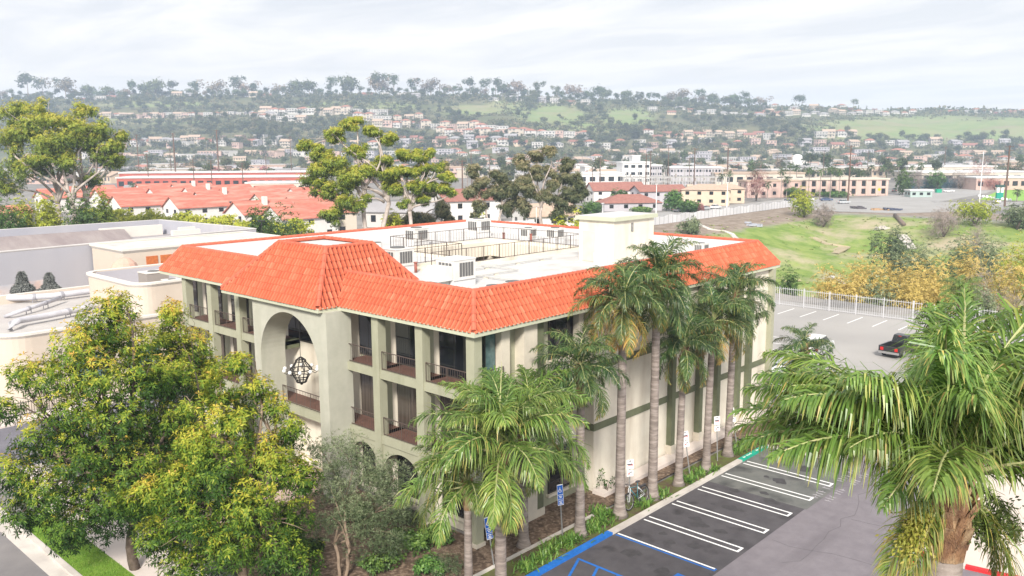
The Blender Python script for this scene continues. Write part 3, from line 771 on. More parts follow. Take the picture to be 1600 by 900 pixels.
# --- mansard roof
e = .02; ze = ZE + .24
b = MB()
b.box(-.06, -.06, ZE, W + .06, .08, ze); b.box(-.06, DD - .08, ZE, W + .06, DD + .06, ze)
b.box(-.06, .082, ZE, .08, DD - .082, ze); b.box(W - .08, .082, ZE, W + .06, DD - .082, ze); b.build('fascia', fasc, B)
b = MB(); b.box(.09, .09, ZE + .03, 2.0, DD - .09, ZE + .1); b.box(2.0, .09, ZE + .03, W - .09, 2.0, ZE + .1); b.build('soffit', fasc, B)
i = 1.21
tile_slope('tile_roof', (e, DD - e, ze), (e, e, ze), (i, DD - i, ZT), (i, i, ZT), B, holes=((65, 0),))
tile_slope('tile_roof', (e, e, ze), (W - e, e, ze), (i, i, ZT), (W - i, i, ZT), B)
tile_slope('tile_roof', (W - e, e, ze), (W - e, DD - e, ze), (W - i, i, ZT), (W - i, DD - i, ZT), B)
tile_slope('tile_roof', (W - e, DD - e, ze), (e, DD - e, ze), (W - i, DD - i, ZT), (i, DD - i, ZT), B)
b = MB(); z = ZT + .02
cap_run(b, (i, DD - i, z), (i, i, z)); cap_run(b, (i, i, z), (W - i, i, z)); cap_run(b, (W - i, i, z), (W - i, DD - i, z)); cap_run(b, (W - i, DD - i, z), (i, DD - i, z))
for p, q in (((0, 0), (i, i)), ((W, 0), (W - i, i)), ((0, DD), (i, DD - i)), ((W, DD), (W - i, DD - i))): cap_run(b, (*p, ze + .08), (*q, z + .03))
b.build('ridge_cap', cap_m, B)
b = MB(); j = i + .05; t = .16; zb = 11.6
b.box(j, j, zb, W - j, j + t, ZT - .05); b.box(j, DD - j - t, zb, W - j, DD - j, ZT - .05)
b.box(j, j + t, zb, j + t, DD - j - t, ZT - .05); b.box(W - j - t, j + t, zb, W - j, DD - j - t, ZT - .05); b.build('parapet', white_wall, B)
# --- roof deck with the courtyard opening
ZD = 11.7; cx0, cy0, cx1, cy1 = 13.9, 12.9, 24.5, 22.8; nx0, ny1 = 8.8, 15.0
b = MB()
lo_ = j + t
b.box(lo_, lo_, zb, W - lo_, cy0, ZD); b.box(lo_, cy1, zb, W - lo_, DD - lo_, ZD); b.box(cx1, cy0, zb, W - lo_, cy1, ZD)
b.box(lo_, ny1, zb, cx0, cy1, ZD); b.box(lo_, cy0, zb, nx0, ny1, ZD)
for k in range(7): b.box(lo_ + .3, 3.2 + k * 1.45, ZD, W - lo_ - .3, 3.25 + k * 1.45, ZD + .02)
b.build('roof_deck', white_deck, B)
b = MB()
def well(x0, y0, x1, y1): pass
kz = ZD + .22
b.box(nx0 - .15, cy0 - .2, ZD, cx1 + .2, cy0, kz); b.box(cx1, cy0, ZD, cx1 + .2, cy1 + .2, kz); b.box(cx0, cy1, ZD, cx1, cy1 + .2, kz); b.box(cx0 - .2, ny1, ZD, cx0, cy1 + .2, kz); b.box(nx0, ny1, ZD, cx0 - .2, ny1 + .2, kz); b.box(nx0 - .15, cy0, ZD, nx0, ny1 + .2, kz)
b.build('courtyard_kerb', stucco, B)
b = MB(); ft = .12
b.box(cx1 - ft, cy0 + .01, 0, cx1 - .002, cy1 - .01, 3); b.box(cx1 - .4, cy0 + .01, 10.5, cx1 - .002, cy1 - .01, ZD - .01)
b.box(cx0 + .01, cy1 - .4, 10.5, cx1 - .41, cy1 - .002, ZD - .01); b.box(cx0 + .002, ny1 + .4, 9.9, cx0 + .3, cy1 - .41, ZD - .01)
b.box(nx0 + .01, ny1 - .3, 9.9, cx0 + .3, ny1 - .002, ZD - .01); b.box(nx0 + .01, cy0 + .002, 9.9, cx1 - .41, cy0 + .3, ZD - .01)
b.build('courtyard_wall', stucco, B)
b = MB(); b.box(cx0 + .002, cy1 - .02, 0, cx1, cy1 + .3, 10.5); b.box(cx1 - .02, cy0, 3, cx1 + .3, cy1 - .05, 10.5); b.build('courtyard_wall', olive_dark, B)
for k in range(5):
    x = cx0 + .6 + k * 2.05
    b = MB(); b.box(x, cy1 - .07, 7.2, x + 1.2, cy1 - .025, 10.3); wn = b.build('window', frame_m, B)
    for q in range(2): g = MB(); g.box(x + .07 + q * .56, cy1 - .085, 7.3, x + .57 + q * .56, cy1 - .07, 10.2); g.build('pane', glass, wn)
    b = MB(); b.box(x + 1.35, cy1 - .38, 6.5, x + 1.75, cy1 - .03, 10.5); b.build('column', sill_m, B)
for k in range(4):
    y = cy0 + .7 + k * 2.4
    b = MB(); b.box(cx1 - .07, y, 7.2, cx1 - .025, y + 1.3, 10.3); wn = b.build('window', frame_m, B)
    for q in range(2): g = MB(); g.box(cx1 - .085, y + .07 + q * .6, 7.3, cx1 - .07, y + .6 + q * .6, 10.2); g.build('pane', glass, wn)
    b = MB(); b.box(cx1 - .38, y + 1.5, 6.5, cx1 - .03, y + 1.95, 10.5); b.build('column', sill_m, B)
b = MB(); b.box(nx0, cy0, 6.2, cx1 + .2, cy1, 6.5); b.build('courtyard_floor', terra_floor, B)
for p, q in (((nx0 + .1, cy0 - .1), (cx1 + .1, cy0 - .1)), ((cx1 + .1, cy0 - .1), (cx1 + .1, cy1 + .1)), ((cx0 - .1, cy1 + .1), (cx1 + .1, cy1 + .1)), ((cx0 - .1, ny1 + .1), (cx0 - .1, cy1 + .1)), ((nx0 - .07, ny1 + .1), (cx0 - .1, ny1 + .1))):
    railing('railing', p, q, kz, 1.0, B, rail_brown, sp=.30, pw=.04)
# --- stair penthouse
b = MB(); b.box(19.4, 6.1, ZD, 24.2, 9.1, 14.58); ph = b.build('stair_penthouse', stucco, B)
b = MB(); b.box(19.2, 5.9, 14.58, 24.4, 9.3, 14.84); b.box(19.35, 6.05, 14.84, 24.25, 9.15, 14.87, 1); b.build('roof', [fasc, white_deck], ph)
b = MB(); b.box(19.36, 7.75, ZD + .02, 19.4, 8.75, ZD + 2.1); dr = b.build('door', sill_m, ph)
b = MB(); b.box(21.4, 6.06, 13.75, 21.62, 6.1, 14.35, 0)
for k in range(6): b.box(21.42, 6.03, 13.79 + k * .09, 21.6, 6.06, 13.83 + k * .09, 1)
b.build('vent', [grille, metal_g], ph)
b = MB(); b.box(19.0, 6.6, ZD, 19.36, 7.5, ZD + .7); b.build('cabinet', white_wall, ph)
# --- entrance roof
px0, px1, py0, py1 = -1.29, 6.6, 10.62, 20.82; tx0, tx1, ty0, ty1, tz = .4, 3.6, 12.1, 16.8, 14.0
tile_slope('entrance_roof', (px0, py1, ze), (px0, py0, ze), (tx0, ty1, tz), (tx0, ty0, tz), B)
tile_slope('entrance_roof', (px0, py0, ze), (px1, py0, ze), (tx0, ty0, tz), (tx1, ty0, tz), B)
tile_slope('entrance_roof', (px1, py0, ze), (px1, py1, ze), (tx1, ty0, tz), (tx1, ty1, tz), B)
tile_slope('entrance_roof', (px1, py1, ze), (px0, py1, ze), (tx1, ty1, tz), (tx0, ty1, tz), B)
b = MB(); z = tz + .04
for p, q in (((tx0, ty0), (tx0, ty1)), ((tx0, ty0), (tx1, ty0)), ((tx1, ty0), (tx1, ty1)), ((tx0, ty1), (tx1, ty1))): cap_run(b, (*p, z), (*q, z), .12)
for p, q in (((px0, py0), (tx0, ty0)), ((px0, py1), (tx0, ty1)), ((px1, py0), (tx1, ty0)), ((px1, py1), (tx1, ty1))): cap_run(b, (*p, ze + .1), (*q, z + .02), .14)
b.build('ridge_cap', cap_m, B)
b = MB(); b.box(tx0 + .12, ty0 + .12, 12.9, tx1 - .12, ty1 - .12, 13.93); b.build('roof_deck', white_deck, B)
b = MB()
b.box(px0 - .06, py0 - .06, ZE - .004, px0 + .08, py1 + .06, ze); b.box(px0 + .08, py0 - .06, ZE - .004, -.062, py0 + .08, ze); b.box(px0 + .08, py1 - .08, ZE - .004, -.062, py1 + .06, ze)
b.build('fascia', fasc, B)
b = MB(); b.box(px0 + .082, py0 + .082, ZE + .02, .085, py1 - .082, ZE + .09); b.build('soffit', fasc, B)

# ------------------------------------------------------------------ things on the roof
def ac_unit(label, x, y, z, rz, hood=False, s=1.0, group='air conditioners on the flat roof'):
    t = thing('air_conditioner', label, 'air conditioner', (x, y, z), 0, group)
    O = np.array([x, y]); u = np.array([math.cos(rz), math.sin(rz)]); w_ = np.array([-u[1], u[0]])
    def ob(b, cx, cy, hu, hw, z0, z1, m=0): b.obox(O + u * cx * s + w_ * cy * s, u, w_, z + z0 * s, z + z1 * s, hu * s, hw * s, m)
    b = MB(); ob(b, 0, 0, .8, .62, 0, .38); b.build('base', white_wall, t)
    b = MB(); ob(b, 0, 0, .75, .68, .38, 1.38); ob(b, 0, 0, .78, .71, 1.38, 1.44, 0); b.build('cabinet', metal_w, t)
    b = MB()
    for k in range(5): ob(b, -.3 + k * .2, -.69, .075, .012, .55, 1.25)
    for k in range(4): ob(b, -.76, -.4 + k * .25, .012, .09, .55, 1.25)
    b.build('grille', grille, t)
    if hood:
        b = MB()
        q0 = [O + u * a * s + w_ * c * s for a, c in ((-1.75, -.6), (-.78, -.6), (-.78, .6), (-1.75, .6))]
        q1 = [O + u * a * s + w_ * c * s for a, c in ((-1.35, -.6), (-.78, -.6), (-.78, .6), (-1.35, .6))]
        b.hexa([(*p, z + .42 * s) for p in q0], [(*p, z + .8 * s) for p in q0]); b.hexa([(*p, z + .8 * s) for p in q0], [(*p, z + 1.12 * s) for p in q1])
        b.build('hood', metal_w, t)
        b = MB(); ob(b, -1.15, 0, .3, .4, 0, .42); b.build('duct', metal_g, t)
    else:
        b = MB(); disc(b, x, y, .45 * s, z + 1.44 * s, z + 1.5 * s); b.build('fan', grille, t)
    return t
ac_unit('large white air conditioner with a sloping intake hood near the front corner of the roof', 6.0, 7.5, ZD, 0, True, 1.12)
ac_unit('pale air conditioner right behind the tiled slope of the entrance roof', 7.6, 14.6, ZD, 0, False, 1.05)
ac_unit('beige air conditioner behind the courtyard railing, left of the one in the parapet corner', 18.2, 25.0, ZD, 0, False, 1.0)
ac_unit('beige air conditioner standing closest to the far parapet corner', 26.6, 26.2, ZD, 0, False, 1.1)
ac_unit('small grey air conditioner behind the right end of the courtyard railing', 27.0, 20.6, ZD, 0, False, .75)
ac_unit('small pale air conditioner between the grey one and the stair penthouse', 27.7, 18.2, ZD, 0, False, .8)
ac_unit('small air conditioner low against the tiled slope behind the palm row', 27.6, 4.2, ZD, 0, False, .6)
fans = [(4.9, 3.4, 'round roof fan close to the corner of the tiled ridge'), (6.6, 3.6, 'round roof fan just right of the corner one'), (11.4, 26.0, 'round roof fan leftmost behind the entrance roof'), (12.7, 25.6, 'round roof fan in the middle behind the entrance roof'), (14.2, 25.2, 'round roof fan rightmost behind the entrance roof')]
for x, y, lb in fans:
    t = thing('roof_fan', lb, 'roof fan', (x, y, ZD), 0, 'round roof fans')
    b = MB(); b.cyl(x, y, ZD, ZD + .55, .48, 18); b.build('housing', metal_w, t)
    b = MB(); b.cyl(x, y, ZD + .55, ZD + .58, .42, 18); b.build('fan', grille, t)
for x, y, lb in ((8.9, 12.2, 'rust red vent pipe beside the large white air conditioner'), (7.9, 13.2, 'rust red vent pipe in front of the second air conditioner'), (25.4, 22.0, 'rust red vent pipe behind the far courtyard railing'), (26.2, 19.6, 'rust red vent pipe beside the small grey air conditioner')):
    b = MB(); b.cyl(x, y, ZD, ZD + .62, .1, 10); b.cyl(x, y, ZD + .62, ZD + .68, .14, 10); o = b.build('vent_pipe', rust, None, True, (x, y, ZD)); tag(o, lb, 'vent pipe', 'vent pipes on the roof')
t = thing('roof_conduit', 'thin grey conduit run lying across the flat roof', 'conduit', (8, 9, ZD))
b = MB()
for pts in ([(2.4, 5.4), (9.0, 5.4), (9.0, 10.8)], [(6.9, 8.6), (12.5, 8.6), (12.5, 11.9)], [(9.4, 10.9), (18.6, 10.9)], [(15, 5.2), (19.0, 5.2), (28.6, 5.2)]):
    b.tube([(x, y, ZD + .12) for x, y in pts], .045, 6)
b.build('tube', metal_g, t)
b = MB()
for x, y in ((4, 5.4), (7, 5.4), (9, 8), (10.5, 8.6), (12, 10.9), (15, 10.9), (17.5, 10.9), (17, 5.2), (22, 5.2), (26, 5.2)): b.box(x - .12, y - .12, ZD, x + .12, y + .12, ZD + .075)
b.build('block', sill_m, t)
# ------------------------------------------------------------------ chandelier in the arch
C0 = (-.25, 14.15, 6.75)
t = thing('chandelier', 'black iron chandelier with white globes hanging in the entrance arch', 'chandelier', (C0[0], C0[1], C0[2] - .8))
b = MB(); b.tube([(C0[0], C0[1], C0[2] + .75), (C0[0], C0[1], 10.28)], .018, 6); b.build('chain', iron, t)
b = MB()
for k in range(10):
    a = 2 * math.pi * k / 10
    pr = [(.06, .78), (.28, .62), (.30, .5), (.62, .08), (.56, -.12), (.30, -.62), (.30, -.7), (.05, -.78)]
    b.tube([(C0[0] + r_ * math.cos(a), C0[1] + r_ * math.sin(a), C0[2] + z_) for r_, z_ in pr], .028, 5)
for r_, z_ in ((.30, .55), (.62, .06), (.45, -.35), (.30, -.66)):
    b.tube([(C0[0] + r_ * math.cos(2 * math.pi * k / 20), C0[1] + r_ * math.sin(2 * math.pi * k / 20), C0[2] + z_) for k in range(21)], .032, 5)
b.ball((C0[0], C0[1], C0[2] - .8), .09)
for k in range(10):
    a = 2 * math.pi * k / 10 + .3
    b.tube([(C0[0] + r_ * math.cos(a), C0[1] + r_ * math.sin(a), C0[2] + z_) for r_, z_ in ((.6, .0), (.85, -.14), (.98, -.05))], .022, 5)
b.build('frame', iron, t)
globe = mat('opal_globe', (.8, .8, .78), .25, spec=.5)
for k in range(10):
    a = 2 * math.pi * k / 10 + .3
    g = MB(); g.ball((C0[0] + .98 * math.cos(a), C0[1] + .98 * math.sin(a), C0[2] + .07), .115, nu=12, nv=8); g.build('globe', globe, t, True)
# ------------------------------------------------------------------ foliage materials
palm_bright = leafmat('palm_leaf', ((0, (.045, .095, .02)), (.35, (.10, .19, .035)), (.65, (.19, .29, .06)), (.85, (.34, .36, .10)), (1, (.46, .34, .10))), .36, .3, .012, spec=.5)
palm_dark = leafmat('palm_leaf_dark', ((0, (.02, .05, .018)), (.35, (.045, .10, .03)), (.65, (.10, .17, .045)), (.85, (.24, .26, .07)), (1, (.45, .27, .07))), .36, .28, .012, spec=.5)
palm_bark = mat('palm_bark', (.27, .225, .20), .95, (.17, .14, .125), 2.6, 6, .35, .65, .6, 14, stretch=(1, 1, 5.5), c3=(.36, .31, .28), scale3=1.2)
boot_m = mat('palm_boots', (.30, .17, .09), .95, (.15, .08, .05), 5, 6, .35, .65, .8, 30, stretch=(2, 2, .6), c3=(.42, .30, .18), scale3=4)
rach_m = mat('palm_stalk', (.30, .34, .13), .6, (.40, .38, .20), 3, 3)
bark_d = mat('dark_bark', (.085, .062, .048), .95, (.16, .125, .10), 4, 7, .35, .65, .7, 18)
bark_t = mat('tan_bark', (.30, .225, .165), .95, (.20, .15, .11), 3, 7, .35, .65, .6, 18)
bark_p = mat('pale_bark', (.50, .44, .40), .9, (.32, .27, .24), 1.2, 7, .35, .65, .5, 10)
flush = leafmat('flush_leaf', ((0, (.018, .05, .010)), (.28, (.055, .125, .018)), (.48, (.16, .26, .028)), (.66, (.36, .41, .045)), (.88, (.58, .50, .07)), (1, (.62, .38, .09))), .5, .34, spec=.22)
olive_l = leafmat('olive_leaf', ((0, (.04, .065, .03)), (.4, (.095, .135, .06)), (.75, (.22, .26, .14)), (1, (.36, .39, .25))), .6, .2)
euc_l = leafmat('gum_leaf', ((0, (.03, .05, .014)), (.3, (.08, .13, .022)), (.55, (.20, .275, .035)), (.8, (.38, .42, .05)), (1, (.52, .47, .08))), .5, .28)
euc_g = leafmat('grey_gum_leaf', ((0, (.045, .065, .03)), (.4, (.12, .14, .065)), (.75, (.24, .23, .12)), (1, (.36, .30, .17))), .6, .2)
shrub_l = leafmat('shrub_leaf', ((0, (.02, .05, .014)), (.45, (.065, .14, .03)), (.8, (.17, .28, .06)), (1, (.34, .40, .10))), .45, .25, .015)
lime_l = leafmat('hedge_leaf', ((0, (.09, .15, .012)), (.35, (.25, .31, .025)), (.7, (.46, .48, .05)), (1, (.58, .55, .10))), .5, .3)
strap_l = leafmat('strap_leaf', ((0, (.04, .10, .02)), (.5, (.11, .23, .04)), (1, (.26, .38, .08))), .4, .25)
gold_l = leafmat('willow_leaf', ((0, (.20, .17, .05)), (.4, (.44, .34, .09)), (.75, (.62, .47, .14)), (1, (.66, .50, .22))), .6, .3)
grey_tw = leafmat('bare_twigs', ((0, (.20, .16, .15)), (.5, (.30, .25, .23)), (1, (.38, .30, .25))), .9, .1)
con_l = leafmat('conifer_leaf', ((0, (.10, .115, .11)), (.5, (.20, .21, .20)), (1, (.32, .33, .31))), .7, .1)
far_l = leafmat('far_leaf', ((0, (.03, .05, .02)), (.5, (.07, .10, .035)), (1, (.15, .17, .06))), .7, .2, .035)
far_b = leafmat('far_brown_leaf', ((0, (.12, .09, .06)), (.5, (.20, .15, .10)), (1, (.28, .21, .15))), .8, .15, .02)
far_r = leafmat('far_red_leaf', ((0, (.22, .09, .09)), (.5, (.32, .14, .13)), (1, (.40, .20, .17))), .8, .15, .01)

# ------------------------------------------------------------------ palms
def frond(theta0, L_=3.2, nl=58, ll=.72, droop=95, rg=None, width=.045, age=.4, petiole=.16, seg=3, plume=.5, limp=1.0):
    """one feather frond lying along +X from its base -> V,F,tint,mat index"""
    n = 26; t = np.linspace(0, 1, n); th = np.radians(theta0 - droop * t ** 1.35)
    ds_ = L_ / (n - 1); x = np.concatenate([[0], np.cumsum(np.cos(th[:-1]) * ds_)]); z = np.concatenate([[0], np.cumsum(np.sin(th[:-1]) * ds_)])
    tl = np.repeat(np.linspace(petiole, .995, nl), 2); side = np.tile([1.0, -1.0], nl)
    tl = np.clip(tl + rg.normal(0, .006, len(tl)), petiole, 1)
    px_ = np.interp(tl, t, x); pz_ = np.interp(tl, t, z); a = np.interp(tl, t, th)
    fwd = np.stack([np.cos(a), np.zeros_like(a), np.sin(a)], -1); up = np.stack([-np.sin(a), np.zeros_like(a), np.cos(a)], -1)
    sd_ = np.zeros_like(fwd); sd_[:, 1] = side
    k = len(tl); beta = np.radians(rg.normal(52, 8, k) * (1 - .45 * tl ** 2)); lift = rg.normal(.12, plume, k)
    d = unit(sd_ * np.sin(beta)[:, None] + fwd * np.cos(beta)[:, None] + up * lift[:, None] * .8)
    prof = np.clip(np.minimum((tl - petiole + .07) / .22, 1), .35, 1) * np.clip((1.06 - tl) / .42, .22, 1)
    le = ll * prof * rg.uniform(.8, 1.12, k)
    g = np.array([0, 0, -1.0]); P0 = np.stack([px_, np.zeros(k), pz_], -1)
    pts = [P0]; dd = d.copy(); stiff = rg.uniform(.30, .75, k) * limp
    for s in range(seg):
        pts.append(pts[-1] + dd * (le / seg)[:, None]); dd = unit(dd + g * stiff[:, None] * (1.0 + .5 * s))
    wv = unit(np.cross(d, up + rg.normal(0, .35, (k, 3)))) * width / 2
    wp = [.6, 1.0, .8, .12] if seg == 3 else [.7, 1.0, .15]
    V, F, tt, mi = [], [], [], []; o = 0
    tb = np.clip(age + rg.normal(-.04, .15, k), 0, 1)
    for s in range(seg):
        V.append(np.stack([pts[s] - wv * wp[s], pts[s] + wv * wp[s], pts[s + 1] + wv * wp[s + 1], pts[s + 1] - wv * wp[s + 1]], 1).reshape(-1, 3))
        F.append(np.arange(4 * k).reshape(k, 4) + o); o += 4 * k
        tt.append(np.clip(tb + .06 * s + (.10 if s == seg - 1 else 0) * (rg.uniform(0, 1, k) > .5), 0, 1)); mi.append(np.zeros(k, int))
    # stalk
    rr = .038 * (1 - .85 * t) * (L_ / 3.2) + .004
    for q in range(4):
        a0 = math.pi / 2 * q; a1 = a0 + math.pi / 2
        def ringp(an): return np.stack([x - np.sin(th) * math.sin(an) * rr, math.cos(an) * rr, z + np.cos(th) * math.sin(an) * rr], -1)
        A0, A1 = ringp(a0), ringp(a1)
        V.append(np.stack([A0[:-1], A1[:-1], A1[1:], A0[1:]], 1).reshape(-1, 3)); F.append(np.arange(4 * (n - 1)).reshape(-1, 4) + o); o += 4 * (n - 1)
        tt.append(np.full(n - 1, .5)); mi.append(np.ones(n - 1, int))
    return np.concatenate(V), np.concatenate(F), np.concatenate(tt), np.concatenate(mi)
def frond_set(name, m, angs, ages, rg, **kw):
    out = []
    for th, ag in zip(angs, ages):
        V, F, t_, mi = frond(th, rg=rg, age=ag, **kw)
        out.append(np_mesh(name, V, F, [m, rach_m], mi, t_, link=False))
    return out
ANG = [84, 72, 60, 48, 34, 20, 4, -14, -34]
rgp = np.random.default_rng(3)
SET_B = frond_set('frond', palm_bright, ANG, [.48, .5, .52, .54, .55, .55, .56, .58, .64], rgp, nl=78, droop=92, ll=.92, width=.042)
SET_D = frond_set('frond', palm_dark, ANG, [.46, .48, .46, .42, .40, .40, .44, .52, .70], rgp, nl=76, droop=98, ll=.86, width=.040)
SET_N = frond_set('frond', palm_bright, [80, 68, 57, 46, 36, 25, 12, -10, -42], [.48, .5, .5, .52, .55, .6, .62, .68, .74], rgp, nl=118, droop=60, ll=.92, width=.031, seg=3, plume=.40, limp=1.5)
SET_O = frond_set('frond', palm_dark, ANG, [.46, .5, .5, .46, .46, .55, .72, .86, .98], rgp, nl=70, droop=104, ll=.80, width=.038)
SET_F = frond_set('frond', palm_dark, ANG, [.4, .4, .4, .38, .36, .36, .4, .5, .6], rgp, nl=26, droop=95, ll=.7, width=.10, seg=2)
def palm(label, base, zc, r, fset, n, sc, group, rg, lean=(0, 0), z0=.05, boots=1.1, name='queen_palm', azs=None, elev=None, ep=.95, az0=0.0, cat='palm tree'):
    t = thing(name, label, cat, (base[0], base[1], z0), 0, group)
    b = MB(); top = np.array([base[0] + lean[0], base[1] + lean[1], zc])
    n_ = 26; pts = []; rr = []
    for i in range(n_ + 1):
        f = i / n_; z = z0 + (zc - boots - z0) * f
        pts.append((base[0] + lean[0] * f ** 1.5, base[1] + lean[1] * f ** 1.5, z))
        rr.append(r * (1.0 - .22 * f) * (1 + .85 * math.exp(-f * (zc / .35)) + .012 * math.sin(i * 2.4)))
    b.tube(pts, rr, 14); b.build('trunk', palm_bark, t, True)
    b = MB(); p0 = np.array(pts[-1]); p0[2] -= .05
    b.tube([p0, p0 * .6 + top * .4, top], [r * .84, r * 1.05, r * .5], 10)
    for k in range(int(16 + boots * 8)):
        a = k * 2.4; f = rg.uniform(0, .85); c = p0 + (top - p0) * f; u = np.array([math.cos(a), math.sin(a), 0])
        q0 = c + u * r * .8; q1 = c + u * r * (1.15 + .35 * rg.uniform()) + np.array([0, 0, .3 + .35 * rg.uniform()])
        w_ = np.array([-u[1], u[0], 0]) * r * .45
        b.hexa([q0 - w_, q0 + w_, q0 + w_ - u * .04, q0 - w_ - u * .04], [q1 - w_ * .45, q1 + w_ * .45, q1 + w_ * .45 - u * .03, q1 - w_ * .45 - u * .03])
    b.build('leaf_sheath', boot_m, t)
    for i in range(n):
        f = (i + .5) / n
        el = elev[i] if elev else int(np.clip(round(8 * f ** ep + rg.normal(0, .4)), 0, 8))
        az = azs[i] if azs else i * 2.39996 + az0 + rg.normal(0, .2)
        o = bpy.data.objects.new('frond', fset[el]); col.objects.link(o)
        o.parent = t; ALLK.setdefault(t, []).append(o)
        o.location = (lean[0], lean[1], zc - z0 - .25 * f)
        s = sc * rg.uniform(.88, 1.12); o.scale = (s, s * (1 if rg.uniform() < .5 else -1) if False else s, s); o.rotation_euler = (rg.normal(0, .12), rg.normal(0, .06), az)
    return t
rg = np.random.default_rng(21)
def pal(px, py, pyc, **kw):
    b_ = G(px, py); D = (b_ - CAM) @ CF
    return b_, D
def zat(x, y, py):
    """height at which a vertical line over x,y shows at picture row py"""
    for z in np.arange(0, 22, .02):
        d = np.array([x, y, z]) - CAM
        if 450 - FPX * (d @ CU) / (d @ CF) <= py: return z
    return 22
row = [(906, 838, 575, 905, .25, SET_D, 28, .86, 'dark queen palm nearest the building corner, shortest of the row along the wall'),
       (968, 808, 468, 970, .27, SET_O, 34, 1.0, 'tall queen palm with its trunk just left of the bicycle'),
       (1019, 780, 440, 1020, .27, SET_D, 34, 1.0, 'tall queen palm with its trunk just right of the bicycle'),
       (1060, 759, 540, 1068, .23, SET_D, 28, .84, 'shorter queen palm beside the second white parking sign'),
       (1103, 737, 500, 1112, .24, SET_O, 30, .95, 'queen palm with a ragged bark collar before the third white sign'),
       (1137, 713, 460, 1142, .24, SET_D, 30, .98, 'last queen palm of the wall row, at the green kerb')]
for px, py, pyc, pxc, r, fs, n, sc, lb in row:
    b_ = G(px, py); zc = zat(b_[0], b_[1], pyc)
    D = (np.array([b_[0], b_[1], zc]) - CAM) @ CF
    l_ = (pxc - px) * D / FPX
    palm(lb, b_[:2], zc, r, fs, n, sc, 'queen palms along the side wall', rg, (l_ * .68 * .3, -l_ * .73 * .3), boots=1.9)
front = [((-4.35, -5.6), 742, .24, SET_B, 24, .92, 'bright queen palm at the building corner with a thick pale ringed trunk'),
         ((-5.15, -4.9), 790, .19, SET_B, 20, .72, 'low bright queen palm, slim trunk left of the thick pale one'),
         ((2.0, -1.3), 665, .24, SET_B, 26, 1.2, 'bright queen palm behind the corner pair, beside the blue sign post'),]
front[0] = (tuple(G(783, 905 + 60)[:2]), 700, .27, SET_B, 27, 1.24, front[0][6])
front[1] = (tuple(G(733, 905 + 50)[:2]), 752, .2, SET_B, 20, 1.0, front[1][6])
for b_, pyc, r, fs, n, sc, lb in front:
    palm(lb, b_, zat(b_[0], b_[1], pyc), r, fs, n, sc, 'queen palms at the building corner', rg, z0=0, boots=1.2, ep=1.75, az0={.27: 1.1, .2: .4}.get(r, .9))
# the long unopened spear of the corner palm
q = [o for o in bpy.data.objects if o.get('label', '').startswith('bright queen palm at the building')][0]
b = MB(); zc = zat(q.location.x, q.location.y, 700); b.tube([(q.location.x, q.location.y, zc - .2), (q.location.x + .03, q.location.y, zc + 1.7), (q.location.x + .1, q.location.y - .05, zc + 3.6)], [.045, .035, .006], 6); b.build('spear_leaf', rach_m, q, True)
# big palm close to the camera on the right
bN = P(1483, 800, 12.0)
zN = zat(bN[0], bN[1], 728)
nf = [(0, 8), (0, 200), (0, 330), (0, 20), (1, 230), (1, 350), (1, 28), (1, 290), (1, 185), (2, 300), (2, 10), (2, 250), (2, 330), (2, 26), (2, 205), (2, 148), (2, 132), (2, 168), (2, 350), (3, 165), (3, 150), (3, 138), (3, 126), (3, 112), (3, 320), (3, 0), (3, 20), (3, 340), (3, 300), (3, 96), (4, 134), (4, 118), (4, 150), (4, 104), (4, 50), (4, 25), (4, 345), (4, 310), (4, 280), (4, 0), (4, 178), (5, 40), (5, 5), (5, 330), (5, 300), (6, 20), (6, 320), (6, 345), (3, 190), (8, 176), (8, 300), (8, 160), (8, 320), (8, 60), (7, 330)]
qn = palm('big queen palm close by on the right, with shaggy brown leaf bases', bN[:2], zN, .30, SET_N, len(nf), .92, None, np.random.default_rng(8), z0=0, boots=1.3, elev=[a for a, _ in nf], azs=[R(a_) for _, a_ in nf])
for o in kids(qn):
    if o.name.startswith('frond') and o.data in (SET_N[7], SET_N[8]): o.scale *= .62
fr_l = leafmat('palm_fruit', ((0, (.16, .20, .03)), (.5, (.36, .36, .06)), (1, (.50, .40, .12))), .6, .2)
def fruit(parent, c, d, n, L_, m, rg, hang=1.0, r0=.05):
    c = np.array(c); d = unit(np.array(d, float))
    f = rg.uniform(0, 1, n); base = c + d * (f * L_ * .6)[:, None] + np.array([0, 0, -1]) * (f ** 2 * .25 * hang)[:, None]
    dv = unit(rg.normal(0, .42, (n, 3)) + d * .5 + np.array([0, 0, -1.2 * hang])); sv = unit(np.cross(dv, rg.normal(0, 1, (n, 3))))
    Ls = []; 
    for k in range(6):
        p0 = base + dv * (k * .10 * (.6 + .4 * f))[:, None] + rg.normal(0, .012, (n, 3))
        d2 = unit(dv + rg.normal(0, .8, (n, 3)))
        V, F = quads(p0, d2, sv, .075, .035, .0); Ls.append((V, F, np.clip(rg.normal(.5, .2, n), 0, 1)))
    V, F, t_ = join(Ls); off = np.array(wloc(parent))
    np_mesh('fruit_stalk', V - off, F, m, tint=t_, parent=parent)
rgf = np.random.default_rng(4)
c = P(1452, 770, 11.75); fruit(qn, c, P(1418, 800, 11.6) - c, 330, .55, fr_l, rgf, 1.1)
c = P(1510, 812, 11.9); fruit(qn, c, P(1580, 795, 12.0) - c, 260, .75, leafmat('green_fruit', ((0, (.03, .06, .01)), (.6, (.09, .13, .03)), (1, (.18, .2, .06))), .6, .2), rgf, .35)
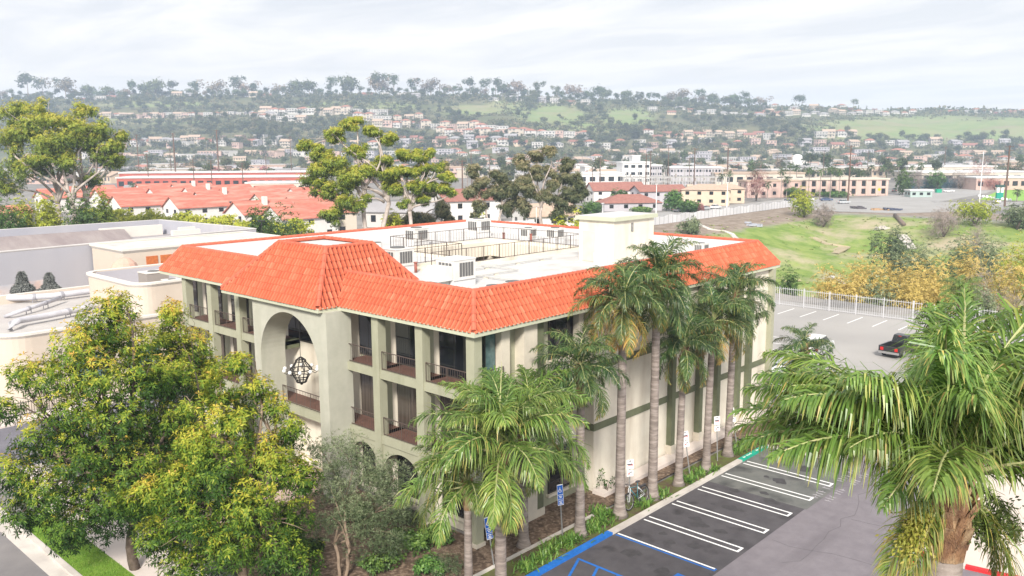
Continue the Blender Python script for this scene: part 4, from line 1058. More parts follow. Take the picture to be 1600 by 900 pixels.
# island palm beyond the bays, fan-like palm at the fence
b_ = G(1250, 690); palm('dark queen palm in the planted island beyond the parking bays', b_[:2], zat(b_[0], b_[1], 545), .24, SET_D, 18, .85, None, rg, boots=.8)
b_ = G(1497, 508); palm('small yellowish palm against the white fence', b_[:2], zat(b_[0], b_[1], 455), .3, SET_B, 24, .82, None, rg, boots=2.0)

# ------------------------------------------------------------------ broadleaf trees
def leafy_tree(name, label, cat, base, fork, lobes, nros, k, L_, W_, leafm, barkm, r0, seed, group=None, yb=.42, yk=.3, shell=.42, stems=1, a0=45, a1=105, inner=.25, sag=.2, twigs=3, spread=.9, upn=.35, gap=-.6, split=0):
    """trunk with limbs to every lobe, shoots with whorls of leaves through the lobes' volume"""
    rg = np.random.default_rng(seed); base = np.array(base, float); fork = np.array(fork, float)
    t = thing(name, label, cat, tuple(base), 0, group)
    b = MB()
    for s in range(stems):
        off = np.array([math.cos(s * 2.2), math.sin(s * 2.2), 0]) * r0 * 1.2 * (stems > 1)
        f_ = fork + off * 4
        limb(b, base + off, f_, r0 * (1.15 if stems == 1 else .75), r0 * .7, rg, 7, .05, seg=9)
    lob = [tuple(l) for l in lobes]
    zt = max(l[2] for l in lob)
    for i, l in enumerate(lob):
        c = np.array(l[:3]); s = i % stems
        off = np.array([math.cos(s * 2.2), math.sin(s * 2.2), 0]) * r0 * 1.2 * (stems > 1)
        f_ = fork + off * 4
        st = f_ + (np.array([0, 0, 1]) * max(0, (c[2] - fork[2])) * .28)
        st[:2] = f_[:2] + (c[:2] - f_[:2]) * .12
        if st[2] > fork[2] + .3: limb(b, f_, st, r0 * .62, r0 * .5, rg, 3, .03)
        pts = limb(b, st, c, r0 * .48, r0 * .14, rg, 6, .09, sagup=.06)
        for q in range(twigs):
            d = unit(rg.normal(0, 1, 3) + np.array([0, 0, .35])); p = np.array(pts[rg.integers(3, len(pts))])
            limb(b, p, c + d * l[3] * spread, r0 * .15, r0 * .03, rg, 3, .08, seg=4)
    b.build('trunk', barkm, t, True)
    if split:
        sub_ = []
        for l in lob:
            for q in range(split):
                d = unit(rg.normal(0, 1, 3)) * rg.uniform(.35, 1.0); sub_.append((l[0] + d[0] * l[3], l[1] + d[1] * l[3], l[2] + d[2] * l[4] * .9, l[3] * rg.uniform(.4, .72), l[4] * rg.uniform(.3, .55)))
        lob = sub_ + [(l[0], l[1], l[2], l[3] * .7, l[4] * .6) for l in lob]
    C, N, h, idx = lobe_points(lob, int(nros * (1.25 if split else 1)), rg, shell, upn, .24 if split else .10)
    keep = C[:, 2] > .3; C, N, h, idx = C[keep], N[keep], h[keep], idx[keep]
    # gaps: drop shoots where a coarse noise is low
    nz = np.sin(C[:, 0] * 1.9 + C[:, 2] * 1.1 + seed) * np.cos(C[:, 1] * 2.1 - C[:, 2] * 1.3) + .5 * np.sin(C[:, 0] * 4.1 + C[:, 1] * 3.7)
    keep = nz + .35 * np.sin(C[:, 2] * 5 + C[:, 1] * 4) > gap; C, N, h, idx, nz = C[keep], N[keep], h[keep], idx[keep], nz[keep]
    lob_n = rg.normal(0, .07, len(lob))
    # young shoots sit outside and high; lower crown's shade is painted into the tint
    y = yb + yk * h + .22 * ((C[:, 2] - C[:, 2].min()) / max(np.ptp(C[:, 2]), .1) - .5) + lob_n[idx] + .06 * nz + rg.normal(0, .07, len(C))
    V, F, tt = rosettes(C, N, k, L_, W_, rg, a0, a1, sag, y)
    np_mesh('crown', V - base, F, leafm, tint=tt, parent=t)
    return t
def LB(D, *pts):
    """lobes from picture positions: (px,py,radius_px,depth offset[,vertical squash])"""
    out = []
    for q in pts:
        d = D + q[3]; c = P(q[0], q[1], d); r = q[2] * d / FPX
        out.append((*c, r, r * (q[4] if len(q) > 4 else 1.0)))
    return out
# the big left tree
DA = 39.5
A_l = LB(DA, (165, 510, 50, 0), (120, 545, 48, -1), (205, 540, 50, 1), (75, 590, 42, -1.5), (150, 590, 55, -1), (225, 600, 52, 0), (185, 480, 30, .5), (268, 590, 42, 1.5), (35, 585, 28, -2), (110, 650, 52, -1.5), (190, 660, 58, -.5), (255, 670, 48, 1), (55, 690, 40, -2), (130, 710, 62, -1), (215, 730, 62, 0), (270, 735, 42, 1), (20, 745, 40, -2.2), (80, 765, 55, -1.5), (160, 790, 62, -.8), (230, 795, 50, .5), (35, 800, 36, -2), (110, 825, 42, -1), (10, 640, 26, -2))
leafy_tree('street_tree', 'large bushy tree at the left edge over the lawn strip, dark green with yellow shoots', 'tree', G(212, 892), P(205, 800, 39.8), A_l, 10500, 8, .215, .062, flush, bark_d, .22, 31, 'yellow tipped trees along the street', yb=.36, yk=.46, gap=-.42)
A2 = LB(45, (268, 490, 24, 0), (262, 530, 34, 0), (300, 545, 36, 1), (255, 590, 40, 0), (305, 600, 38, 1), (330, 575, 26, 1.5), (285, 660, 45, 0), (310, 720, 40, 0))
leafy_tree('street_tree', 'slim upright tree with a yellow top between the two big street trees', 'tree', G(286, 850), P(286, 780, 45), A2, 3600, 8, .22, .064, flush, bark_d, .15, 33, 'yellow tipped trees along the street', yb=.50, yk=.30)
DB = 36.3
B_l = LB(DB, (372, 568, 22, 0), (345, 605, 32, -.5), (398, 615, 32, .5), (302, 635, 24, -1), (360, 660, 48, -.5), (430, 635, 24, 1), (452, 675, 30, 1), (305, 690, 34, -1), (420, 720, 52, .5), (340, 735, 58, -1), (470, 745, 34, 1), (280, 760, 40, -1.5), (230, 775, 32, -1.8), (390, 790, 60, -.5), (200, 790, 24, -2), (300, 810, 50, -1.5), (455, 810, 40, .5), (250, 840, 42, -1.8), (350, 850, 52, -1), (430, 860, 45, 0), (470, 880, 34, .5), (290, 890, 40, -1.5))
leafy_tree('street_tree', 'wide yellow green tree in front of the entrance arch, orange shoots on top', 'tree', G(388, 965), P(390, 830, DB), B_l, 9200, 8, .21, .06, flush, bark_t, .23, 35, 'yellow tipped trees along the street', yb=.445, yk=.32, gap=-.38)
# olive tree
DO = 39.3
O_l = LB(DO, (540, 710, 42, 0), (585, 740, 42, 0), (510, 750, 36, -.5), (560, 780, 55, 0), (610, 790, 40, .5), (520, 810, 36, -.5), (570, 840, 42, 0), (610, 840, 36, .5), (500, 700, 24, -.3), (620, 745, 26, .5))
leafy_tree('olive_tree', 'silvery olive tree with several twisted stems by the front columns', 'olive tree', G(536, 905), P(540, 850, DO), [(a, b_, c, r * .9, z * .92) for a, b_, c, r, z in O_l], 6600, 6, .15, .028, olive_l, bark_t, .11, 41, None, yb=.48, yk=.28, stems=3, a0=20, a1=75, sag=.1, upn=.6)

# ------------------------------------------------------------------ shrubs and bedding
def bush(name, label, cat, c, r, rz, n, k, L_, W_, m, seed, group=None, z0=0, yb=.45, yk=.28, lobn=5, a0=40, a1=100, stem=True, sag=.2):
    rg = np.random.default_rng(seed); c = np.array([c[0], c[1], z0], float)
    lob = [(c[0] + rg.normal(0, .36) * r, c[1] + rg.normal(0, .36) * r, z0 + rz * rg.uniform(.40, .62), r * rg.uniform(.5, .7), rz * rg.uniform(.38, .5)) for _ in range(lobn)]
    t = thing(name, label, cat, tuple(c), 0, group)
    if stem:
        b = MB()
        for l in lob: limb(b, c + rg.normal(0, .04, 3) * np.array([1, 1, 0]), np.array(l[:3]), .035 * r + .008, .01, rg, 3, .06, seg=5)
        b.build('stem', bark_d, t, True)
    C, N, h, idx = lobe_points(lob, n, rg, .45, .4)
    kp = C[:, 2] > z0 + .04; C, N, h = C[kp], N[kp], h[kp]
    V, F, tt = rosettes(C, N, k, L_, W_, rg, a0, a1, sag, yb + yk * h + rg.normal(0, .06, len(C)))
    np_mesh('foliage', V - c, F, m, tint=tt, parent=t)
    return t
gl_ = 'shrubs in the front garden bed'
for i, (px, py, r, h, mm, lb) in enumerate([
    (652, 860, .95, .9, shrub_l, 'glossy green shrub in the bed below the second front column'),
    (690, 845, .8, .75, shrub_l, 'glossy green shrub close to the window sill of the front corner'),
    (625, 850, .6, .6, shrub_l, 'small glossy shrub left of the two bigger ones in the front bed'),
    (590, 888, 1.0, .9, shrub_l, 'dark green shrub at the foot of the olive tree'),
    (480, 868, .75, .75, shrub_l, 'small round green shrub between the wide yellow green tree and the olive'),
    (640, 820, .9, .7, olive_l, 'grey green low shrub against the front columns'),
    (700, 895, 1.3, .7, olive_l, 'broad grey green ground shrub left of the slim palm trunk'),
    (665, 895, .9, .6, shrub_l, 'low green shrub at the bottom edge beside the grey ground shrub'),
    (610, 815, 1.1, 1.1, olive_l, 'wispy grey shrub right of the olive crown'),
    (560, 815, .8, .8, shrub_l, 'dark shrub half hidden behind the olive tree')]):
    g_ = G(px, py); bush('garden_shrub', lb, 'shrub', g_[:2], r, h, 260 if mm is shrub_l else 420, 7, .16 if mm is shrub_l else .1, .085 if mm is shrub_l else .025, mm, 100 + i, gl_, .08, yb=.42)
def strap_clump(label, x, y, z, r, n, seed, m, h=.55):
    rg = np.random.default_rng(seed)
    C = np.stack([x + rg.normal(0, r * .35, n), y + rg.normal(0, r * .35, n), np.full(n, z)], -1)
    az = rg.uniform(0, 6.28, n); el = np.radians(rg.uniform(38, 80, n)); d = np.stack([np.cos(az) * np.cos(el), np.sin(az) * np.cos(el), np.sin(el)], -1)
    s = np.stack([-np.sin(az), np.cos(az), np.zeros(n)], -1); L_ = h * rg.uniform(.6, 1.2, n); w_ = .036
    g = np.array([0, 0, -1.0]); pts = [C]; dd = d
    for q in range(3): pts.append(pts[-1] + dd * (L_ / 3)[:, None]); dd = unit(dd + g * .42)
    wp = [.7, 1, .8, .1]; V, F, T_ = [], [], []; o = 0; tb = rg.uniform(.2, .9, n)
    for q in range(3):
        V.append(np.stack([pts[q] - s * w_ * wp[q], pts[q] + s * w_ * wp[q], pts[q + 1] + s * w_ * wp[q + 1], pts[q + 1] - s * w_ * wp[q + 1]], 1).reshape(-1, 3)); F.append(np.arange(4 * n).reshape(n, 4) + o); o += 4 * n; T_.append(tb)
    V = np.concatenate(V) - np.array([x, y, z]); o_ = np_mesh('strap_leaf_plant', V, np.concatenate(F), m, tint=np.concatenate(T_)); o_.location = (x, y, z)
    return tag(o_, label, 'plant', 'strap leaved plants along the kerb')
sc_ = [(940, 818, 'strap leaved clump right of the first wall palm'), (925, 828, 'strap leaved clump at the foot of the first wall palm'), (952, 806, 'tall strap leaved clump left of the second wall palm'), (935, 802, 'strap leaved clump against the bed edging near the second wall palm'), (1005, 790, 'small leafy clump under the bicycle wheels'), (1032, 775, 'strap leaved clump right of the third wall palm'), (1075, 752, 'strap leaved clump at the post of the second white sign'), (1092, 741, 'strap leaved clump left of the fifth wall palm'), (1113, 735, 'dark low clump between the fifth and last wall palms'), (1150, 706, 'bright strap leaved clump at the leaning white sign'), (1162, 698, 'large strap leaved clump behind the leaning white sign'), (1178, 690, 'small clump at the far end of the green kerb'),
       (862, 862, 'strap leaved clump left of the blue sign post'), (880, 850, 'strap leaved clump at the foot of the blue sign post'), (897, 845, 'bright strap leaved clump just right of the blue sign post'), (845, 875, 'bright strap leaved clump near the bottom end of the blue kerb'), (822, 890, 'yellow green strap leaved clump nearest the bottom edge')]
for i, (px, py, lb) in enumerate(sc_):
    g_ = G(px, py, .08); strap_clump(lb, g_[0], min(g_[1], KY + 1.6) if g_[1] < -1.8 else g_[1], .08, .75, 95, 300 + i, strap_l, .5 if i != 10 else .75)
for px, py, lb in ((1290, 690, 'dark round shrub in the island right of its palm'), (1225, 683, 'dark shrub at the left end of the planted island'), (1268, 682, 'low bright plant at the foot of the island palm')):
    g_ = G(px, py); bush('garden_shrub', lb, 'shrub', g_[:2], .8 if px != 1268 else .5, .9 if px != 1268 else .4, 200, 8, .28, .04, strap_l, px, 'shrubs in the parking island', .08, a0=15, a1=80)
bush('climber', 'thin dark climbing plant against the stucco wall left of the second palm', 'plant', (10.0, -.5), .55, 1.7, 26, 5, .14, .09, shrub_l, 77, None, .1, lobn=4)
# ------------------------------------------------------------------ signs
sign_w = mat('sign_white', (.78, .78, .78), .5); sign_b = mat('sign_blue', (.015, .12, .50), .5); sign_r = mat('sign_red', (.6, .03, .03), .5); sign_k = mat('sign_black', (.05, .05, .06), .5)
post_m = mat('galvanised_post', (.36, .36, .36), .5, (.28, .28, .28), 8, 4, metal=.4)
def sign(label, base, top_px, w_, h_, blue, face, group):
    """post from base leaning to where the picture shows the panel's centre; panel faces the car park"""
    t = thing('parking_sign', label, 'sign', (base[0], base[1], .08), 0, group)
    zc = None
    b0 = np.array([base[0], base[1], .08]); D = (b0 - CAM) @ CF
    tp = P(*top_px, D)
    u = unit(tp - b0); top = tp + u * h_ / 2
    b = MB(); b.bar(b0, top, .055, .04); b.build('post', post_m, t)
    n = unit(np.array(face, float)); sx = unit(np.cross(u, n)); n = np.cross(sx, u)
    def pan(bm, cx, cz, hw, hh, d0, d1, m=0):
        c = tp + sx * cx + u * cz
        q = [c - sx * hw - u * hh, c + sx * hw - u * hh, c + sx * hw + u * hh, c - sx * hw + u * hh]
        bm.hexa([p + n * d0 for p in q], [p + n * d1 for p in q], m)
    b = MB(); W2, H2 = w_ / 2, h_ / 2
    if blue:
        pan(b, 0, 0, W2, H2, .025, .031, 0); pan(b, 0, H2 * .47, W2 * .9, H2 * .44, .031, .034, 1); pan(b, 0, -H2 * .22, W2 * .9, H2 * .20, .031, .034, 1); pan(b, 0, -H2 * .70, W2 * .9, H2 * .24, .031, .034, 1)
    else:
        pan(b, 0, H2 * .42, W2, H2 * .56, .025, .031, 0); pan(b, 0, -H2 * .62, W2 * .92, H2 * .36, .025, .031, 0)
    b.build('panel', [sign_w, sign_b], t)
    b = MB()
    if blue:   # wheelchair symbol and illegible lines
        zc_ = H2 * .45; s = W2 * .75
        for i in range(12):
            a0 = R(60 + i * 24); a1 = R(84 + i * 24)
            if i < 11:
                for rr in (.0,):
                    c0 = (-.1 * s + .55 * s * math.cos(a0), zc_ - .25 * s + .55 * s * math.sin(a0)); c1 = (-.1 * s + .55 * s * math.cos(a1), zc_ - .25 * s + .55 * s * math.sin(a1))
                    pan(b, (c0[0] + c1[0]) / 2, (c0[1] + c1[1]) / 2, .14 * s, .11 * s, .034, .036)
        pan(b, -.05 * s, zc_ + .85 * s, .15 * s, .15 * s, .034, .036); pan(b, -.05 * s, zc_ + .3 * s, .1 * s, .42 * s, .034, .0365); pan(b, .2 * s, zc_ - .05 * s, .28 * s, .09 * s, .034, .037); pan(b, .5 * s, zc_ - .45 * s, .09 * s, .35 * s, .034, .036)
        for zz_, ww in ((-.14, .55), (-.28, .35), (-.6, .6), (-.74, .4), (-.85, .55)): pan(b, 0, zz_ * H2, ww * W2, .035 * H2, .034, .036)
        b.build('symbol', sign_w, t)
    else:
        pan(b, 0, H2 * .80, W2 * .25, .03, .031, .034, 0); pan(b, -W2 * .1, H2 * .42, W2 * .7, .035, .031, .034, 0); pan(b, W2 * .1, H2 * .28, W2 * .7, .014, .031, .034, 1); pan(b, W2 * .6, H2 * .36, W2 * .15, .02, .0311, .0345, 1); pan(b, W2 * .2, -H2 * .5, W2 * .4, .025, .031, .034, 0); pan(b, -W2 * .3, -H2 * .68, W2 * .3, .03, .031, .034, 1)
        b.build('print', [sign_k, sign_r], t)
sign('blue disabled parking sign on a straight post between the second and nearest wall palms', G(879, 842), (875, 773), .36, 1.05, True, (-.3, -1, 0), 'blue parking signs')
sign('blue disabled parking sign on a tilted post left of the thick pale palm trunk', G(772, 888), (763, 825), .36, 1.05, True, (-.2, -1, 0), 'blue parking signs')
sign('white parking sign behind the bicycle', (9.95, -2.05), (984, 731), .5, .95, False, (-.3, -1, 0), 'white parking signs')
sign('white parking sign on a tilted dark post right of the fourth wall palm', G(1078, 745), (1071, 686), .5, .95, False, (-.3, -1, 0), 'white parking signs')
sign('white parking sign on an upright post left of the last wall palm', G(1121, 722), (1120, 662), .5, .95, False, (-.3, -1, 0), 'white parking signs')
sign('white parking sign on a strongly leaning post right of the last wall palm', G(1152, 700), (1144, 648), .36, .95, False, (-.9, -.5, 0), 'white parking signs')
sign('white sign tipped over in the planted island', G(1223, 684), (1232, 672), .5, .8, False, (-.4, -1, .4), 'white parking signs')

# ------------------------------------------------------------------ bicycle leaning by the palm
tyre_m = mat('tyre_rubber', (.025, .025, .025), .8); teal_m = mat('bike_paint', (.05, .17, .20), .35, spec=.5); bwhite = mat('bike_white', (.7, .72, .74), .4)
bk = thing('bicycle', 'teal and white bicycle with a black saddle leaning between two palm trunks', 'bicycle', (9.6, -2.35, .09))
f0 = G(982, 797, .09); r0_ = G(1004, 785, .09); u = unit(np.array([r0_[0] - f0[0], r0_[1] - f0[1], 0])); wb = 1.08
fc = np.array([f0[0], f0[1], .09 + .35]); rc = fc + u * wb; lean_v = np.array([-u[1], u[0], 0]) * .16; upv = unit(np.array([0, 0, 1]) + lean_v)
bk.location = (f0[0], f0[1], .09); bk.scale = (1.35, 1.35, 1.35)
nrm = unit(np.cross(u, upv))
def wheel(c, nm):
    b = MB(); b.tube([c + (u * math.cos(a) + upv * math.sin(a)) * .335 for a in np.linspace(0, 2 * math.pi, 29)], .034, 6, 0, False)
    o = b.build('wheel', tyre_m, bk, True)
    s = MB(); s.tube([c + (u * math.cos(a) + upv * math.sin(a)) * .305 for a in np.linspace(0, 2 * math.pi, 25)], .011, 5, 0, False)
    for k in range(12):
        a = k * math.pi / 6; s.bar(c, c + (u * math.cos(a) + upv * math.sin(a)) * .3, .004)
    s.ball(c, .03, nu=6, nv=4); s.build('rim', post_m, o)
wheel(fc, 'f'); wheel(rc, 'r')
bb = fc + u * .62 + upv * -.05; hd = fc + u * .16 + upv * .52; st = fc + u * .70 + upv * .42; sd_ = fc + u * .74 + upv * .58
b = MB()
for p, q, r_ in ((hd, bb, .022), (hd, st, .02), (bb, sd_, .017)): b.tube([p, q], r_, 7)
b.build('frame', teal_m, bk, True)
b = MB()
for s in (-.04, .04): b.tube([bb + nrm * s, rc + nrm * s * 1.4], .012, 6); b.tube([st + nrm * s * .5, rc + nrm * s * 1.4], .011, 6); b.tube([hd + nrm * s, fc + nrm * s * 1.2], .013, 6)
b.tube([hd, hd + upv * .1 - u * .02], .017, 6); b.build('fork', bwhite, bk, True)
b = MB(); hb = hd + upv * .13 - u * .03; b.tube([hb - nrm * .33 + u * .10, hb - nrm * .12, hb + nrm * .12, hb + nrm * .33 + u * .10], .016, 6); b.build('handlebar', sign_k, bk, True)
b = MB(); b.ball(sd_ + upv * .03 + u * .02, .14, .08, .035); b.tube([sd_, sd_ + upv * .03], .02, 6); b.build('saddle', sign_k, bk, True)
b = MB()
for s in (-.06, .06): b.tube([st + nrm * s, rc + upv * .36 + u * .06 + nrm * s], .008, 5)
b.hexa(*[[rc + upv * (.36 + dz) + u * a_ + nrm * s_ for a_, s_ in ((-.22, -.07), (.2, -.07), (.2, .07), (-.22, .07))] for dz in (0, .02)]); b.build('rack', sign_k, bk)
b = MB(); b.tube([bb + nrm * .07 + upv * .09, bb + nrm * .07, bb + nrm * .08 - upv * .16], .012, 5); b.tube([bb + nrm * .06 + (u * math.cos(a) + upv * math.sin(a)) * .09 for a in np.linspace(0, 6.28, 15)], .008, 4); b.build('crank', sign_k, bk)

# ------------------------------------------------------------------ hydrant by the red kerb
hy = G(1424, 880); hx = thing('fire_hydrant', 'red fire hydrant half hidden behind the big palm beside the drive lane', 'fire hydrant', (hy[0], hy[1], 0))
b = MB(); prof = [(0, .17), (.05, .17), (.06, .12), (.55, .12), (.57, .17), (.62, .17), (.64, .13), (.78, .10), (.84, .04), (.92, .04)]
b.tube([(hy[0], hy[1], z) for z, _ in prof], [r_ for _, r_ in prof], 14); b.build('barrel', red_p, hx, True)
for a in (0, 2.1, 4.2):
    b = MB(); b.tube([(hy[0], hy[1], .45), (hy[0] + .22 * math.cos(a), hy[1] + .22 * math.sin(a), .45)], .06, 10); b.build('outlet', red_p, hx)

# ------------------------------------------------------------------ vehicles
car_glass = mat('car_glass', (.02, .025, .03), .08, spec=.8); tail_m = mat('tail_lamp', (.5, .02, .02), .3); head_m = mat('head_lamp', (.7, .7, .7), .2); chrome = mat('wheel_alloy', (.45, .45, .46), .35, metal=.7)
PAINT = {n: mat('car_paint_' + n, c, .28, spec=.6) for n, c in (('white', (.74, .74, .74)), ('silver', (.42, .44, .46)), ('black', (.018, .018, .02)), ('blue', (.05, .08, .16)), ('red', (.45, .03, .03)), ('grey', (.16, .17, .18)))}
def extr(mb, prof, hw, m=0, taper=None):
    """side profile (x,z) swept over the width, edges drawn in a little"""
    n = len(prof); lev = ((-hw, .93), (-hw * .9, 1), (hw * .9, 1), (hw, .93)) ; b0 = len(mb.v)
    cz = sum(p[1] for p in prof) / n; cx = sum(p[0] for p in prof) / n
    for y, s in lev:
        for x, z in prof: mb.v.append((cx + (x - cx) * (s if s < 1 else 1), y * (1 if taper is None else taper(z)), cz + (z - cz) * (s if s < 1 else 1)))
    for k in range(3):
        for i in range(n):
            j = (i + 1) % n; mb.f.append((b0 + k * n + i, b0 + k * n + j, b0 + (k + 1) * n + j, b0 + (k + 1) * n + i)); mb.m.append(m)
    mb.f.append(tuple(b0 + i for i in range(n))[::-1]); mb.m.append(m); mb.f.append(tuple(b0 + 3 * n + i for i in range(n))); mb.m.append(m)
def wheels(t, xs, hw, r):
    for x in xs:
        for s in (-1, 1):
            b = MB(); b.tube([(x, s * (hw - .2), r), (x, s * (hw + .01), r)], r, 16); o = b.build('wheel', tyre_m, t)
            b = MB(); b.tube([(x, s * (hw - .05), r), (x, s * (hw + .022), r)], r * .6, 12); b.build('rim', chrome, o)
def car(label, paint, loc, rz, kind='sedan', group=None):
    t = thing('pickup_truck' if kind == 'pickup' else 'parked_car', label, 'pickup' if kind == 'pickup' else 'car', (0, 0, 0), 0, group)
    p = PAINT[paint]; b = MB(); tp = lambda z: 1 - max(0, z - .85) * .22
    if kind == 'sedan':
        extr(b, [(-2.25, .35), (-2.3, .62), (-2.2, .88), (-1.55, .95), (1.0, .93), (2.0, .78), (2.28, .6), (2.25, .32), (1.8, .25), (-1.9, .25)], .88)
        b.build('body', p, t); g = MB(); extr(g, [(-1.7, .93), (-1.05, 1.36), (.25, 1.38), (1.1, .92)], .76, 0, tp); g.build('glasshouse', car_glass, t)
        r_ = MB(); extr(r_, [(-1.12, 1.355), (-1.0, 1.41), (.2, 1.43), (.34, 1.365)], .70, 0, tp); r_.build('roof', p, t)
        for s in (-1, 1):
            for x in (-1.1, -.35, .35): q = MB(); q.bar((x, s * .72, .94), (x + (.12 if x < 0 else -.05), s * .66, 1.37), .07, .05); q.build('pillar', p, t)
        wheels(t, (-1.4, 1.38), .86, .32); xl = -2.27; zl = .72
    elif kind == 'van':
        extr(b, [(-2.3, .35), (-2.35, .9), (-2.3, 1.05), (1.3, 1.05), (2.15, .95), (2.35, .6), (2.3, .3), (-2.2, .28)], .92); b.build('body', p, t)
        g = MB(); extr(g, [(-2.28, 1.04), (-2.1, 1.68), (.4, 1.72), (1.35, 1.04)], .82, 0, tp); g.build('glasshouse', car_glass, t)
        r_ = MB(); extr(r_, [(-2.12, 1.66), (-2.0, 1.75), (.35, 1.78), (.5, 1.70)], .78, 0, tp); r_.build('roof', p, t); wheels(t, (-1.45, 1.42), .9, .34); xl = -2.33; zl = .85
    else:
        extr(b, [(-.55, .42), (-.55, 1.12), (.9, 1.12), (1.05, 1.1), (2.6, 1.02), (2.85, .75), (2.8, .42)], .98); 
        b.box(-2.8, -.98, .45, -.55, -.86, 1.12); b.box(-2.8, .86, .45, -.55, .98, 1.12); b.box(-2.85, -.97, .5, -2.78, .97, 1.1); b.box(-2.77, -.86, .45, -.55, .86, .62)
        b.build('body', p, t)
        g = MB(); extr(g, [(-.5, 1.11), (-.38, 1.72), (.55, 1.74), (1.25, 1.1)], .84, 0, tp); g.build('glasshouse', car_glass, t)
        r_ = MB(); extr(r_, [(-.42, 1.71), (-.36, 1.8), (.5, 1.82), (.62, 1.73)], .80, 0, tp); r_.build('roof', p, t)
        q = MB(); q.box(-2.93, -.95, .42, -2.85, .95, .62); q.build('bumper', chrome, t); wheels(t, (-1.75, 1.75), .96, .4); xl = -2.86; zl = .9
        q = MB(); q.box(-.57, -.12, 1.72, -.5, .12, 1.77); q.build('brake_light', tail_m, t)
    for s in (-1, 1):
        q = MB(); q.box(xl - .02, s * .66 - .14, zl - .09 - (.1 if kind == 'pickup' else 0), xl + .04, s * .66 + .14, zl + .1); q.build('tail_light', tail_m, t)
        q = MB(); q.box(-xl - .12, s * .62 - .16, zl - .12, -xl - .0 + .03, s * .62 + .16, zl + .02); q.build('headlight', head_m, t)
    t.location = loc; t.rotation_euler.z = rz
    return t
az = lambda a: R(a)
p_ = G(1408, 552); car('black pickup truck seen from behind on the rear car park, bed empty', 'black', (p_[0], p_[1], .01), az(-4), 'pickup')
for px, py, kind, paint, rz, lb in ((1277, 552, 'van', 'white', 5, 'white car with a red tail light behind the dark island palm'), (1222, 592, 'sedan', 'silver', 185, 'silver car parked at the building end beside the fence post'), (1212, 612, 'van', 'white', 185, 'white car nose out next to the end column of the building')):
    p_ = G(px, py); car(lb, paint, (p_[0], p_[1], .01), az(rz), kind, 'cars on the rear car park')
# a low slatted gate beyond the island and the white palisade fence round the car park
gate_m = mat('white_metal', (.52, .52, .54), .6)
def picket(name, label, cat, a, b_, z, h, m, sp=.2, post=3.0, group=None, pr=.014, rails=(.08, .92), zf=None):
    a = np.array(a[:2]); b_ = np.array(b_[:2]); L_ = np.linalg.norm(b_ - a); t = thing(name, label, cat, (a[0], a[1], z), 0, group)
    r = MB(); n = int(L_ / sp)
    for i in range(n + 1):
        p = a + (b_ - a) * i / n; r.bar((*p, z + .05), (*p, z + h), pr * 2)
    for f in rails: r.bar((*a, z + h * f), (*b_, z + h * f), .05, .05)
    r.build('picket_panel', m, t)
    k = max(1, int(round(L_ / post)))
    for i in range(k + 1):
        p = a + (b_ - a) * i / k; q = MB(); q.box(p[0] - .045, p[1] - .045, z, p[0] + .045, p[1] + .045, z + h + .08); q.build('post', m, t)
    return t
f1, f2 = G(1205, 482), G(1480, 507); f3 = G(1600, 521)
picket('palisade_fence', 'white palisade fence along the far side of the car park', 'fence', (72.2, 60), (72.2, 3), 0, 2.3, gate_m, .26, 3.2, pr=.015)
picket('palisade_fence', 'white palisade fence running on behind the small yellowish palm', 'fence', (72.2, 2.9), (74.5, -40), 0, 2.3, gate_m, .26, 3.2, pr=.015)
picket('metal_gate', 'grey slatted gate behind the island palm', 'gate', (32.2, 1.5), (31.7, -8.2), 0, 1.5, post_m, .3, 3.0)
rg_ = picket('metal_railing', 'thin black railing in front of the rounded cream building', 'railing', (-14, 40.6), (-3.5, 39.9), .14, 1.05, iron, .17, 2.6)
# light poles
def lamp_pole(label, x, y, h, group, z=0, m=None, head=True, r=.07):
    t = thing('lamp_post', label, 'lamp post', (x, y, z), 0, group); b = MB(); b.tube([(x, y, z), (x, y, z + h)], [r, r * .6], 8); b.build('pole', m or post_m, t)
    if head:
        q = MB(); q.box(x - .45, y - .18, z + h, x + .45, y + .18, z + h + .14); q.build('lamp_head', m or post_m, t)
g_ = G(410, 372, 6); lamp_pole('dark car park lamp post between the grey building and the tiled roof', *P(410, 375, 112)[:2], 10.2, None, 0, iron)

# ------------------------------------------------------------------ the rounded cream building with pipes on its roof
cream = mat('cream_render', (.57, .50, .43), .92, (.53, .46, .39), .6, 7, .35, .7, .15, 20, c3=(.58, .48, .40), scale3=.18)
trim_w = mat('pale_cornice', (.62, .59, .55), .85, (.66, .62, .57), 1, 5)
roof_g = mat('gravel_roof', (.50, .475, .455), .95, (.42, .40, .385), .6, 8, .3, .7, .2, 30, c3=(.44, .41, .40), scale3=.3)
pvc = mat('white_pipe', (.52, .52, .56), .5, (.45, .45, .49), 1.5, 4); clampm = mat('pipe_clamp', (.30, .30, .33), .6)
def round_rect(x0, y0, x1, y1, r, corners=(1, 1, 1, 1), seg=8):
    pts = []
    for (cx, cy, a0, on) in ((x0 + r, y0 + r, 180, corners[0]), (x1 - r, y0 + r, 270, corners[1]), (x1 - r, y1 - r, 0, corners[2]), (x0 + r, y1 - r, 90, corners[3])):
        if on: pts += [(cx + r * math.cos(R(a0 + 90 * i / seg)), cy + r * math.sin(R(a0 + 90 * i / seg))) for i in range(seg + 1)]
        else:
            sx = -1 if cx < (x0 + x1) / 2 else 1; sy = -1 if cy < (y0 + y1) / 2 else 1; pts.append((cx + sx * r, cy + sy * r))
    return pts
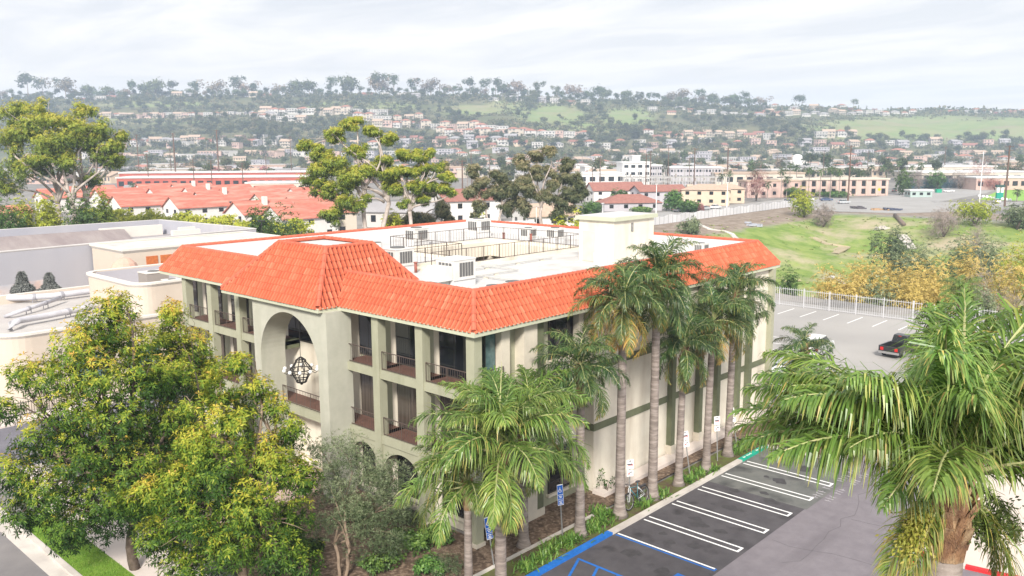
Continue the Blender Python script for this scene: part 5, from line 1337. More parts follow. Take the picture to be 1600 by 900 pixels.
def inset(poly, d):
    c = np.mean(np.array(poly), 0); out = []; n = len(poly); P_ = np.array(poly)
    for i in range(n):
        e1 = unit(P_[i] - P_[i - 1] + 1e-9); e2 = unit(P_[(i + 1) % n] - P_[i] + 1e-9); n1 = np.array([-e1[1], e1[0]]); n2 = np.array([-e2[1], e2[0]])
        m_ = unit(n1 + n2); k = d / max(.5, m_ @ n1); out.append(tuple(P_[i] + m_ * k))
    return out
def parapet_block(root, poly, z0, zroof, ztop, wall_m, cap_m_, roof_m, wt=.35, cap=.16, cz=.35):
    n = len(poly); inn = inset(poly, wt); outc = inset(poly, -cap)
    b = MB()
    for i in range(n):
        j = (i + 1) % n
        b.face([(*poly[i], z0), (*poly[j], z0), (*poly[j], ztop), (*poly[i], ztop)]); b.face([(*inn[j], zroof), (*inn[i], zroof), (*inn[i], ztop), (*inn[j], ztop)])
        b.face([(*poly[i], ztop), (*poly[j], ztop), (*inn[j], ztop), (*inn[i], ztop)])
    b.build('wall', wall_m, root)
    b = MB()
    for i in range(n):
        j = (i + 1) % n; za, zb_ = ztop - cz, ztop + .03
        b.face([(*poly[i], za), (*poly[j], za), (*outc[j], za + cz * .6), (*outc[i], za + cz * .6)]); b.face([(*outc[i], za + cz * .6), (*outc[j], za + cz * .6), (*outc[j], zb_), (*outc[i], zb_)])
        b.face([(*outc[i], zb_), (*outc[j], zb_), (*inn[j], zb_), (*inn[i], zb_)]); b.face([(*inn[j], ztop), (*inn[i], ztop), (*inn[i], zb_), (*inn[j], zb_)])
    b.build('cornice', cap_m_, root)
    b = MB(); b.face([(*p, zroof) for p in inn]); b.build('roof', roof_m, root)
CB = thing('restaurant_building', 'low cream building with rounded corners, a parapet and plastic pipes across its flat roof', 'building', (0, 50, 0))
parapet_block(CB, round_rect(-8.2, 41.2, 30, 61.5, 2.2, (1, 0, 0, 0)), 0, 5.2, 6.0, cream, trim_w, roof_g)
grid_window('window', 'y', 41.19, -3.2, -.6, 1.0, 3.6, 2, 3, CB, glass_teal); grid_window('window', 'y', 41.19, 1.0, 3.6, 1.0, 3.6, 2, 3, CB, glass_teal)
CB2 = thing('restaurant_building', 'taller cream block with a rounded corner and grey walled roof well behind the pipes', 'building', (5, 47, 0))
parapet_block(CB2, round_rect(2.6, 42.4, 26, 53.6, 1.6, (1, 0, 0, 1)), 5.15, 7.0, 8.5, cream, trim_w, roof_g)
b = MB(); b.box(3.2, 53.05, 7.02, 25, 53.19, 8.4); b.build('lining', mat('grey_lining', (.40, .39, .43), .9), CB2)
b = MB(); b.box(8.6, 42.36, 5.7, 9.1, 42.4, 6.1); b.build('vent', grille, CB2)
CB3 = thing('restaurant_building', 'pale flat roofed block with two small orange windows below the grey wall', 'building', (12, 64, 0))
parapet_block(CB3, round_rect(11.0, 64.6, 30, 73, .5, (0, 0, 0, 0)), 0, 8.9, 9.0, cream, trim_w, white_deck, .3, .2, .5)
for x in (13.4, 15.0):
    b = MB(); b.box(x, 64.54, 6.1, x + 1.3, 64.6, 8.0); b.build('window', mat('orange_shutter', (.55, .17, .05), .7, (.42, .12, .04), 4, 4), CB3)
b = MB(); c_ = P(195, 419, 84); b.ball((c_[0], c_[1], c_[2] - .8), 1.5, 1.5, 1.9, 12, 8); b.box(c_[0] - 1.5, c_[1] - .2, 0, c_[0] + 1.5, c_[1] + .2, c_[2] - .6); o = b.build('awning_dome', mat('peach_dome', (.58, .38, .30), .9, (.5, .33, .27), 1.5, 5), CB3)
for x, y, s, lb in ((6.3, 47.2, 1.25, 'brown boxed air conditioner on the cream building roof'), (6.9, 45.0, .85, 'low dark air conditioner beside the brown boxed one')):
    t = thing('air_conditioner', lb, 'air conditioner', (x, y, 7), 0, 'air conditioners on the cream building')
    b = MB(); b.box(x - s * .8, y - s * .7, 7, x + s * .8, y + s * .7, 7 + 1.5 * s * .9); b.build('cabinet', mat('brown_cabinet', (.30, .27, .25), .7), t)
    b = MB(); b.box(x - s * .84, y - s * .74, 7 + 1.35 * s, x + s * .84, y + s * .74, 7 + 1.42 * s, 0); disc(b, x, y, s * .4, 7 + 1.42 * s, 7 + 1.46 * s, 14, 1); b.build('top', [trim_w, grille], t)
# pipes
def pipe(label, pts, r, feet):
    t = thing('roof_pipe', label, 'pipe', (pts[0][0], pts[0][1], 5.2), 0, 'plastic pipes on the cream roof')
    b = MB(); b.tube(pts, r, 12); b.build('tube', pvc, t, True)
    for f in feet:
        i = int(f); p = np.array(pts[i]) + (np.array(pts[i + 1]) - np.array(pts[i])) * (f - i)
        d = unit(np.array(pts[i + 1]) - np.array(pts[i])); q = MB(); q.tube([p - d * .12, p + d * .12], r * 1.18, 12)
        q.bar((p[0] - .2, p[1], 5.2), (p[0] - .2, p[1], p[2]), .06); q.bar((p[0] + .2, p[1], 5.2), (p[0] + .2, p[1], p[2]), .06); q.build('clamp', clampm, t)
def RP(px, py, z=5.75): g = G(px, py, z); return (g[0], g[1], z)
pipe('long thick white pipe crossing the cream roof from the left edge to the taller block', [RP(-40, 466), RP(40, 465), RP(85, 462), RP(140, 455), RP(190, 448), RP(204, 444)], .29, (1.3, 2.2, 3.6, 4.3))
pipe('thinner white pipe joining the long thick one at an angle', [RP(8, 495, 5.3), RP(20, 490, 5.6), RP(60, 477), RP(95, 465)], .18, (1.6, 2.3))
pipe('white pipe with a bent end at the front of the cream roof', [RP(16, 516, 5.3), RP(18, 506, 5.8), RP(30, 501), RP(75, 493), RP(150, 478), RP(195, 468), RP(206, 458), RP(215, 450)], .26, (3.4, 4.3, 5.6))
# ------------------------------------------------------------------ the long grey walled building behind
grey_wall = mat('grey_blue_wall', (.385, .385, .43), .9, (.33, .335, .385), .12, 8, .3, .7, .15, 8, c3=(.45, .44, .47), scale3=.09, stretch=(1, 1, .35))
grey_cap = mat('grey_cap', (.60, .58, .57), .9, (.54, .52, .51), .3, 5)
GB = thing('warehouse', 'long blue grey windowless building with a sunken flat roof', 'building', (10, 90, 0))
gp = [(-60, 66.5), (33.4, 75.5), (33.4, 83.5), (33.2, 84), (31.9, 100.6), (-60, 104)]
parapet_block(GB, gp, 0, 7.0, 9.0, grey_wall, grey_cap, mat('dark_roof', (.26, .24, .25), .95, (.34, .32, .33), .3, 8), .5, .05, .15)
b = MB(); b.hexa([(-55, 92, 6.9), (24, 92, 6.9), (26, 99.5, 6.9), (-55, 102, 6.9)], [(-55, 98.2, 8.3), (23, 96.6, 8.3), (25, 97.6, 8.3), (-55, 99.6, 8.3)]); b.build('sloped_roof', mat('brown_felt', (.24, .20, .20), .95, (.32, .28, .27), .5, 8, stretch=(1, .2, 1)), GB)
for px, py, w_, lb in ((190, 351, 5.0, ''), (205, 355, 9.0, ''), (300, 355, 4, ''), (290, 360, 4, '')):
    c_ = G(px, py, 8.4); b = MB(); b.box(c_[0] - w_ / 2, c_[1] - .35, 7, c_[0] + w_ / 2, c_[1] + .35, 8.5); b.build('skylight', trim_w, GB)
g0 = G(5, 452, 4); b = MB(); 
def wallY(x): return 66.5 + (x + 60) / 93.4 * 9 
ptch = mat('mural_patch', (.58, .42, .36), .9, (.62, .56, .55), .5, 6, .4, .6, c3=(.42, .44, .50), scale3=.4)
b.hexa([(-20, wallY(-20) - .03, 2), (6.5, wallY(6.5) - .03, 2), (6.5, wallY(6.5) + .02, 2), (-20, wallY(-20) + .02, 2)], [(-20, wallY(-20) - .03, 4.6), (6.5, wallY(6.5) - .03, 5.6), (6.5, wallY(6.5) + .02, 5.6), (-20, wallY(-20) + .02, 4.6)]); b.build('painted_patch', ptch, GB)
def conifer(label, base, h, r, seed, m, group=None, z0=0, n=700):
    rg = np.random.default_rng(seed); t = thing('conifer', label, 'tree', (base[0], base[1], z0), 0, group)
    b = MB(); b.tube([(base[0], base[1], z0), (base[0], base[1], z0 + h * .95)], [.12, .02], 7); b.build('trunk', bark_d, t)
    f = rg.uniform(0, 1, n) ** .7; a = rg.uniform(0, 6.28, n); rr = r * np.minimum(1, (1.02 - f) * h / (2.5 * r)) * rg.uniform(.45, 1.1, n) * (1 + .25 * np.sin(f * 34))
    C = np.stack([base[0] + rr * np.cos(a), base[1] + rr * np.sin(a), z0 + .3 + f * (h - .3)], -1); N = np.stack([np.cos(a), np.sin(a), np.full(n, .35)], -1)
    V, F, tt = rosettes(C, N, 5, .30, .10, rg, 15, 75, .3, .45 + rg.normal(0, .15, n)); np_mesh('crown', V - np.array([base[0], base[1], z0]), F, m, tint=tt, parent=t)
for px, pyt, pyb, wd, lb in ((33, 426, 458, 12, 'dusty grey conifer, left one of the two before the grey wall'), (76, 428, 456, 10.5, 'dusty grey conifer, right one of the two before the grey wall')):
    c_ = P(px, pyt, 84); conifer(lb, c_[:2], c_[2], 17 * 84 / FPX - .15, px, con_l, 'grey conifers before the grey wall', 0, 2600)
# ------------------------------------------------------------------ gum trees and bushes of the middle distance
def gum(label, D, base_px, fork_px, lobes, n, leafm, seed, r0=.35, bark=None, group='tall gum trees behind the buildings', Ls=.38, Ws=.12, k=7, yb=.60, yk=.38, stems=1):
    b_ = P(*base_px, D); b_[2] = 0 if base_px[1] < 365 else b_[2]
    b_ = np.array([b_[0], b_[1], 0.0]); f_ = P(*fork_px, D)
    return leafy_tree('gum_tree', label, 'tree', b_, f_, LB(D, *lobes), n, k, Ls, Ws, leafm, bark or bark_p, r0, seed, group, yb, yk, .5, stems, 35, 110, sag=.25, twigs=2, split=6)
gum('big gum tree at the far left with a wide crown and several pale leaning trunks', 150, (108, 350), (112, 318), [(18, 175, 26, 0), (60, 170, 22, 0), (55, 200, 30, -3), (110, 190, 28, 0), (130, 175, 20, 2), (20, 215, 30, -4), (85, 225, 32, -3), (125, 215, 28, 0), (150, 205, 24, 2), (175, 225, 22, 3), (190, 210, 12, 3), (160, 245, 26, 2), (110, 250, 26, -2), (25, 255, 30, -4), (65, 255, 26, -5), (180, 245, 18, 3), (8, 290, 22, -4), (150, 280, 16, 2)], 15000, euc_l, 51, .55, stems=3)
gum('gum tree at the middle with a yellow green crown, left of the bright pair', 118, (588, 372), (590, 318), [(480, 228, 15, 0, .8), (497, 240, 20, 0), (520, 210, 18, 0, .8), (548, 192, 18, 0, .7), (500, 270, 24, 0), (525, 255, 20, -1), (540, 285, 24, -1), (510, 300, 20, -1), (545, 315, 22, -1), (520, 335, 18, -1), (580, 205, 18, 1, .7), (608, 215, 16, 2, .8), (555, 235, 18, 0, .8), (575, 265, 20, 0, .8), (600, 250, 16, 1, .7), (572, 310, 12, 0), (605, 275, 22, 1, .8)], 14500, euc_l, 52, .42, Ls=.32, Ws=.10, stems=2)
gum('gum tree at the middle, right one of the bright pair with a pale forked trunk', 116, (637, 372), (640, 330), [(628, 240, 14, 0, .8), (650, 243, 13, 0, .8), (612, 272, 14, 0, .8), (635, 268, 14, -1, .8), (660, 262, 14, 1, .8), (682, 262, 12, 1, .8), (698, 276, 12, 1, .8), (622, 295, 15, 0, .8), (648, 290, 14, -1, .8), (672, 286, 14, 1, .8), (692, 296, 12, 1, 1), (660, 310, 14, 1, .8), (636, 315, 12, 0, .8), (706, 302, 8, 1, 1.1), (672, 240, 10, 1, .8)], 9500, euc_l, 53, .36, Ls=.32, Ws=.10)
gum('thin grey gum tree with white trunks just right of the bright pair', 125, (676, 362), (676, 335), [(690, 262, 10, 0), (690, 325, 14, 0), (662, 345, 16, -1), (640, 345, 18, -1), (612, 350, 16, -1), (700, 345, 10, 0), (672, 300, 9, 0)], 4000, euc_g, 54, .25, stems=2)
gum('thin grey gum tree with a fine open crown left of the two larger grey ones', 140, (752, 352), (752, 325), [(738, 268, 12, 0), (752, 285, 14, 0), (735, 300, 14, 0), (765, 300, 12, 1), (750, 320, 12, 0), (742, 335, 9, 0)], 3000, euc_g, 55, .22, stems=2, yb=.52)
gum('dark bushy gum tree between the thin and the tall grey ones', 142, (782, 352), (785, 325), [(775, 275, 14, 0), (790, 290, 14, 0), (780, 305, 16, 0), (800, 300, 14, 0), (790, 325, 14, 0), (810, 315, 12, 0)], 3600, euc_g, 56, .25, yb=.36)
gum('tall grey gum tree with a light brown top and forked pale trunk', 138, (848, 352), (846, 325), [(838, 243, 15, 0, .7), (858, 236, 12, 0, .7), (815, 255, 15, 0, .8), (835, 268, 15, 0), (858, 270, 10, 1), (812, 285, 14, 0), (828, 300, 15, 0), (850, 305, 14, 0), (820, 325, 14, 0), (865, 290, 12, 1)], 5400, euc_g, 57, .32, yb=.55)
gum('dense dark green gum tree with a dipping crown right of the tall grey one', 140, (866, 355), (868, 330), [(885, 262, 12, 0), (880, 280, 15, 0), (900, 285, 14, 0), (895, 305, 17, 0), (880, 320, 16, 0), (912, 300, 9, 0), (870, 335, 14, -1)], 4800, euc_g, 58, .3, yb=.30)
for px, py, r, D, m, lb, gp in ((915, 325, 15, 150, shrub_l, 'dark pointed shrub tree at the right foot of the dense gum', 1), (880, 347, 15, 108, lime_l, 'round yellow green bush just beyond the white parapet', 1), (755, 350, 14, 120, lime_l, 'low bright bush behind the far parapet corner', 1), (432, 352, 34, 135, shrub_l, 'big round dark green bush right of the grey building', 1), (15, 322, 22, 140, shrub_l, 'dark bush at the left frame edge under the big gum', 1), (45, 318, 24, 145, lime_l, 'olive bush left of the leaning pale trunk', 1), (85, 322, 20, 143, lime_l, 'yellow green bush behind the leaning pale trunk', 1), (135, 322, 22, 140, shrub_l, 'dark bush right of the pale trunks', 1), (165, 318, 20, 150, euc_l, 'tall bush at the right side of the big gum', 1), (620, 352, 18, 122, lime_l, 'bright bush between the two middle gum trunks', 1)):
    c_ = P(px, py + r, D); g0 = P(px, py - r, D); bush('garden_bush', lb, 'bush', c_[:2], r * D / FPX * 1.15, max(g0[2], 2.0), 900, 6, .55, .2, m, px + 7, 'bushes beyond the roofs', 0, yb=.42 if m is not lime_l else .45, lobn=7)
# long lime hedge in front of the townhouses
a, c = P(125, 335, 186), P(478, 352, 160)
t = thing('hedge', 'long tall yellow green hedge below the red roofed townhouses', 'hedge', (a[0], a[1], 0))
n = 5200; f = rng.uniform(0, 1, n); top = 6.6 + .7 * np.sin(f * 40) + .4 * np.sin(f * 93) - 1.0 * f; wdt = unit(np.array([*(c - a)[:2], 0]))[[1, 0, 2]] * np.array([1, -1, 0])
h = rng.uniform(0, 1, n) ** .5; C = a[None] * np.array([1, 1, 0]) + (c - a)[None] * np.array([1, 1, 0]) * f[:, None] + wdt * rng.normal(0, 1.1, n)[:, None]; C[:, 2] = h * top
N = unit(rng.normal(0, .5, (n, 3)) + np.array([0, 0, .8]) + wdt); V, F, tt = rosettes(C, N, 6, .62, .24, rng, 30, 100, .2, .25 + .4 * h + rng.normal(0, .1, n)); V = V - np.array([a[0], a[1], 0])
np_mesh('foliage', V, F, lime_l, tint=tt, parent=t)
# ------------------------------------------------------------------ houses of the middle distance
roof_red = mat('red_tile_roof', (.52, .185, .135), .85, (.40, .115, .08), 1.6, 8, stretch=(.5, .5, 5), bump=.3, bscale=3, c3=(.58, .27, .21), scale3=.3); roof_brown = mat('brown_shingle', (.33, .15, .12), .9, (.25, .11, .09), 1.2, 6); roof_tan = mat('tan_shingle', (.47, .36, .28), .9, (.40, .30, .23), 1.2, 6)
roof_white = mat('white_roof', (.70, .70, .70), .85, (.60, .59, .58), .08, 5); roof_grey = mat('grey_roof', (.36, .35, .36), .9, (.28, .27, .28), .08, 5)
w_white = mat('white_house_wall', (.70, .68, .66), .9, (.63, .61, .58), .4, 5); w_grey = mat('grey_house_wall', (.46, .44, .47), .9, (.41, .39, .42), .4, 5); w_tan = mat('tan_house_wall', (.60, .49, .38), .9, (.54, .43, .33), .4, 5); w_pink = mat('pink_house_wall', (.56, .41, .36), .9, (.49, .35, .31), .3, 5); w_red = mat('red_wall', (.45, .12, .09), .9, (.36, .09, .07), .3, 5)
w_beige = mat('beige_wall', (.58, .52, .44), .9, (.5, .45, .38), .3, 5)
def LR(D, px, py=None, z=0.0):
    return P(px, 231, D)[:2]
class OB:
    """oriented builder: local u (along), v (away) to world"""
    def __init__(s, c, rot): s.c = np.array(c[:2]); s.u = np.array([math.cos(rot), math.sin(rot)]); s.v = np.array([-math.sin(rot), math.cos(rot)])
    def p(s, a, b_, z): q = s.c + s.u * a + s.v * b_; return (q[0], q[1], z)
    def box(s, mb, a0, b0, z0, a1, b1, z1, m=0): mb.hexa([s.p(a0, b0, z0), s.p(a1, b0, z0), s.p(a1, b1, z0), s.p(a0, b1, z0)], [s.p(a0, b0, z1), s.p(a1, b0, z1), s.p(a1, b1, z1), s.p(a0, b1, z1)], m)
def house(name, label, c, rot, w_, d_, eave, ridge, wm, rm, group=None, kind='gable', wins=3, chim=None, parts=True, z0=0.0, floors=2, cat='house', ov=.5, shutter=None):
    """u runs along the ridge; v away"""
    o = OB(c, rot); t = thing(name, label, cat, (c[0], c[1], z0), 0, group); U, V_ = w_ / 2, d_ / 2
    b = MB(); o.box(b, -U, -V_, z0, U, V_, eave)
    if kind == 'gable':
        for s in (-1, 1): b.face([o.p(s * U, -V_, eave), o.p(s * U, V_, eave), o.p(s * U, 0, ridge)] if s > 0 else [o.p(-U, V_, eave), o.p(-U, -V_, eave), o.p(-U, 0, ridge)])
    b.build('wall', wm, t)
    b = MB(); k = (ridge - eave) / V_; ze_ = eave - ov * k; th = .22
    if kind == 'gable':
        for s in (-1, 1):
            lo_ = [o.p(-U - ov, s * (V_ + ov), ze_), o.p(U + ov, s * (V_ + ov), ze_), o.p(U + ov, 0, ridge), o.p(-U - ov, 0, ridge)]
            b.hexa([(x, y, z + .02) for x, y, z in lo_], [(x, y, z + th) for x, y, z in lo_])
    elif kind == 'hip':
        r_ = max(U - V_, .1); e_ = [o.p(-U - ov, -V_ - ov, ze_), o.p(U + ov, -V_ - ov, ze_), o.p(U + ov, V_ + ov, ze_), o.p(-U - ov, V_ + ov, ze_)]; q0, q1 = o.p(-r_, 0, ridge), o.p(r_, 0, ridge)
        b.face([e_[0], e_[1], q1, q0]); b.face([e_[1], e_[2], q1]); b.face([e_[2], e_[3], q0, q1]); b.face([e_[3], e_[0], q0]); b.face(e_[::-1])
    else:
        o.box(b, -U - .25, -V_ - .25, eave, U + .25, V_ + .25, eave + .5)
    rf = b.build('roof', rm, t)
    if chim is not None:
        b = MB(); o.box(b, chim[0] - .5, chim[1] - .5, eave, chim[0] + .5, chim[1] + .5, ridge + 1.1); b.build('chimney', w_white, rf)
    fh = (eave - z0) / floors
    for f in range(floors):
        for i in range(wins):
            a = -U + w_ * (i + .5) / wins; z = z0 + f * fh + fh * .35
            q = MB(); o.box(q, a - .65, -V_ - .06, z, a + .65, -V_ + .05, z + fh * .42, 0); wn = q.build('window', frame_m, t)
            q = MB(); o.box(q, a - .56, -V_ - .08, z + .08, a + .56, -V_ - .06, z + fh * .42 - .08); q.build('pane', glass, wn)
        for i in range(2):
            a = -V_ + d_ * (i + .5) / 2; z = z0 + f * fh + fh * .35
            q = MB(); o.box(q, -U - .06, a - .6, z, -U + .05, a + .6, z + fh * .42); wn = q.build('window', frame_m, t)
            q = MB(); o.box(q, -U - .08, a - .5, z + .08, -U - .06, a + .5, z + fh * .42 - .08); q.build('pane', glass, wn)
    return t
th_ = [(220, 304, 'second gable from the left in the front row'), (266, 308, 'third gable in the front row'), (312, 300, 'house with the tall white chimney'), (366, 316, 'gable nearest the camera in the front row'), (424, 322, 'last gable in front, by the round bush'),
       (178, 306, 'first front gable, next to the big gum'), (150, 296, 'roof seen through the trunks of the big gum'), (235, 294, 'left house of the second row'), (290, 293, 'second house of the second row'), (345, 296, 'middle house of the second row'), (400, 303, 'fourth house of the second row'), (450, 308, 'right house of the second row'), (215, 288, 'left house of the back row'), (270, 288, 'second house of the back row'), (330, 290, 'third house of the back row'), (400, 291, 'fourth house of the back row'), (455, 294, 'right house of the back row'), (60, 296, 'house far left behind the big gum'), (110, 292, 'house behind the big gum trunks')]
for i, (px, py, lb) in enumerate(th_):
    g_ = G(px, py, 7.5); house('townhouse', 'white townhouse with a red tile roof, ' + lb, g_[:2] + np.array([7.0, 0]), 0, 14.0 if i != 2 else 16, 8.8, 4.9, 7.5, w_white, roof_red, 'red roofed townhouses', chim=(0, -1.5) if i in (2, 3, 8, 13) else None, wins=3)
house('townhouse', 'small red roofed building at the left frame edge under the bushes', G(12, 322, 5)[:2], 0, 9, 8, 3.4, 5, w_tan, roof_red, 'red roofed townhouses')
LAT = math.atan2(RT2[1], RT2[0])
def at(px, D): return P(px, 231, D)[:2]
house('bungalow', 'grey bungalow with a reddish hip roof facing the fenced street', at(984, 268), LAT + .12, 18.5, 11, 2.7, 5.0, w_grey, roof_brown, None, 'hip', 4, floors=1)
house('two_storey_house', 'pale house with a brown roof behind the bungalow on the left', at(962, 305), LAT + .2, 19, 10, 4.7, 7.2, w_white, roof_brown, None, 'gable', 4)
house('two_storey_house', 'grey two storey house with dark doorways behind the bungalow on the right', at(1030, 292), LAT + .25, 17, 9, 4.9, 6.7, w_grey, roof_brown, None, 'gable', 4)
house('two_storey_house', 'tan two storey house with a pale roof by the tall street lamp', at(1105, 292), LAT - .25, 16, 11, 5.4, 7.1, w_tan, roof_tan, None, 'hip', 4)
house('two_storey_house', 'tan house with a cream roof beside the bare pink tree', at(1140, 302), LAT - .2, 11, 9, 5.2, 6.8, w_tan, roof_tan, None, 'hip', 3)
house('white_hall', 'white building with a brown pitched roof behind the middle gums', at(725, 225), LAT + .5, 16, 11, 6.2, 8.8, w_white, roof_brown, None, 'gable', 2, cat='building')
house('shop_building', 'low building with a turquoise front behind the far parapet', at(775, 170), LAT + .1, 15, 6, 4.2, 5, mat('teal_wall', (.05, .33, .31), .8), roof_white, None, 'flat', 3, floors=1, cat='building')
house('white_house', 'white house with an orange gable roof behind the grey gums', at(852, 185), LAT + .4, 12, 9, 5.2, 7.4, w_white, roof_tan, None, 'gable', 3)
# pink apartment block with window bays
c_ = at(1298, 345); o = OB(c_, LAT + .05); t = thing('apartment_block', 'long pink two storey apartment block with tall dark window bays', 'building', (c_[0], c_[1], 0))
b = MB(); o.box(b, -23, -6, 0, 22, 7, 6.4); b.build('wall', w_pink, t); b = MB(); o.box(b, -23.4, -6.5, 6.4, 22.4, 7.4, 6.95); b.build('roof', w_beige, t)
for k in range(11):
    a = -21 + k * 4.1
    for z in (.8, 3.9): q = MB(); o.box(q, a - .8, -6.08, z, a + .8, -5.9, z + 2.1); wn = q.build('window', frame_m, t); q = MB(); o.box(q, a - .7, -6.12, z + .1, a + .7, -6.08, z + 2.0); q.build('pane', glass, wn)
    q = MB(); o.box(q, a + 1.0, -6.35, 0, a + 1.25, -6, 6.38); q.build('pilaster', w_beige, t)
house('apartment_block', 'pink beige apartment block left of the long pink one, behind the bare pink tree', at(1205, 335), LAT + .1, 22, 10, 6.2, 7, w_pink, roof_tan, None, 'flat', 5, cat='building')
def bk(label, px, py, wp, hp, D, m, seed, n=420, name='bush', group='bushes on the channel banks', L_=.6, Wd=.22, yb=.45, yk=.28, squash=1.0, k=6, lob=6, cat='bush'):
    """bush rooted on the terrain where its foot shows"""
    q = P(px, py + hp, D); z = float(H(q[0], q[1])); top = P(px, py - hp, D)[2]
    return bush(name, label, cat, q[:2], wp * D / FPX * 1.25, max(top - z, .8), n, k, L_, Wd, m, seed, group, z, yb, yk, lob)
bk('yellow green tree on the bank left of the purple grey bush', 1257, 312, 20, 20, 250, lime_l, 401, 620, cat='tree')
bk('purple grey bush on the bank edge next to the yellow green tree', 1288, 326, 15, 14, 238, grey_tw, 402, 520, L_=.7, Wd=.1)
bk('dark olive upright tree standing alone on the channel slope', 1393, 376, 17, 26, 180, olive_l, 403, 900, L_=.5, Wd=.16, yb=.3, cat='tree')
bk('wide leafless grey bush on the bank near the road', 1476, 335, 30, 18, 215, grey_tw, 404, 900, L_=.8, Wd=.06)
bk('flat topped yellow green tree on the bank before the park', 1525, 322, 22, 12, 222, lime_l, 405, 620, cat='tree')
bk('olive green bush at the right frame edge below the utility pole', 1590, 335, 24, 17, 215, olive_l, 406, 720, yb=.55)
bk('small bare grey bush below the flat topped tree', 1528, 352, 13, 11, 195, grey_tw, 407, 380, L_=.6, Wd=.06)
bk('dark evergreen bush beside the end of the tiled roof', 1229, 425, 17, 16, 128, shrub_l, 408, 520, L_=.4, Wd=.15, yb=.22)
bk('yellowish bush with a dark heart on the dirt bank left of the drain', 1078, 352, 14, 12, 205, olive_l, 409, 420, yb=.6)
bk('bright green bush at the right end of the white fence', 1590, 493, 16, 14, 92, lime_l, 410, 480, L_=.35, Wd=.1, yb=.35)
for i, (px, py, wp, hp, D, m) in enumerate([(1300, 440, 30, 22, 128, gold_l), (1345, 432, 34, 26, 126, gold_l), (1385, 420, 34, 26, 130, gold_l), (1425, 425, 34, 28, 126, gold_l), (1465, 410, 32, 24, 132, gold_l), (1320, 455, 30, 18, 115, gold_l), (1370, 452, 34, 20, 116, olive_l), (1420, 450, 30, 22, 115, gold_l), (1505, 400, 34, 22, 138, gold_l), (1545, 430, 26, 22, 126, grey_tw), (1585, 415, 34, 26, 130, gold_l), (1450, 385, 24, 16, 150, olive_l), (1500, 378, 26, 18, 158, olive_l), (1550, 378, 28, 20, 160, olive_l), (1590, 385, 26, 18, 150, lime_l), (1410, 395, 20, 14, 150, olive_l), (1575, 455, 28, 22, 112, grey_tw), (1345, 410, 22, 12, 140, gold_l), (1530, 465, 24, 14, 108, olive_l), (1475, 445, 26, 18, 114, gold_l)]):
    kind = {gold_l: 'golden yellow willow bush', olive_l: 'olive green bush', grey_tw: 'bare grey bush', lime_l: 'yellow green bush'}[m]
    where = ['at the left end of the willow thicket', 'second along the front of the thicket', 'at the middle of the thicket, behind the fence', 'right of the middle of the thicket', 'behind the thicket below the bare tree', 'low at the left fence corner', 'low in front of the thicket by the fence', 'low at the middle fence post', 'high on the thicket slope at the right', 'with pale leaning stems above the fence palm', 'at the right frame edge in the thicket', 'on the slope right of the lone upright tree', 'on the slope above the thicket, middle', 'on the slope above the thicket, right', 'at the right frame edge on the slope', 'small, just right of the lone upright tree foot', 'low by the fence near the right edge', 'small, upper left in the thicket', 'low behind the fence palm', 'low behind the picket fence left of the fence palm'][i]
    bk(kind + ' ' + where, px, py, wp, hp, D, m, 430 + i, 760 if m is not grey_tw else 620, name='willow_bush' if m is gold_l else 'bush', L_=.42 if m is not grey_tw else .7, Wd=.15 if m is not grey_tw else .04, group='bushes of the channel thicket', yb=.5, yk=.3, lob=8)
# street screen fence, drains, dirt and debris
def on_ground(px, py, z=.06): q = T(px, py); return np.array([q[0], q[1], q[2] + z])
scr = mat('screen_cloth', (.66, .66, .68), .8, (.54, .54, .56), .12, 5, stretch=(1, 1, .2))
a, c = np.array([146., 92.5]), np.array([247., 96.2]); t = thing('screen_fence', 'long pale screened fence along the street above the dirt bank', 'fence', (a[0], a[1], 0)); b = MB(); u2 = unit(c - a); nn = 46
for i in range(nn):
    p, q = a + (c - a) * i / nn, a + (c - a) * (i + 1) / nn; h0, h1 = 2.1 + .22 * math.sin(i * 1.7), 2.1 + .22 * math.sin(i * 1.7 + 1.2); w2 = np.array([-u2[1], u2[0]]) * .03
    b.hexa([(*(p - w2), 0), (*(q - w2), 0), (*(q + w2), 0), (*(p + w2), 0)], [(*(p - w2), h0), (*(q - w2), h1), (*(q + w2), h1), (*(p + w2), h0)])
b.build('screen', scr, t)
b = MB()
for i in range(nn + 1): p = a + (c - a) * i / nn; b.bar((p[0], p[1] - .06, 0), (p[0], p[1] - .06, 2.3), .07)
b.build('post', post_m, t)
def ribbon(name, pxs, w_, m, z=.05, kind='structure'):
    pts = [on_ground(*p, z) for p in pxs]; V = []; n = len(pts)
    for i, p in enumerate(pts):
        d = unit((pts[min(i + 1, n - 1)] - pts[max(i - 1, 0)])[:2]); s = np.array([-d[1], d[0]]) * w_ / 2
        V += [(p[0] - s[0], p[1] - s[1], p[2]), (p[0] + s[0], p[1] + s[1], p[2])]
    b = MB(); k = len(V); b.v = list(V); b.f = [(2 * i, 2 * i + 2, 2 * i + 3, 2 * i + 1) for i in range(n - 1)]; b.m = [0] * (n - 1)
    b.v += [(x, y, z_ - .25) for x, y, z_ in V]
    for i in range(n - 1): b.f += [(2 * i, k + 2 * i, k + 2 * i + 2, 2 * i + 2), (2 * i + 1, 2 * i + 3, k + 2 * i + 3, k + 2 * i + 1)]; b.m += [0, 0]
    o_ = b.build(name, m); tag(o_, kind=kind); return o_
ribbon('drain_channel', [(1086, 348), (1096, 353), (1108, 359), (1120, 361), (1132, 362), (1143, 368), (1152, 377)], 1.3, conc, .12)
ribbon('drain_channel', [(1300, 434), (1314, 442), (1330, 450)], .9, conc, .1)
ribbon('drain_channel', [(1408, 368), (1415, 378), (1424, 390)], 2.6, conc, .12)
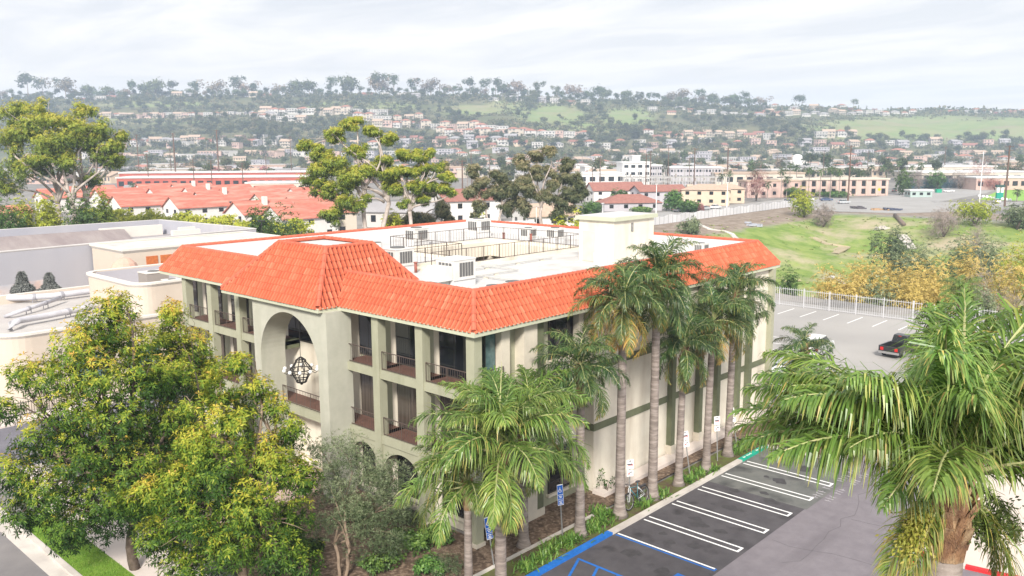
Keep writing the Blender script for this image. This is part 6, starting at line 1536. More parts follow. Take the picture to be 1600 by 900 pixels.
ribbon('path', [(1268, 372), (1290, 380), (1320, 386), (1300, 396)], 3.0, mat('dry_grass', (.40, .33, .23), .95, (.32, .28, .17), .6, 6), .04)
tarp = mat('blue_grey_tarp', (.30, .32, .38), .7, (.42, .43, .47), 1.2, 6)
def heap(label, px, py, wx, h, m, seed, name='debris_pile', cat='debris', group='debris on the bank'):
    q = on_ground(px, py, 0); rg = np.random.default_rng(seed); b = MB()
    for k in range(16):
        c = q + np.array([rg.normal(0, wx * .35), rg.normal(0, wx * .35), 0]); c[2] = float(H(c[0], c[1])) + rg.uniform(.0, h * .5); s = rg.uniform(.2, .5) * h + .15; an = rg.uniform(0, 3); o = OB(c, an); o.box(b, -s * rg.uniform(1, 2.4), -s * .5, c[2] - .15, s * rg.uniform(1, 2.4), s * .5, c[2] + s * .45)
    o_ = b.build(name, m, None, loc=q); tag(o_, label, cat, group)
heap('pile of blue grey tarpaulin on the dirt bank', 1180, 354, 4.5, .8, tarp, 1); heap('dark heap of debris by the road edge', 1342, 326, 3, 1.1, mat('dark_debris', (.10, .09, .10), .9), 2); heap('brown scrap timber lying on the dirt near the road', 1372, 328, 5, .6, mat('timber', (.42, .27, .16), .9), 3); heap('dark machine parts heap at the end of the dirt strip', 1395, 329, 2.5, 1.0, mat('dark_blue', (.08, .09, .14), .8), 4); heap('pale rubble near the concrete drain', 1378, 358, 2.5, .8, conc, 5)
p0, p1 = on_ground(1398, 340, .4), on_ground(1412, 354, .4); b = MB(); b.tube([p0, p1], .55, 12); o_ = b.build('drain_pipe', mat('brown_pipe', (.17, .13, .11), .8), None, True, p0); tag(o_, 'dark corrugated drain pipe lying down the bank', 'pipe')
# road side cars, hut, bin, pylon sign, boulders
def rc(label, px, py, paint, kind='sedan', rz=0): p = G(px, py, 0); car(label, paint, (p[0], p[1], .0), LAT + rz, kind, 'cars along the far road')
rc('white car first in the kerb row before the pink apartments', 1262, 313, 'white'); rc('blue car second in the kerb row before the pink apartments', 1291, 314, 'blue'); rc('silver car right of the blue one at the bank edge', 1318, 318, 'silver', rz=.3); rc('dark car at the driveway beside the pink apartments', 1397, 300, 'black', 'van', 1.2); rc('white car crossing at the road bend by the green hut', 1482, 300, 'white', 'sedan'); rc('white van on the far bend beyond the crossing car', 1513, 291, 'white', 'van'); rc('red tailed car below the green and white pylon sign', 1557, 317, 'white', 'sedan', 1.3); rc('silver car inside the screened street near the tan house', 1100, 328, 'silver', 'sedan', .8); rc('white car inside the screened street right of the tan house', 1118, 326, 'white', 'sedan', .8); rc('dark blue car at the end of the screened street', 1232, 319, 'blue', 'van', .8); rc('grey car parked by the bungalow hedge', 1062, 331, 'grey', 'sedan', .6)
house('kiosk', 'pale green hut with a teal base at the road bend', at(1440, 330), LAT, 8.5, 5, 2.4, 3, mat('hut_green', (.34, .42, .40), .8), roof_white, None, 'flat', 3, floors=1, cat='hut')
g_ = G(1466, 301); b = MB(); o = OB(g_, LAT); o.box(b, -1.1, -.8, 0, 1.1, .8, 1.3); o.box(b, -1.2, -.9, 1.3, 1.2, .9, 1.5); o_ = b.build('dumpster', mat('bin_green', (.01, .30, .18), .6), None, loc=g_); tag(o_, 'green dumpster next to the pale green hut', 'dumpster')
g_ = G(1561, 312); t = thing('pylon_sign', 'green and white pylon sign on the park lawn', 'sign', (g_[0], g_[1], 0)); o = OB(g_, LAT); b = MB(); o.box(b, -1.2, -.4, 0, 1.2, .4, 2.6); b.build('base', mat('pylon_green', (.01, .26, .20), .6), t); b = MB(); o.box(b, -1.2, -.38, 2.6, -.35, .38, 4.6); o.box(b, .35, -.38, 2.6, 1.2, .38, 4.6); b.build('panel', sign_w, t); b = MB(); o.box(b, -1.5, -.6, 4.6, 1.5, .6, 5.4); b.build('cap', mat('pylon_cap', (.03, .08, .07), .7), t)
for k in range(9):
    g_ = G(1530 + k * 6, 307.5 + k * .8); b = MB(); b.ball((g_[0], g_[1], .3), .75, .6, .6, 7, 5); o_ = b.build('boulder', sign_w, None, True, g_); tag(o_, 'white boulder in the row along the park lawn edge', 'boulder', 'white boulders along the park lawn')
g_ = G(1373, 308); b = MB(); b.bar((g_[0], g_[1], 0), (g_[0], g_[1], 3.0), .1); o = OB(g_, LAT + .78)
dq = [(0, -.75), (.75, 0), (0, .75), (-.75, 0)]; o2 = OB(g_, LAT); b.hexa([o2.p(x, -.06, 3.0 + z) for x, z in dq], [o2.p(x, -.1, 3.0 + z) for x, z in dq], 1); o_ = b.build('warning_sign', [post_m, mat('sign_yellow', (.75, .38, .02), .6)], None, loc=g_); tag(o_, 'yellow diamond warning sign at the bank edge', 'sign')
dk = mat('dark_green_screen', (.03, .07, .09), .9); a, c = at(1420, 395), at(1540, 405); b = MB(); b.bar((*a, 2.2), (*c, 2.2), .3, 4.4); o_ = b.build('sports_fence', dk, None, loc=(*a, 0)); tag(o_, 'dark blue green screened fence behind the road bend', 'fence')
for i, (px, py, wp, hp, D, m, lb) in enumerate([(1415, 285, 18, 20, 345, shrub_l, 'large dark green tree beside the pink apartments'), (1440, 278, 14, 13, 385, grey_tw, 'greyish tree behind the green hut'), (1470, 276, 16, 11, 390, shrub_l, 'dark tree over the blue screened fence, left'), (1505, 272, 18, 11, 392, grey_tw, 'brownish tree over the blue screened fence'), (1540, 268, 20, 20, 420, far_r, 'bare reddish tree near the right frame edge'), (1560, 282, 16, 6, 380, far_r, 'dark red hedge at the back of the park'), (1185, 280, 18, 24, 310, far_r, 'bare pinkish tree between the tan house and the apartments'), (1056, 312, 10, 17, 262, shrub_l, 'upright bright green tree by the bungalow'), (1078, 322, 14, 8, 258, shrub_l, 'dark round bush at the tan house'), (1095, 324, 8, 5, 262, far_r, 'small dark red bush at the tan house'), (1000, 330, 18, 5, 258, shrub_l, 'low green hedge before the bungalow'), (1240, 300, 16, 7, 330, shrub_l, 'dark hedge at the left foot of the pink apartments'), (1300, 303, 34, 4, 335, shrub_l, 'long low hedge before the pink apartments'), (930, 325, 10, 8, 255, shrub_l, 'dark bush left of the bungalow'), (968, 300, 12, 5, 275, shrub_l, 'green shrub over the bungalow roof line')]):
    q = P(px, 231, D); bush('tree' if hp > 9 else 'garden_bush', lb, 'tree' if hp > 9 else 'bush', q[:2], wp * D / FPX * 1.1, max(P(px, py - hp, D)[2], 1.2), 420, 6, .85 if m not in (grey_tw, far_r) else 1.0, .3 if m not in (grey_tw, far_r) else .09, m, 600 + i, 'trees and bushes along the far road', 0, .4, .3, 6)
# ------------------------------------------------------------------ copies for the distance: palms, poles, trees, houses
def ordn(i): return f"{i}{'th' if 10 <= i % 100 <= 20 else {1: 'st', 2: 'nd', 3: 'rd'}.get(i % 10, 'th')}"
Vs, Fs, Ts, Ms = [], [], [], []; o_ = 0; rgq = np.random.default_rng(9)
for i in range(16):
    V, F, t_, mi = frond(ANG[min(8, i // 2 + 1)], rg=rgq, nl=18, width=.16, seg=2, ll=.7, droop=95, L_=2.6); a = i * 2.4; M_ = np.array([[math.cos(a), -math.sin(a), 0], [math.sin(a), math.cos(a), 0], [0, 0, 1]])
    Vs.append(V @ M_.T); Fs.append(F + o_); o_ += len(V); Ts.append(t_); Ms.append(mi)
pc = np_mesh('crown', np.concatenate(Vs), np.concatenate(Fs), [palm_dark, rach_m], np.concatenate(Ms), np.concatenate(Ts), link=False)
b = MB(); b.tube([(0, 0, -12), (0, 0, -6), (0, 0, 0)], [.24, .19, .16], 7); ptm = b.build('trunk', palm_bark); tm = ptm.data; bpy.data.objects.remove(ptm)
pl = [(1222, 268, 320), (1265, 266, 325), (1283, 268, 322), (1299, 266, 326), (1313, 268, 330), (1345, 270, 380), (1362, 262, 430), (1405, 255, 470), (1440, 258, 450), (1128, 275, 360), (1140, 272, 380), (1200, 288, 325), (1230, 280, 330), (1425, 262, 480), (730, 262, 420), (322, 218, 760), (422, 222, 800), (208, 290, 330), (1235, 258, 420), (1245, 262, 400), (1002, 262, 480), (690, 250, 500), (880, 240, 700), (910, 238, 700), (655, 252, 520), (1590, 300, 300), (1380, 262, 420), (1180, 270, 400)]
for i, (px, py, D) in enumerate(sorted(pl)):
    c = P(px, py, D); s = .8 if D < 400 else 1.0; t = thing('palm_tree', f'distant palm with a drooping crown, {ordn(i + 1)} from the left of the valley palms', 'palm tree', (c[0], c[1], 0), 0, 'palms in the valley')
    for me in (tm, pc):
        q = bpy.data.objects.new(me.name.split('.')[0], me); col.objects.link(q); par(q, t); q.location = (0, 0, c[2]); q.rotation_euler.z = i; q.scale = (s, s, max(c[2], 3) / 12 if me is tm else s)
wood = mat('pole_wood', (.16, .10, .075), .9, (.11, .075, .06), 3, 5)
poles = [(213, 210, 470, .5), (270, 208, 470, .8), (338, 203, 470, .8), (229, 240, 420, .4), (301, 248, 400, .4), (329, 250, 390, .4), (378, 254, 385, .4), (265, 232, 520, .4), (453, 213, 500, .4), (415, 244, 450, .3), (508, 240, 520, .3), (722, 250, 300, .5), (736, 235, 420, .35), (765, 240, 400, .35), (803, 240, 560, .3), (1010, 240, 300, .35), (1017, 236, 420, .5), (1045, 226, 430, .4), (1086, 231, 330, .4), (1078, 246, 420, .3), (1138, 231, 460, .8), (1330, 227, 305, .5), (1578, 227, 275, .55), (1288, 236, 520, .4), (1357, 236, 560, .4), (1478, 229, 560, .4), (938, 245, 440, .4), (883, 240, 520, .3), (926, 262, 400, .3), (1120, 240, 520, .3), (1215, 238, 600, .3), (990, 240, 520, .3)]
for i, (px, py, D, wd) in enumerate(sorted(poles)):
    c = P(px, py, D); t = thing('utility_pole', f'dark wooden utility pole, {ordn(i + 1)} from the left among the poles of the valley', 'utility pole', (c[0], c[1], 0), 0, 'utility poles')
    b = MB(); b.tube([(c[0], c[1], 0), (c[0], c[1], c[2])], [wd * .62, wd * .42], 7); b.build('pole', wood, t); b = MB(); v = np.array([RT2[0], RT2[1], 0]); p = np.array(c)
    for dz in (.5, 1.6): b.bar(p - v * 1.4 - np.array([0, 0, dz]), p + v * 1.4 - np.array([0, 0, dz]), .14)
    for s in (-1.2, -.5, .5, 1.2): b.bar(p + v * s - np.array([0, 0, .45]), p + v * s + np.array([0, 0, -.1]), .09)
    b.build('crossarm', wood, t)
for px, py, D, lb in ((1025 + 1, 288, 245, 'pale thin street lamp rising behind the stair penthouse'), (1137, 286, 262, 'pale thin street lamp before the tan houses'), (942, 318, 235, 'short pale lamp post left of the bungalow'), (1537, 237, 285, 'very tall pale light mast at the road bend'), (838, 322, 160, 'white post beside the dense dark gum')):
    c = P(px, py, D); lamp_pole(lb, c[0], c[1], c[2], 'pale street lamps', 0, sign_w, px != 1537 and px != 838, .14 if D > 200 else .09)
b = MB(); b.tube([P(1380, 275, 305), P(1460, 274.5, 300), P(1560, 274, 290)], .10, 5); o = b.build('power_cable', iron, None, loc=P(1380, 275, 305)); tag(o, 'pale cable strung between the pink apartments and the right utility pole', 'cable')
# ------------------------------------------------------------------ larger valley buildings one can point to
def block(name, label, px0, px1, D, depth, h, wm, rm, rot=0.0, nwin=0, floors=1, z0=0.0, band=None, over=.4):
    c0, c1 = at(px0, D), at(px1, D); c = (c0 + c1) / 2 + FW2 * depth / 2; w_ = np.linalg.norm(c1 - c0); o = OB(c, LAT + rot); t = thing(name, label, 'building', (c[0], c[1], z0)); U, V_ = w_ / 2, depth / 2
    b = MB(); o.box(b, -U, -V_, z0, U, V_, z0 + h); b.build('wall', wm, t); b = MB(); o.box(b, -U - over, -V_ - over, z0 + h, U + over, V_ + over, z0 + h + .6); b.build('roof', rm, t)
    fh = h / floors
    for f in range(floors):
        for k in range(nwin):
            a = -U + w_ * (k + .5) / nwin; ww = min(w_ / nwin * .3, 2.2); q = MB(); o.box(q, a - ww, -V_ - .1, z0 + f * fh + fh * .35, a + ww, -V_ + .05, z0 + f * fh + fh * .75); q.build('window', car_glass, t)
    if band: b = MB(); o.box(b, -U, -V_ - .12, z0 + h * band[0], U, -V_ + .02, z0 + h * band[1]); b.build('stripe', band[2], t)
    return t
block('storage_building', 'long red storage building with a white roof beyond the townhouses, front one', 180, 478, 420, 22, 6.0, w_red, roof_white, .06, 22)
block('storage_building', 'long red storage building with a white roof, the one behind', 185, 480, 465, 20, 7.2, w_red, roof_white, .06, 0)
block('storage_building', 'pale low building with a row of small dark windows right of the red storage', 380, 500, 380, 16, 4.6, w_beige, roof_white, .06, 12)
block('storage_building', 'grey concrete building left of the little tree before the red storage', 180, 218, 330, 14, 5.2, w_grey, roof_grey, .4, 0)
block('office_block', 'stepped white office block standing above the valley roofs', 972, 1016, 455, 20, 11.5, roof_white, roof_white, .05, 4, 3)
block('office_block', 'narrow white tower on top of the stepped white office block', 988, 1000, 462, 10, 15.0, roof_white, roof_white, .05, 0)
block('office_block', 'grey glazed office wing right of the white office block', 1012, 1034, 480, 14, 9.5, w_grey, roof_white, .05, 6, 3)
block('warehouse', 'white warehouse left of the stepped office block', 900, 975, 450, 24, 6.0, w_white, roof_white, .1, 5)
block('warehouse', 'cream warehouse with a red stripe in the middle of the valley', 912, 946, 520, 18, 8.0, w_white, roof_white, .1, 4, 1, 0, (.55, .7, w_red))
block('warehouse', 'white shop building with a red stripe beyond the grey gums', 880, 915, 560, 20, 8.5, w_white, roof_white, .1, 4, 1, 0, (.45, .6, w_red))
block('apartment_block', 'long grey three storey apartment block behind the substation', 1052, 1130, 440, 16, 9.0, w_grey, roof_white, -.12, 16, 3)
block('warehouse', 'cream long building behind the pink apartments', 1120, 1260, 430, 22, 6.2, w_beige, roof_tan, -.02, 9)
block('warehouse', 'white roofed long warehouse on the right side of the valley', 1420, 1560, 520, 40, 7.0, w_beige, roof_white, .02, 10)
block('warehouse', 'wide white roof at the right behind the screened fence', 1440, 1620, 450, 30, 5.6, w_beige, roof_white, .03, 10)
block('shop_building', 'pink beige flat building behind the right utility pole', 1530, 1625, 380, 16, 5.2, w_pink, roof_white, 0, 7)
block('church', 'pale rounded hall with a white end tower far right of the pink apartments', 1235, 1262, 640, 14, 9, w_white, roof_white, .05, 3)
# the white water tank
c = P(1246, 245, 640); b = MB(); b.cyl(c[0], c[1], 0, c[2], 3.6, 18); b.ball((c[0], c[1], c[2]), 3.6, 3.6, 2, 16, 6); o = b.build('water_tank', roof_white, None, True, (c[0], c[1], 0)); tag(o, 'white round topped tank among red roofs on the right', 'tank')
# substation
c = at(1060, 395); t = thing('substation', 'electrical substation of pale lattice frames and insulators behind the houses', 'substation', (c[0], c[1], 0)); b = MB(); o = OB(c, LAT); rgs = np.random.default_rng(5)
for i in range(17):
    for j in range(4):
        x, y = -24 + i * 3.0, j * 6.5; h_ = 6 + 3.5 * ((i + j) % 3 == 0)
        b.bar(o.p(x, y, 0), o.p(x, y, h_), .22)
        if i < 16: b.bar(o.p(x, y, 5.6), o.p(x + 3, y, 5.6), .2); b.bar(o.p(x, y, 3.6), o.p(x + 3, y, 3.6 + .6 * (i % 2)), .14)
        if j < 3: b.bar(o.p(x, y, 5.8), o.p(x, y + 6.5, 5.8), .14)
b.build('frame', mat('galvanised_lattice', (.42, .41, .40), .7), t); b = MB()
im_ = mat('insulator', (.33, .29, .26), .6)
for k in range(26):
    x, y = rgs.uniform(-24, 24), rgs.uniform(0, 12); p = o.p(x, y, 0); z = rgs.choice([2.2, 4.0, 5.8]); b = MB(); b.cyl(p[0], p[1], z, z + 1.4, .32, 6); b.build('insulator', im_, t)
b = MB()
for k in range(7): o.box(b, -22 + k * 6.5, -3, 0, -19 + k * 6.5, -.5, 2.6)
b.build('transformer', w_tan, t)
w_white = mat('far_white_wall', (.56, .54, .52), .9, (.48, .46, .44), .05, 3); roof_red = mat('far_red_roof', (.40, .17, .12), .9, (.33, .14, .10), .05, 3); w_beige = mat('far_beige_wall', (.50, .44, .37), .9); roof_white = mat('far_white_roof', (.55, .54, .53), .9, (.42, .41, .41), .02, 4)
# ------------------------------------------------------------------ prototypes for the far houses and trees: one mesh each
far_win = mat('far_window', (.07, .075, .085), .4)
def far_house_mesh(i, w_, d_, h, rh, wm, rm, kind, fl_):
    b = MB(); o = OB((0, 0), 0); U, V_ = w_ / 2, d_ / 2; o.box(b, -U, -V_, -6, U, V_, h, 0)
    if kind == 'flat': o.box(b, -U - .3, -V_ - .3, h, U + .3, V_ + .3, h + .6, 1)
    elif kind == 'hip':
        r_ = max(U - V_, .2); e_ = [(-U - .6, -V_ - .6, h - .1), (U + .6, -V_ - .6, h - .1), (U + .6, V_ + .6, h - .1), (-U - .6, V_ + .6, h - .1)]; q0, q1 = (-r_, 0, h + rh), (r_, 0, h + rh)
        b.face([e_[0], e_[1], q1, q0], 1); b.face([e_[1], e_[2], q1], 1); b.face([e_[2], e_[3], q0, q1], 1); b.face([e_[3], e_[0], q0], 1); b.face(e_[::-1], 1)
    else:
        for s in (-1, 1): b.face([(s * U, -V_, h), (s * U, V_, h), (s * U, 0, h + rh)][::s], 0)
        for s in (-1, 1): q = [(-U - .5, s * (V_ + .6), h - .3), (U + .5, s * (V_ + .6), h - .3), (U + .5, 0, h + rh), (-U - .5, 0, h + rh)]; b.hexa(q, [(x, y, z + .25) for x, y, z in q], 1)
    fh = h / fl_; nw = max(2, int(w_ / 3.2)); rg = np.random.default_rng(i + 70)
    for f in range(fl_):
        for k in range(nw):
            if rg.uniform() < .2: continue
            a = -U + w_ * (k + .5) / nw; ww = rg.uniform(.6, 1.1); o.box(b, a - ww, -V_ - .08, f * fh + fh * .3, a + ww, -V_ + .05, f * fh + fh * .78, 2)
        for k in range(2): a = -V_ + d_ * (k + .5) / 2; o.box(b, -U - .08, a - .8, f * fh + fh * .3, -U + .05, a + .8, f * fh + fh * .78, 2)
    if fl_ > 1: o.box(b, -U * .7, -V_ - 1.3, fh - .1, U * .7, -V_, fh + .1, 0); o.box(b, -U * .7, -V_ - 1.3, fh + .9, U * .7, -V_ - 1.2, fh + 1.0, 0)
    q = b.build('hillside_house', [wm, rm, far_win]); me = q.data; bpy.data.objects.remove(q); return me
ST = [(12, 9, 6, 2, w_white, roof_red, 'hip', 2, 'white house with red hip roof'), (14, 9, 6, 0, w_white, roof_white, 'flat', 2, 'white flat roofed house'), (13, 9, 6, 2.4, w_beige, roof_tan, 'gable', 2, 'beige house with tan gable roof'), (16, 10, 3.4, 2, w_white, roof_grey, 'hip', 1, 'low white house with grey roof'), (12, 9, 8.5, 1.8, w_beige, roof_red, 'hip', 3, 'tall beige house with red roof'), (15, 9, 3.4, 2.2, w_tan, roof_brown, 'gable', 1, 'low tan house with brown roof'), (11, 9, 6.5, 0, w_pink, roof_tan, 'flat', 2, 'pinkish flat roofed house'), (13, 10, 6, 2, w_grey, roof_grey, 'gable', 2, 'grey house with grey gable roof')]
HM = [far_house_mesh(i, *s[:8]) for i, s in enumerate(ST)]
rows = [('left ridge row', [(x, 149 + 2 * math.sin(x * .05)) for x in range(196, 420, 17)], (0, 3, 5, 2, 7), .95), ('row below left ridge', [(x, 157 + (x - 130) * -.06) for x in range(130, 190, 15)], (3, 1, 5), .9), ('lower left terrace row', [(x, 183 - (x - 160) * .012) for x in range(158, 432, 12)], (1, 2, 6, 7, 0), .75),
        ('upper middle terrace row', [(x, 176 + (x - 415) * .01) for x in range(416, 610, 14)], (1, 4, 2, 0, 1), .95), ('second middle terrace row', [(415, 186), (428, 184), (442, 188), (456, 187), (470, 189), (560, 184), (577, 187), (592, 188), (608, 189), (622, 190), (640, 187), (655, 186)], (0, 4, 1, 2), .9), ('third middle terrace row', [(x, 197 + (x - 590) * .03) for x in range(590, 800, 15)], (4, 0, 2, 1, 4, 6), .9), ('lowest middle terrace row', [(x, 210 + (x - 700) * .015) for x in range(690, 920, 14)], (0, 2, 1, 4, 6, 1), .9), ('row under middle terraces', [(x, 219) for x in range(600, 800, 22)], (3, 5, 7), .9),
        ('middle ridge villas', [(575, 149), (600, 150), (628, 151), (650, 152), (772, 155), (785, 153), (800, 156), (822, 156), (850, 158), (868, 159), (890, 161), (915, 162)], (3, 5, 1, 7), .9), ('right shoulder villas', [(1020, 172), (1032, 166), (1048, 176), (1062, 170), (1078, 173), (1092, 178), (1110, 176), (1128, 178), (1146, 180), (1165, 180), (1184, 180), (1200, 176), (1222, 178)], (3, 5, 0, 1, 2), .8),
        ('top right ridge row', [(x, 168 + 1.5 * math.sin(x)) for x in range(1195, 1610, 15)], (3, 5, 2, 7, 0), .8), ('second right ridge row', [(x, 178 + 2 * math.sin(x * .7)) for x in range(1188, 1440, 14)], (1, 3, 2, 5, 0), .75), ('far right ridge end', [(x, 176) for x in range(1490, 1612, 18)], (3, 5, 0), .8), ('right shoulder foot row', [(x, 212 + 2 * math.sin(x)) for x in range(1010, 1225, 16)], (0, 2, 5, 1), .8), ('green hill foot row', [(1280, 212), (1296, 213), (1312, 211), (1326, 212)], (0, 1, 2), .9), ('upper foot row', [(x, 227 + 2.5 * math.sin(x * .9)) for x in range(190, 1610, 26)], (1, 2, 3, 5, 6, 7, 0), .8), ('left hill foot row', [(x, 222 + 6 * math.sin(x * 1.3)) for x in range(205, 460, 17)], (1, 2, 3, 6, 5), .85)]
rgh = np.random.default_rng(17)
for rn, pts, kinds, sc in rows:
    for i, (px, py) in enumerate(pts):
        px += rgh.normal(0, 1.5); q = T(px, py + 1.5 + rgh.normal(0, .6), 500)
        if q is None: continue
        k = kinds[rgh.integers(len(kinds))]; ob = bpy.data.objects.new('hillside_house', HM[k]); col.objects.link(ob); s = 1.25 * sc * rgh.uniform(.9, 1.12); ob.location = q; ob.scale = (s, s, s); ob.rotation_euler.z = LAT + rgh.normal(0, .3)
        tag(ob, f'{ST[k][8]}, {ordn(i + 1)} from left in the {rn}', 'house', 'houses on the hills')
# flat valley floor: roofs in bands
VB = [(26, 14, 5, 0, w_white, roof_white, 'flat', 1, 'white flat roofed building'), (34, 18, 6, 0, w_beige, roof_white, 'flat', 1, 'beige building with a wide white roof'), (22, 12, 6.5, 0, w_grey, roof_grey, 'flat', 2, 'grey flat roofed building'), (16, 10, 4, 2, w_white, roof_red, 'hip', 1, 'low white house with a red roof'), (18, 11, 4, 2.2, w_tan, roof_tan, 'gable', 1, 'low tan house with a tan roof'), (28, 14, 6.5, 0, w_pink, roof_tan, 'flat', 2, 'pinkish two storey building'), (40, 20, 6, 0, w_white, roof_grey, 'flat', 1, 'long building with a grey roof')]
VM = [far_house_mesh(40 + i, *s[:8]) for i, s in enumerate(VB)]
vb = []; rgv = np.random.default_rng(23)
def clear(px, D, lim):
    for a, b_, d_ in lim:
        if abs(px - a) < (22 if D < 600 else 12) and abs(D - d_) < 26: return False
    return True
for D0, D1, nn, bn in ((505, 590, 34, 'nearer valley band'), (590, 700, 44, 'middle valley band'), (700, 860, 54, 'farthest valley band')):
    lst = []
    for i in range(nn):
        for _ in range(12):
            px = 20 + 1600 * (i + rgv.uniform(0, 1)) / nn; D = rgv.uniform(D0, D1)
            if clear(px, D, vb): break
        vb.append((px, 0, D)); lst.append((px, D))
    for i, (px, D) in enumerate(sorted(lst)):
        k = rgv.integers(len(VM)); ob = bpy.data.objects.new('valley_building', VM[k]); col.objects.link(ob); c = at(px, D); ob.location = (c[0], c[1], 0); ob.rotation_euler.z = LAT + rgv.normal(0, .25); s = rgv.uniform(.8, 1.1); ob.scale = (s, s, s)
        tag(ob, f'{VB[k][8]}, {ordn(i + 1)} from left in the {bn}', 'building', 'buildings of the valley')
lst = [(15 + 1600 * (i + rgv.uniform(0, 1)) / 118, rgv.uniform(238, 258)) for i in range(118)]
for i, (px, py) in enumerate(sorted(lst)):
    q = T(px, py, 860)
    if q is None: continue
    k = int(rgv.choice([0, 2, 3, 4, 5, 3, 4])); ob = bpy.data.objects.new('valley_building', VM[k]); col.objects.link(ob); ob.location = q; ob.rotation_euler.z = LAT + rgv.normal(0, .3); s = rgv.uniform(.7, 1.0); ob.scale = (s, s, s)
    tag(ob, f'{VB[k][8]}, {ordn(i + 1)} from left in the foothill band', 'building', 'buildings at the hill foot')
# trees
def far_tree_mesh(seed, h, r, n, m, shape='round', s=1.5):
    rg = np.random.default_rng(seed); b = MB(); b.tube([(0, 0, -3), (0, 0, h * .6)], [.02 * h, .01 * h], 5)
    if shape == 'round': lob = [(rg.normal(0, .35) * r, rg.normal(0, .35) * r, h * rg.uniform(.45, .75), r * rg.uniform(.5, .75), h * rg.uniform(.2, .3)) for _ in range(6)]
    elif shape == 'tall': lob = [(rg.normal(0, .4) * r, rg.normal(0, .4) * r, h * rg.uniform(.55, .9), r * rg.uniform(.4, .62), h * rg.uniform(.13, .2)) for _ in range(8)]
    else: lob = [(0, 0, h * f, r * (1.05 - f), h * .16) for f in (.2, .4, .6, .8)]
    C, N, hh, _ = lobe_points(lob, n, rg, .5, .4); V, F, tt = rosettes(C, N, 3, s, s * .55, rg, 40, 110, .1, .42 + .35 * hh + rg.normal(0, .1, n))
    bv = np.array(b.v); bf = [f for f in b.f if len(f) == 4]; V2 = np.concatenate([V, bv]); F2 = np.concatenate([F, np.array(bf) + len(V)])
    return np_mesh('tree', V2, F2, [m, bark_t], np.concatenate([np.zeros(len(F), int), np.ones(len(bf), int)]), np.concatenate([tt, np.full(len(bf), .5)]), link=False)
FT = [(far_tree_mesh(1, 11, 6, 130, far_l), 'round dark green tree'), (far_tree_mesh(2, 16, 6, 150, far_l, 'tall'), 'tall open crowned tree'), (far_tree_mesh(3, 12, 6.5, 130, far_b), 'brownish half bare tree'), (far_tree_mesh(4, 13, 3.2, 90, far_l, 'cone'), 'narrow dark conical tree'), (far_tree_mesh(5, 9, 6.5, 120, far_l), 'broad low green tree'), (far_tree_mesh(6, 9, 5, 110, far_r), 'reddish leafless tree'), (far_tree_mesh(7, 19, 7.5, 180, far_l, 'tall'), 'very tall spreading tree')]
def plant(px, py, k, s, lb, g, D=None):
    if D is not None: c = at(px, D); q = (c[0], c[1], 0)
    else:
        q = T(px, py, 500)
        if q is None: return
    ob = bpy.data.objects.new('tree', FT[k][0]); col.objects.link(ob); ob.location = q; ob.scale = (s * rgv.uniform(.9, 1.1), s * rgv.uniform(.9, 1.1), s); ob.rotation_euler.z = rgv.uniform(0, 6.28)
    tag(ob, f'{FT[k][1]}, {lb}', 'tree', g)
tops = [(52, 112), (75, 120), (110, 118), (145, 127), (175, 128), (210, 124), (235, 122), (250, 118), (275, 124), (310, 125), (345, 120), (370, 117), (385, 122), (400, 130), (440, 128), (468, 118), (487, 122), (520, 118), (548, 114), (590, 116), (600, 122), (618, 117), (645, 124), (675, 122), (700, 128), (735, 122), (760, 126), (775, 124), (790, 128), (810, 126), (840, 130), (870, 136), (895, 132), (935, 133), (948, 140), (978, 140), (1000, 146), (1025, 148), (1045, 143), (1063, 139), (1090, 142), (1110, 145), (1145, 147), (1165, 147), (1185, 152), (1240, 152), (1250, 152), (1330, 158)]
j = 0
xs = sorted([t_[0] for t_ in tops] + list(range(-10, 1190, 12))); td = dict(tops)
for px in xs:
    yg = np.interp(px, rx_, ry_); want = td.get(px, yg - rgv.uniform(10, 17)); hpx = max(yg + 3 - want, 8)
    k = int(rgv.choice([0, 1, 2, 4, 6, 1, 0])) if px not in td else int(rgv.choice([1, 6, 0, 2]))
    H_ = {0: 11, 1: 16, 2: 12, 4: 9, 6: 19}[k]; D = 1500; s = hpx * D / FPX / H_ * (1.0 if px in td else .95); q = at(px, rgv.uniform(1490, 1530)); z = float(H(*q)); j += 1
    ob = bpy.data.objects.new('tree', FT[k][0]); col.objects.link(ob); ob.location = (q[0], q[1], z - .5); ob.scale = (s, s, s); ob.rotation_euler.z = rgv.uniform(0, 6.28)
    tag(ob, f'{FT[k][1]} on the skyline, {ordn(j)} from the left along the ridge', 'tree', 'trees along the ridge')
for i in range(34):
    px = 1190 + i * 12.6; plant(px, np.interp(px, rx_, ry_) + 2, int(rgv.choice([0, 2, 4, 3, 5])), rgv.uniform(.6, .95), f'{ordn(i + 1)} from the left among the right ridge houses', 'trees along the right ridge')
# hillside trees, in clumps
cl = [(70, 165, 40, 8, 9), (200, 168, 60, 7, 12), (330, 168, 60, 6, 10), (60, 185, 40, 8, 8), (450, 163, 40, 6, 8), (560, 160, 40, 5, 6), (700, 180, 14, 7, 4), (660, 165, 25, 5, 5), (830, 168, 18, 4, 4), (920, 175, 20, 8, 8), (960, 185, 22, 8, 8), (885, 185, 12, 5, 3), (1075, 188, 40, 8, 12), (1140, 192, 40, 8, 12), (1200, 195, 40, 9, 12), (330, 200, 70, 8, 14), (420, 205, 40, 10, 10), (250, 205, 40, 8, 8), (500, 200, 30, 8, 6), (1000, 205, 40, 9, 12), (950, 210, 50, 8, 10), (1230, 210, 40, 6, 8), (540, 215, 50, 8, 7), (640, 222, 50, 6, 6), (1440, 217, 30, 4, 7), (1520, 218, 30, 4, 5), (1580, 218, 20, 4, 4)]
pts = []
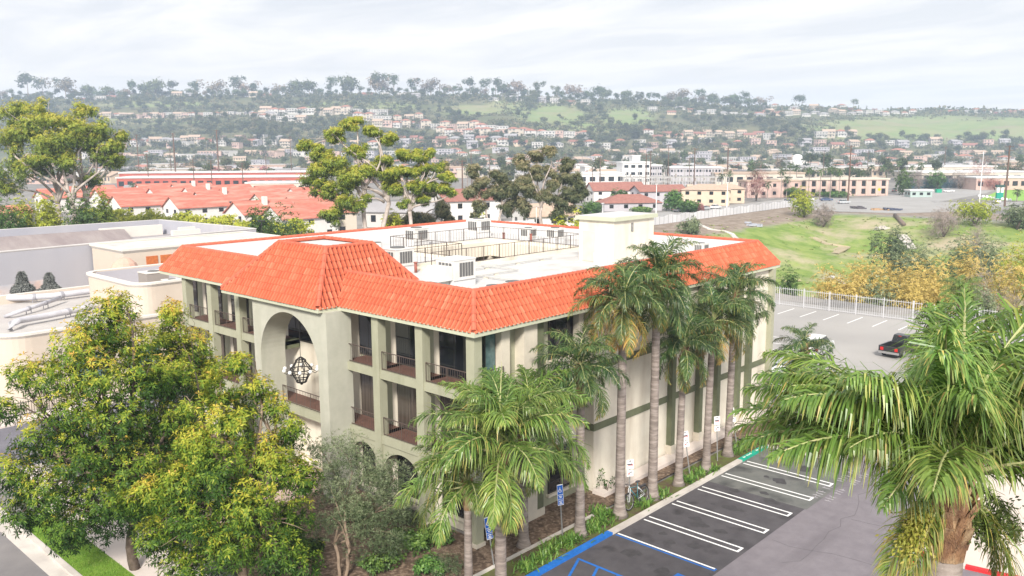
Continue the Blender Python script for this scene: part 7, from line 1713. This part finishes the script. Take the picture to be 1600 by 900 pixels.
for cx, cy, sx, sy, n in cl:
    for _ in range(int(n * 2.2)): pts.append((cx + rgv.normal(0, sx * .6), cy + rgv.normal(0, sy * .7)))
for _ in range(330): pts.append((rgv.uniform(-20, 1620), rgv.uniform(213, 236)))
for _ in range(260): pts.append((rgv.uniform(-20, 1000), rgv.uniform(156, 212)))
for _ in range(360):
    a = rgv.uniform(-20, 1200); pts.append((a, np.interp(a, rx_, ry_) + rgv.uniform(.5, 9)))
parts_ = []
for px, py in pts:
    q = T(px, py, 500)
    if q is None or HILL_GREEN(px, py) > .75: continue
    me = FT[int(rgv.choice([0, 0, 4, 2, 1, 4]))][0]; nv = len(me.vertices); co = np.zeros(nv * 3, np.float32); me.vertices.foreach_get('co', co); fi = np.zeros(len(me.loops), np.int32); me.loops.foreach_get('vertex_index', fi); ti = np.zeros(len(me.polygons), np.float32); me.attributes['tint'].data.foreach_get('value', ti)
    an = rgv.uniform(0, 6.28); s_ = rgv.uniform(.65, 1.15); co = co.reshape(-1, 3) * s_; ca, sa = math.cos(an), math.sin(an)
    parts_.append((np.stack([co[:, 0] * ca - co[:, 1] * sa + q[0], co[:, 0] * sa + co[:, 1] * ca + q[1], co[:, 2] + q[2] - .6], -1), fi.reshape(-1, 4), np.clip(ti + rgv.normal(0, .16), 0, 1)))
for _ in range(620):
    D_ = rgv.uniform(470, 1010); a = rgv.uniform(-20, 1620); c = at(a, D_); me = FT[int(rgv.choice([0, 0, 4, 2, 1, 4]))][0]; nv = len(me.vertices); co = np.zeros(nv * 3, np.float32); me.vertices.foreach_get('co', co); fi = np.zeros(len(me.loops), np.int32); me.loops.foreach_get('vertex_index', fi); ti = np.zeros(len(me.polygons), np.float32); me.attributes['tint'].data.foreach_get('value', ti)
    an = rgv.uniform(0, 6.28); s_ = rgv.uniform(.5, .95); co = co.reshape(-1, 3) * s_; ca, sa = math.cos(an), math.sin(an); zz_ = float(H(*c))
    parts_.append((np.stack([co[:, 0] * ca - co[:, 1] * sa + c[0], co[:, 0] * sa + co[:, 1] * ca + c[1], co[:, 2] + zz_ - .3], -1), fi.reshape(-1, 4), np.clip(ti + rgv.normal(0, .18), 0, 1)))
V, F, tt = join(parts_); o = np_mesh('woodland', V, F, leafmat('woodland_leaf', ((0, (.025, .04, .018)), (.4, (.06, .085, .03)), (.75, (.12, .13, .055)), (1, (.22, .17, .11))), .8, .2), tint=tt); tag(o, kind='stuff')
n = 92; pts = sorted((20 + 1590 * (i + rgv.uniform(0, 1)) / n, rgv.uniform(480, 870)) for i in range(n))
for i, (px, D) in enumerate(pts): plant(px, 0, int(rgv.choice([0, 0, 4, 2, 5, 1, 3])), rgv.uniform(.7, 1.15), f'{ordn(i + 1)} from the left among the valley roofs', 'trees of the valley', D)
# scrub that covers the slopes as one mass
rgc = np.random.default_rng(29); n = 24000
D = rgc.uniform(FOOT + 5, 1540, n); lt = rgc.uniform(-.68, .68, n) * D; X = CAM[0] + D * FW2[0] + lt * RT2[0]; Y = CAM[1] + D * FW2[1] + lt * RT2[1]; Z = H(X, Y)
px = 800 + FPX * lt / (D * .987); py = 231 - (Z - 19.45) / D * 1345
dens = .5 + .5 * np.sin(X * .021 + Y * .013) * np.cos(Y * .017 - X * .008) + .25 * np.sin(X * .06) * np.cos(Y * .055)
gr_ = np.array([HILL_GREEN(a, b_) for a, b_ in zip(px, py)]); keep = (dens > .25) & (gr_ < .42 + .25 * rgc.uniform(0, 1, n))
X, Y, Z, dens = X[keep], Y[keep], Z[keep], dens[keep]; n = len(X); kq = 8
sz = rgc.uniform(1.3, 4.2, n) * (.7 + .5 * dens) * np.where(py < np.interp(px, rx_, ry_) + 6, 1.5, 1.0)[keep]; C = np.repeat(np.stack([X, Y, Z], -1), kq, 0); S = np.repeat(sz, kq); d = unit(rgc.normal(0, 1, (n * kq, 3))); d[:, 2] = np.abs(d[:, 2]); C = C + d * (S * .9)[:, None] * np.array([1.1, 1.1, .8])
d2 = unit(rgc.normal(0, 1, (n * kq, 3))); s2 = unit(np.cross(d2, d)); V, F = quads(C, d2, s2, S * .9, S * .7, 0)
tb = np.repeat(rgc.uniform(.1, .85, n), kq); o = np_mesh('scrub', V, F, leafmat('scrub_leaf', ((0, (.04, .055, .025)), (.4, (.085, .10, .045)), (.7, (.15, .15, .075)), (1, (.22, .17, .11))), .85, .15), tint=np.clip(tb + rgc.normal(0, .08, n * kq), 0, 1)); tag(o, kind='stuff')
# rough grass on the channel banks, one mass
n = 2600; X = rgc.uniform(82, 250, n); Y = rgc.uniform(-70, 84, n); Z = H(X, Y); w_ = np.sin(X * .13) * np.cos(Y * .17) + .5 * np.sin(X * .41 + Y * .3) + .4 * np.sin(X * .05 - Y * .08); keep = (Z < -.25) & (w_ > -.1); X, Y, Z, w_ = X[keep], Y[keep], Z[keep], w_[keep]; n = len(X)
V, F, tt = rosettes(np.stack([X, Y, Z - .02], -1), np.tile(np.array([0, 0, 1.0]), (n, 1)) + rgc.normal(0, .2, (n, 3)), 6, .6, .3, rgc, 55, 88, .02, np.clip(.45 + .3 * np.sin(X * .09 + Y * .05) + .22 * w_ + rgc.normal(0, .12, n), 0, 1))
o = np_mesh('grass', V, F, leafmat('bank_grass', ((0, (.17, .26, .055)), (.5, (.25, .32, .085)), (.75, (.36, .35, .17)), (1, (.46, .40, .26))), .9, .2), tint=tt); tag(o, kind='stuff')

house('white_house', 'white house wall seen between the round bush and the middle gums', at(505, 195), LAT + .3, 13, 9, 5.4, 7.6, w_beige, roof_red, None, 'gable', 2)
house('white_house', 'pale low house behind the trunks of the middle gums', at(625, 215), LAT - .2, 18, 9, 4.0, 6.0, w_white, roof_grey, None, 'gable', 3, floors=1)
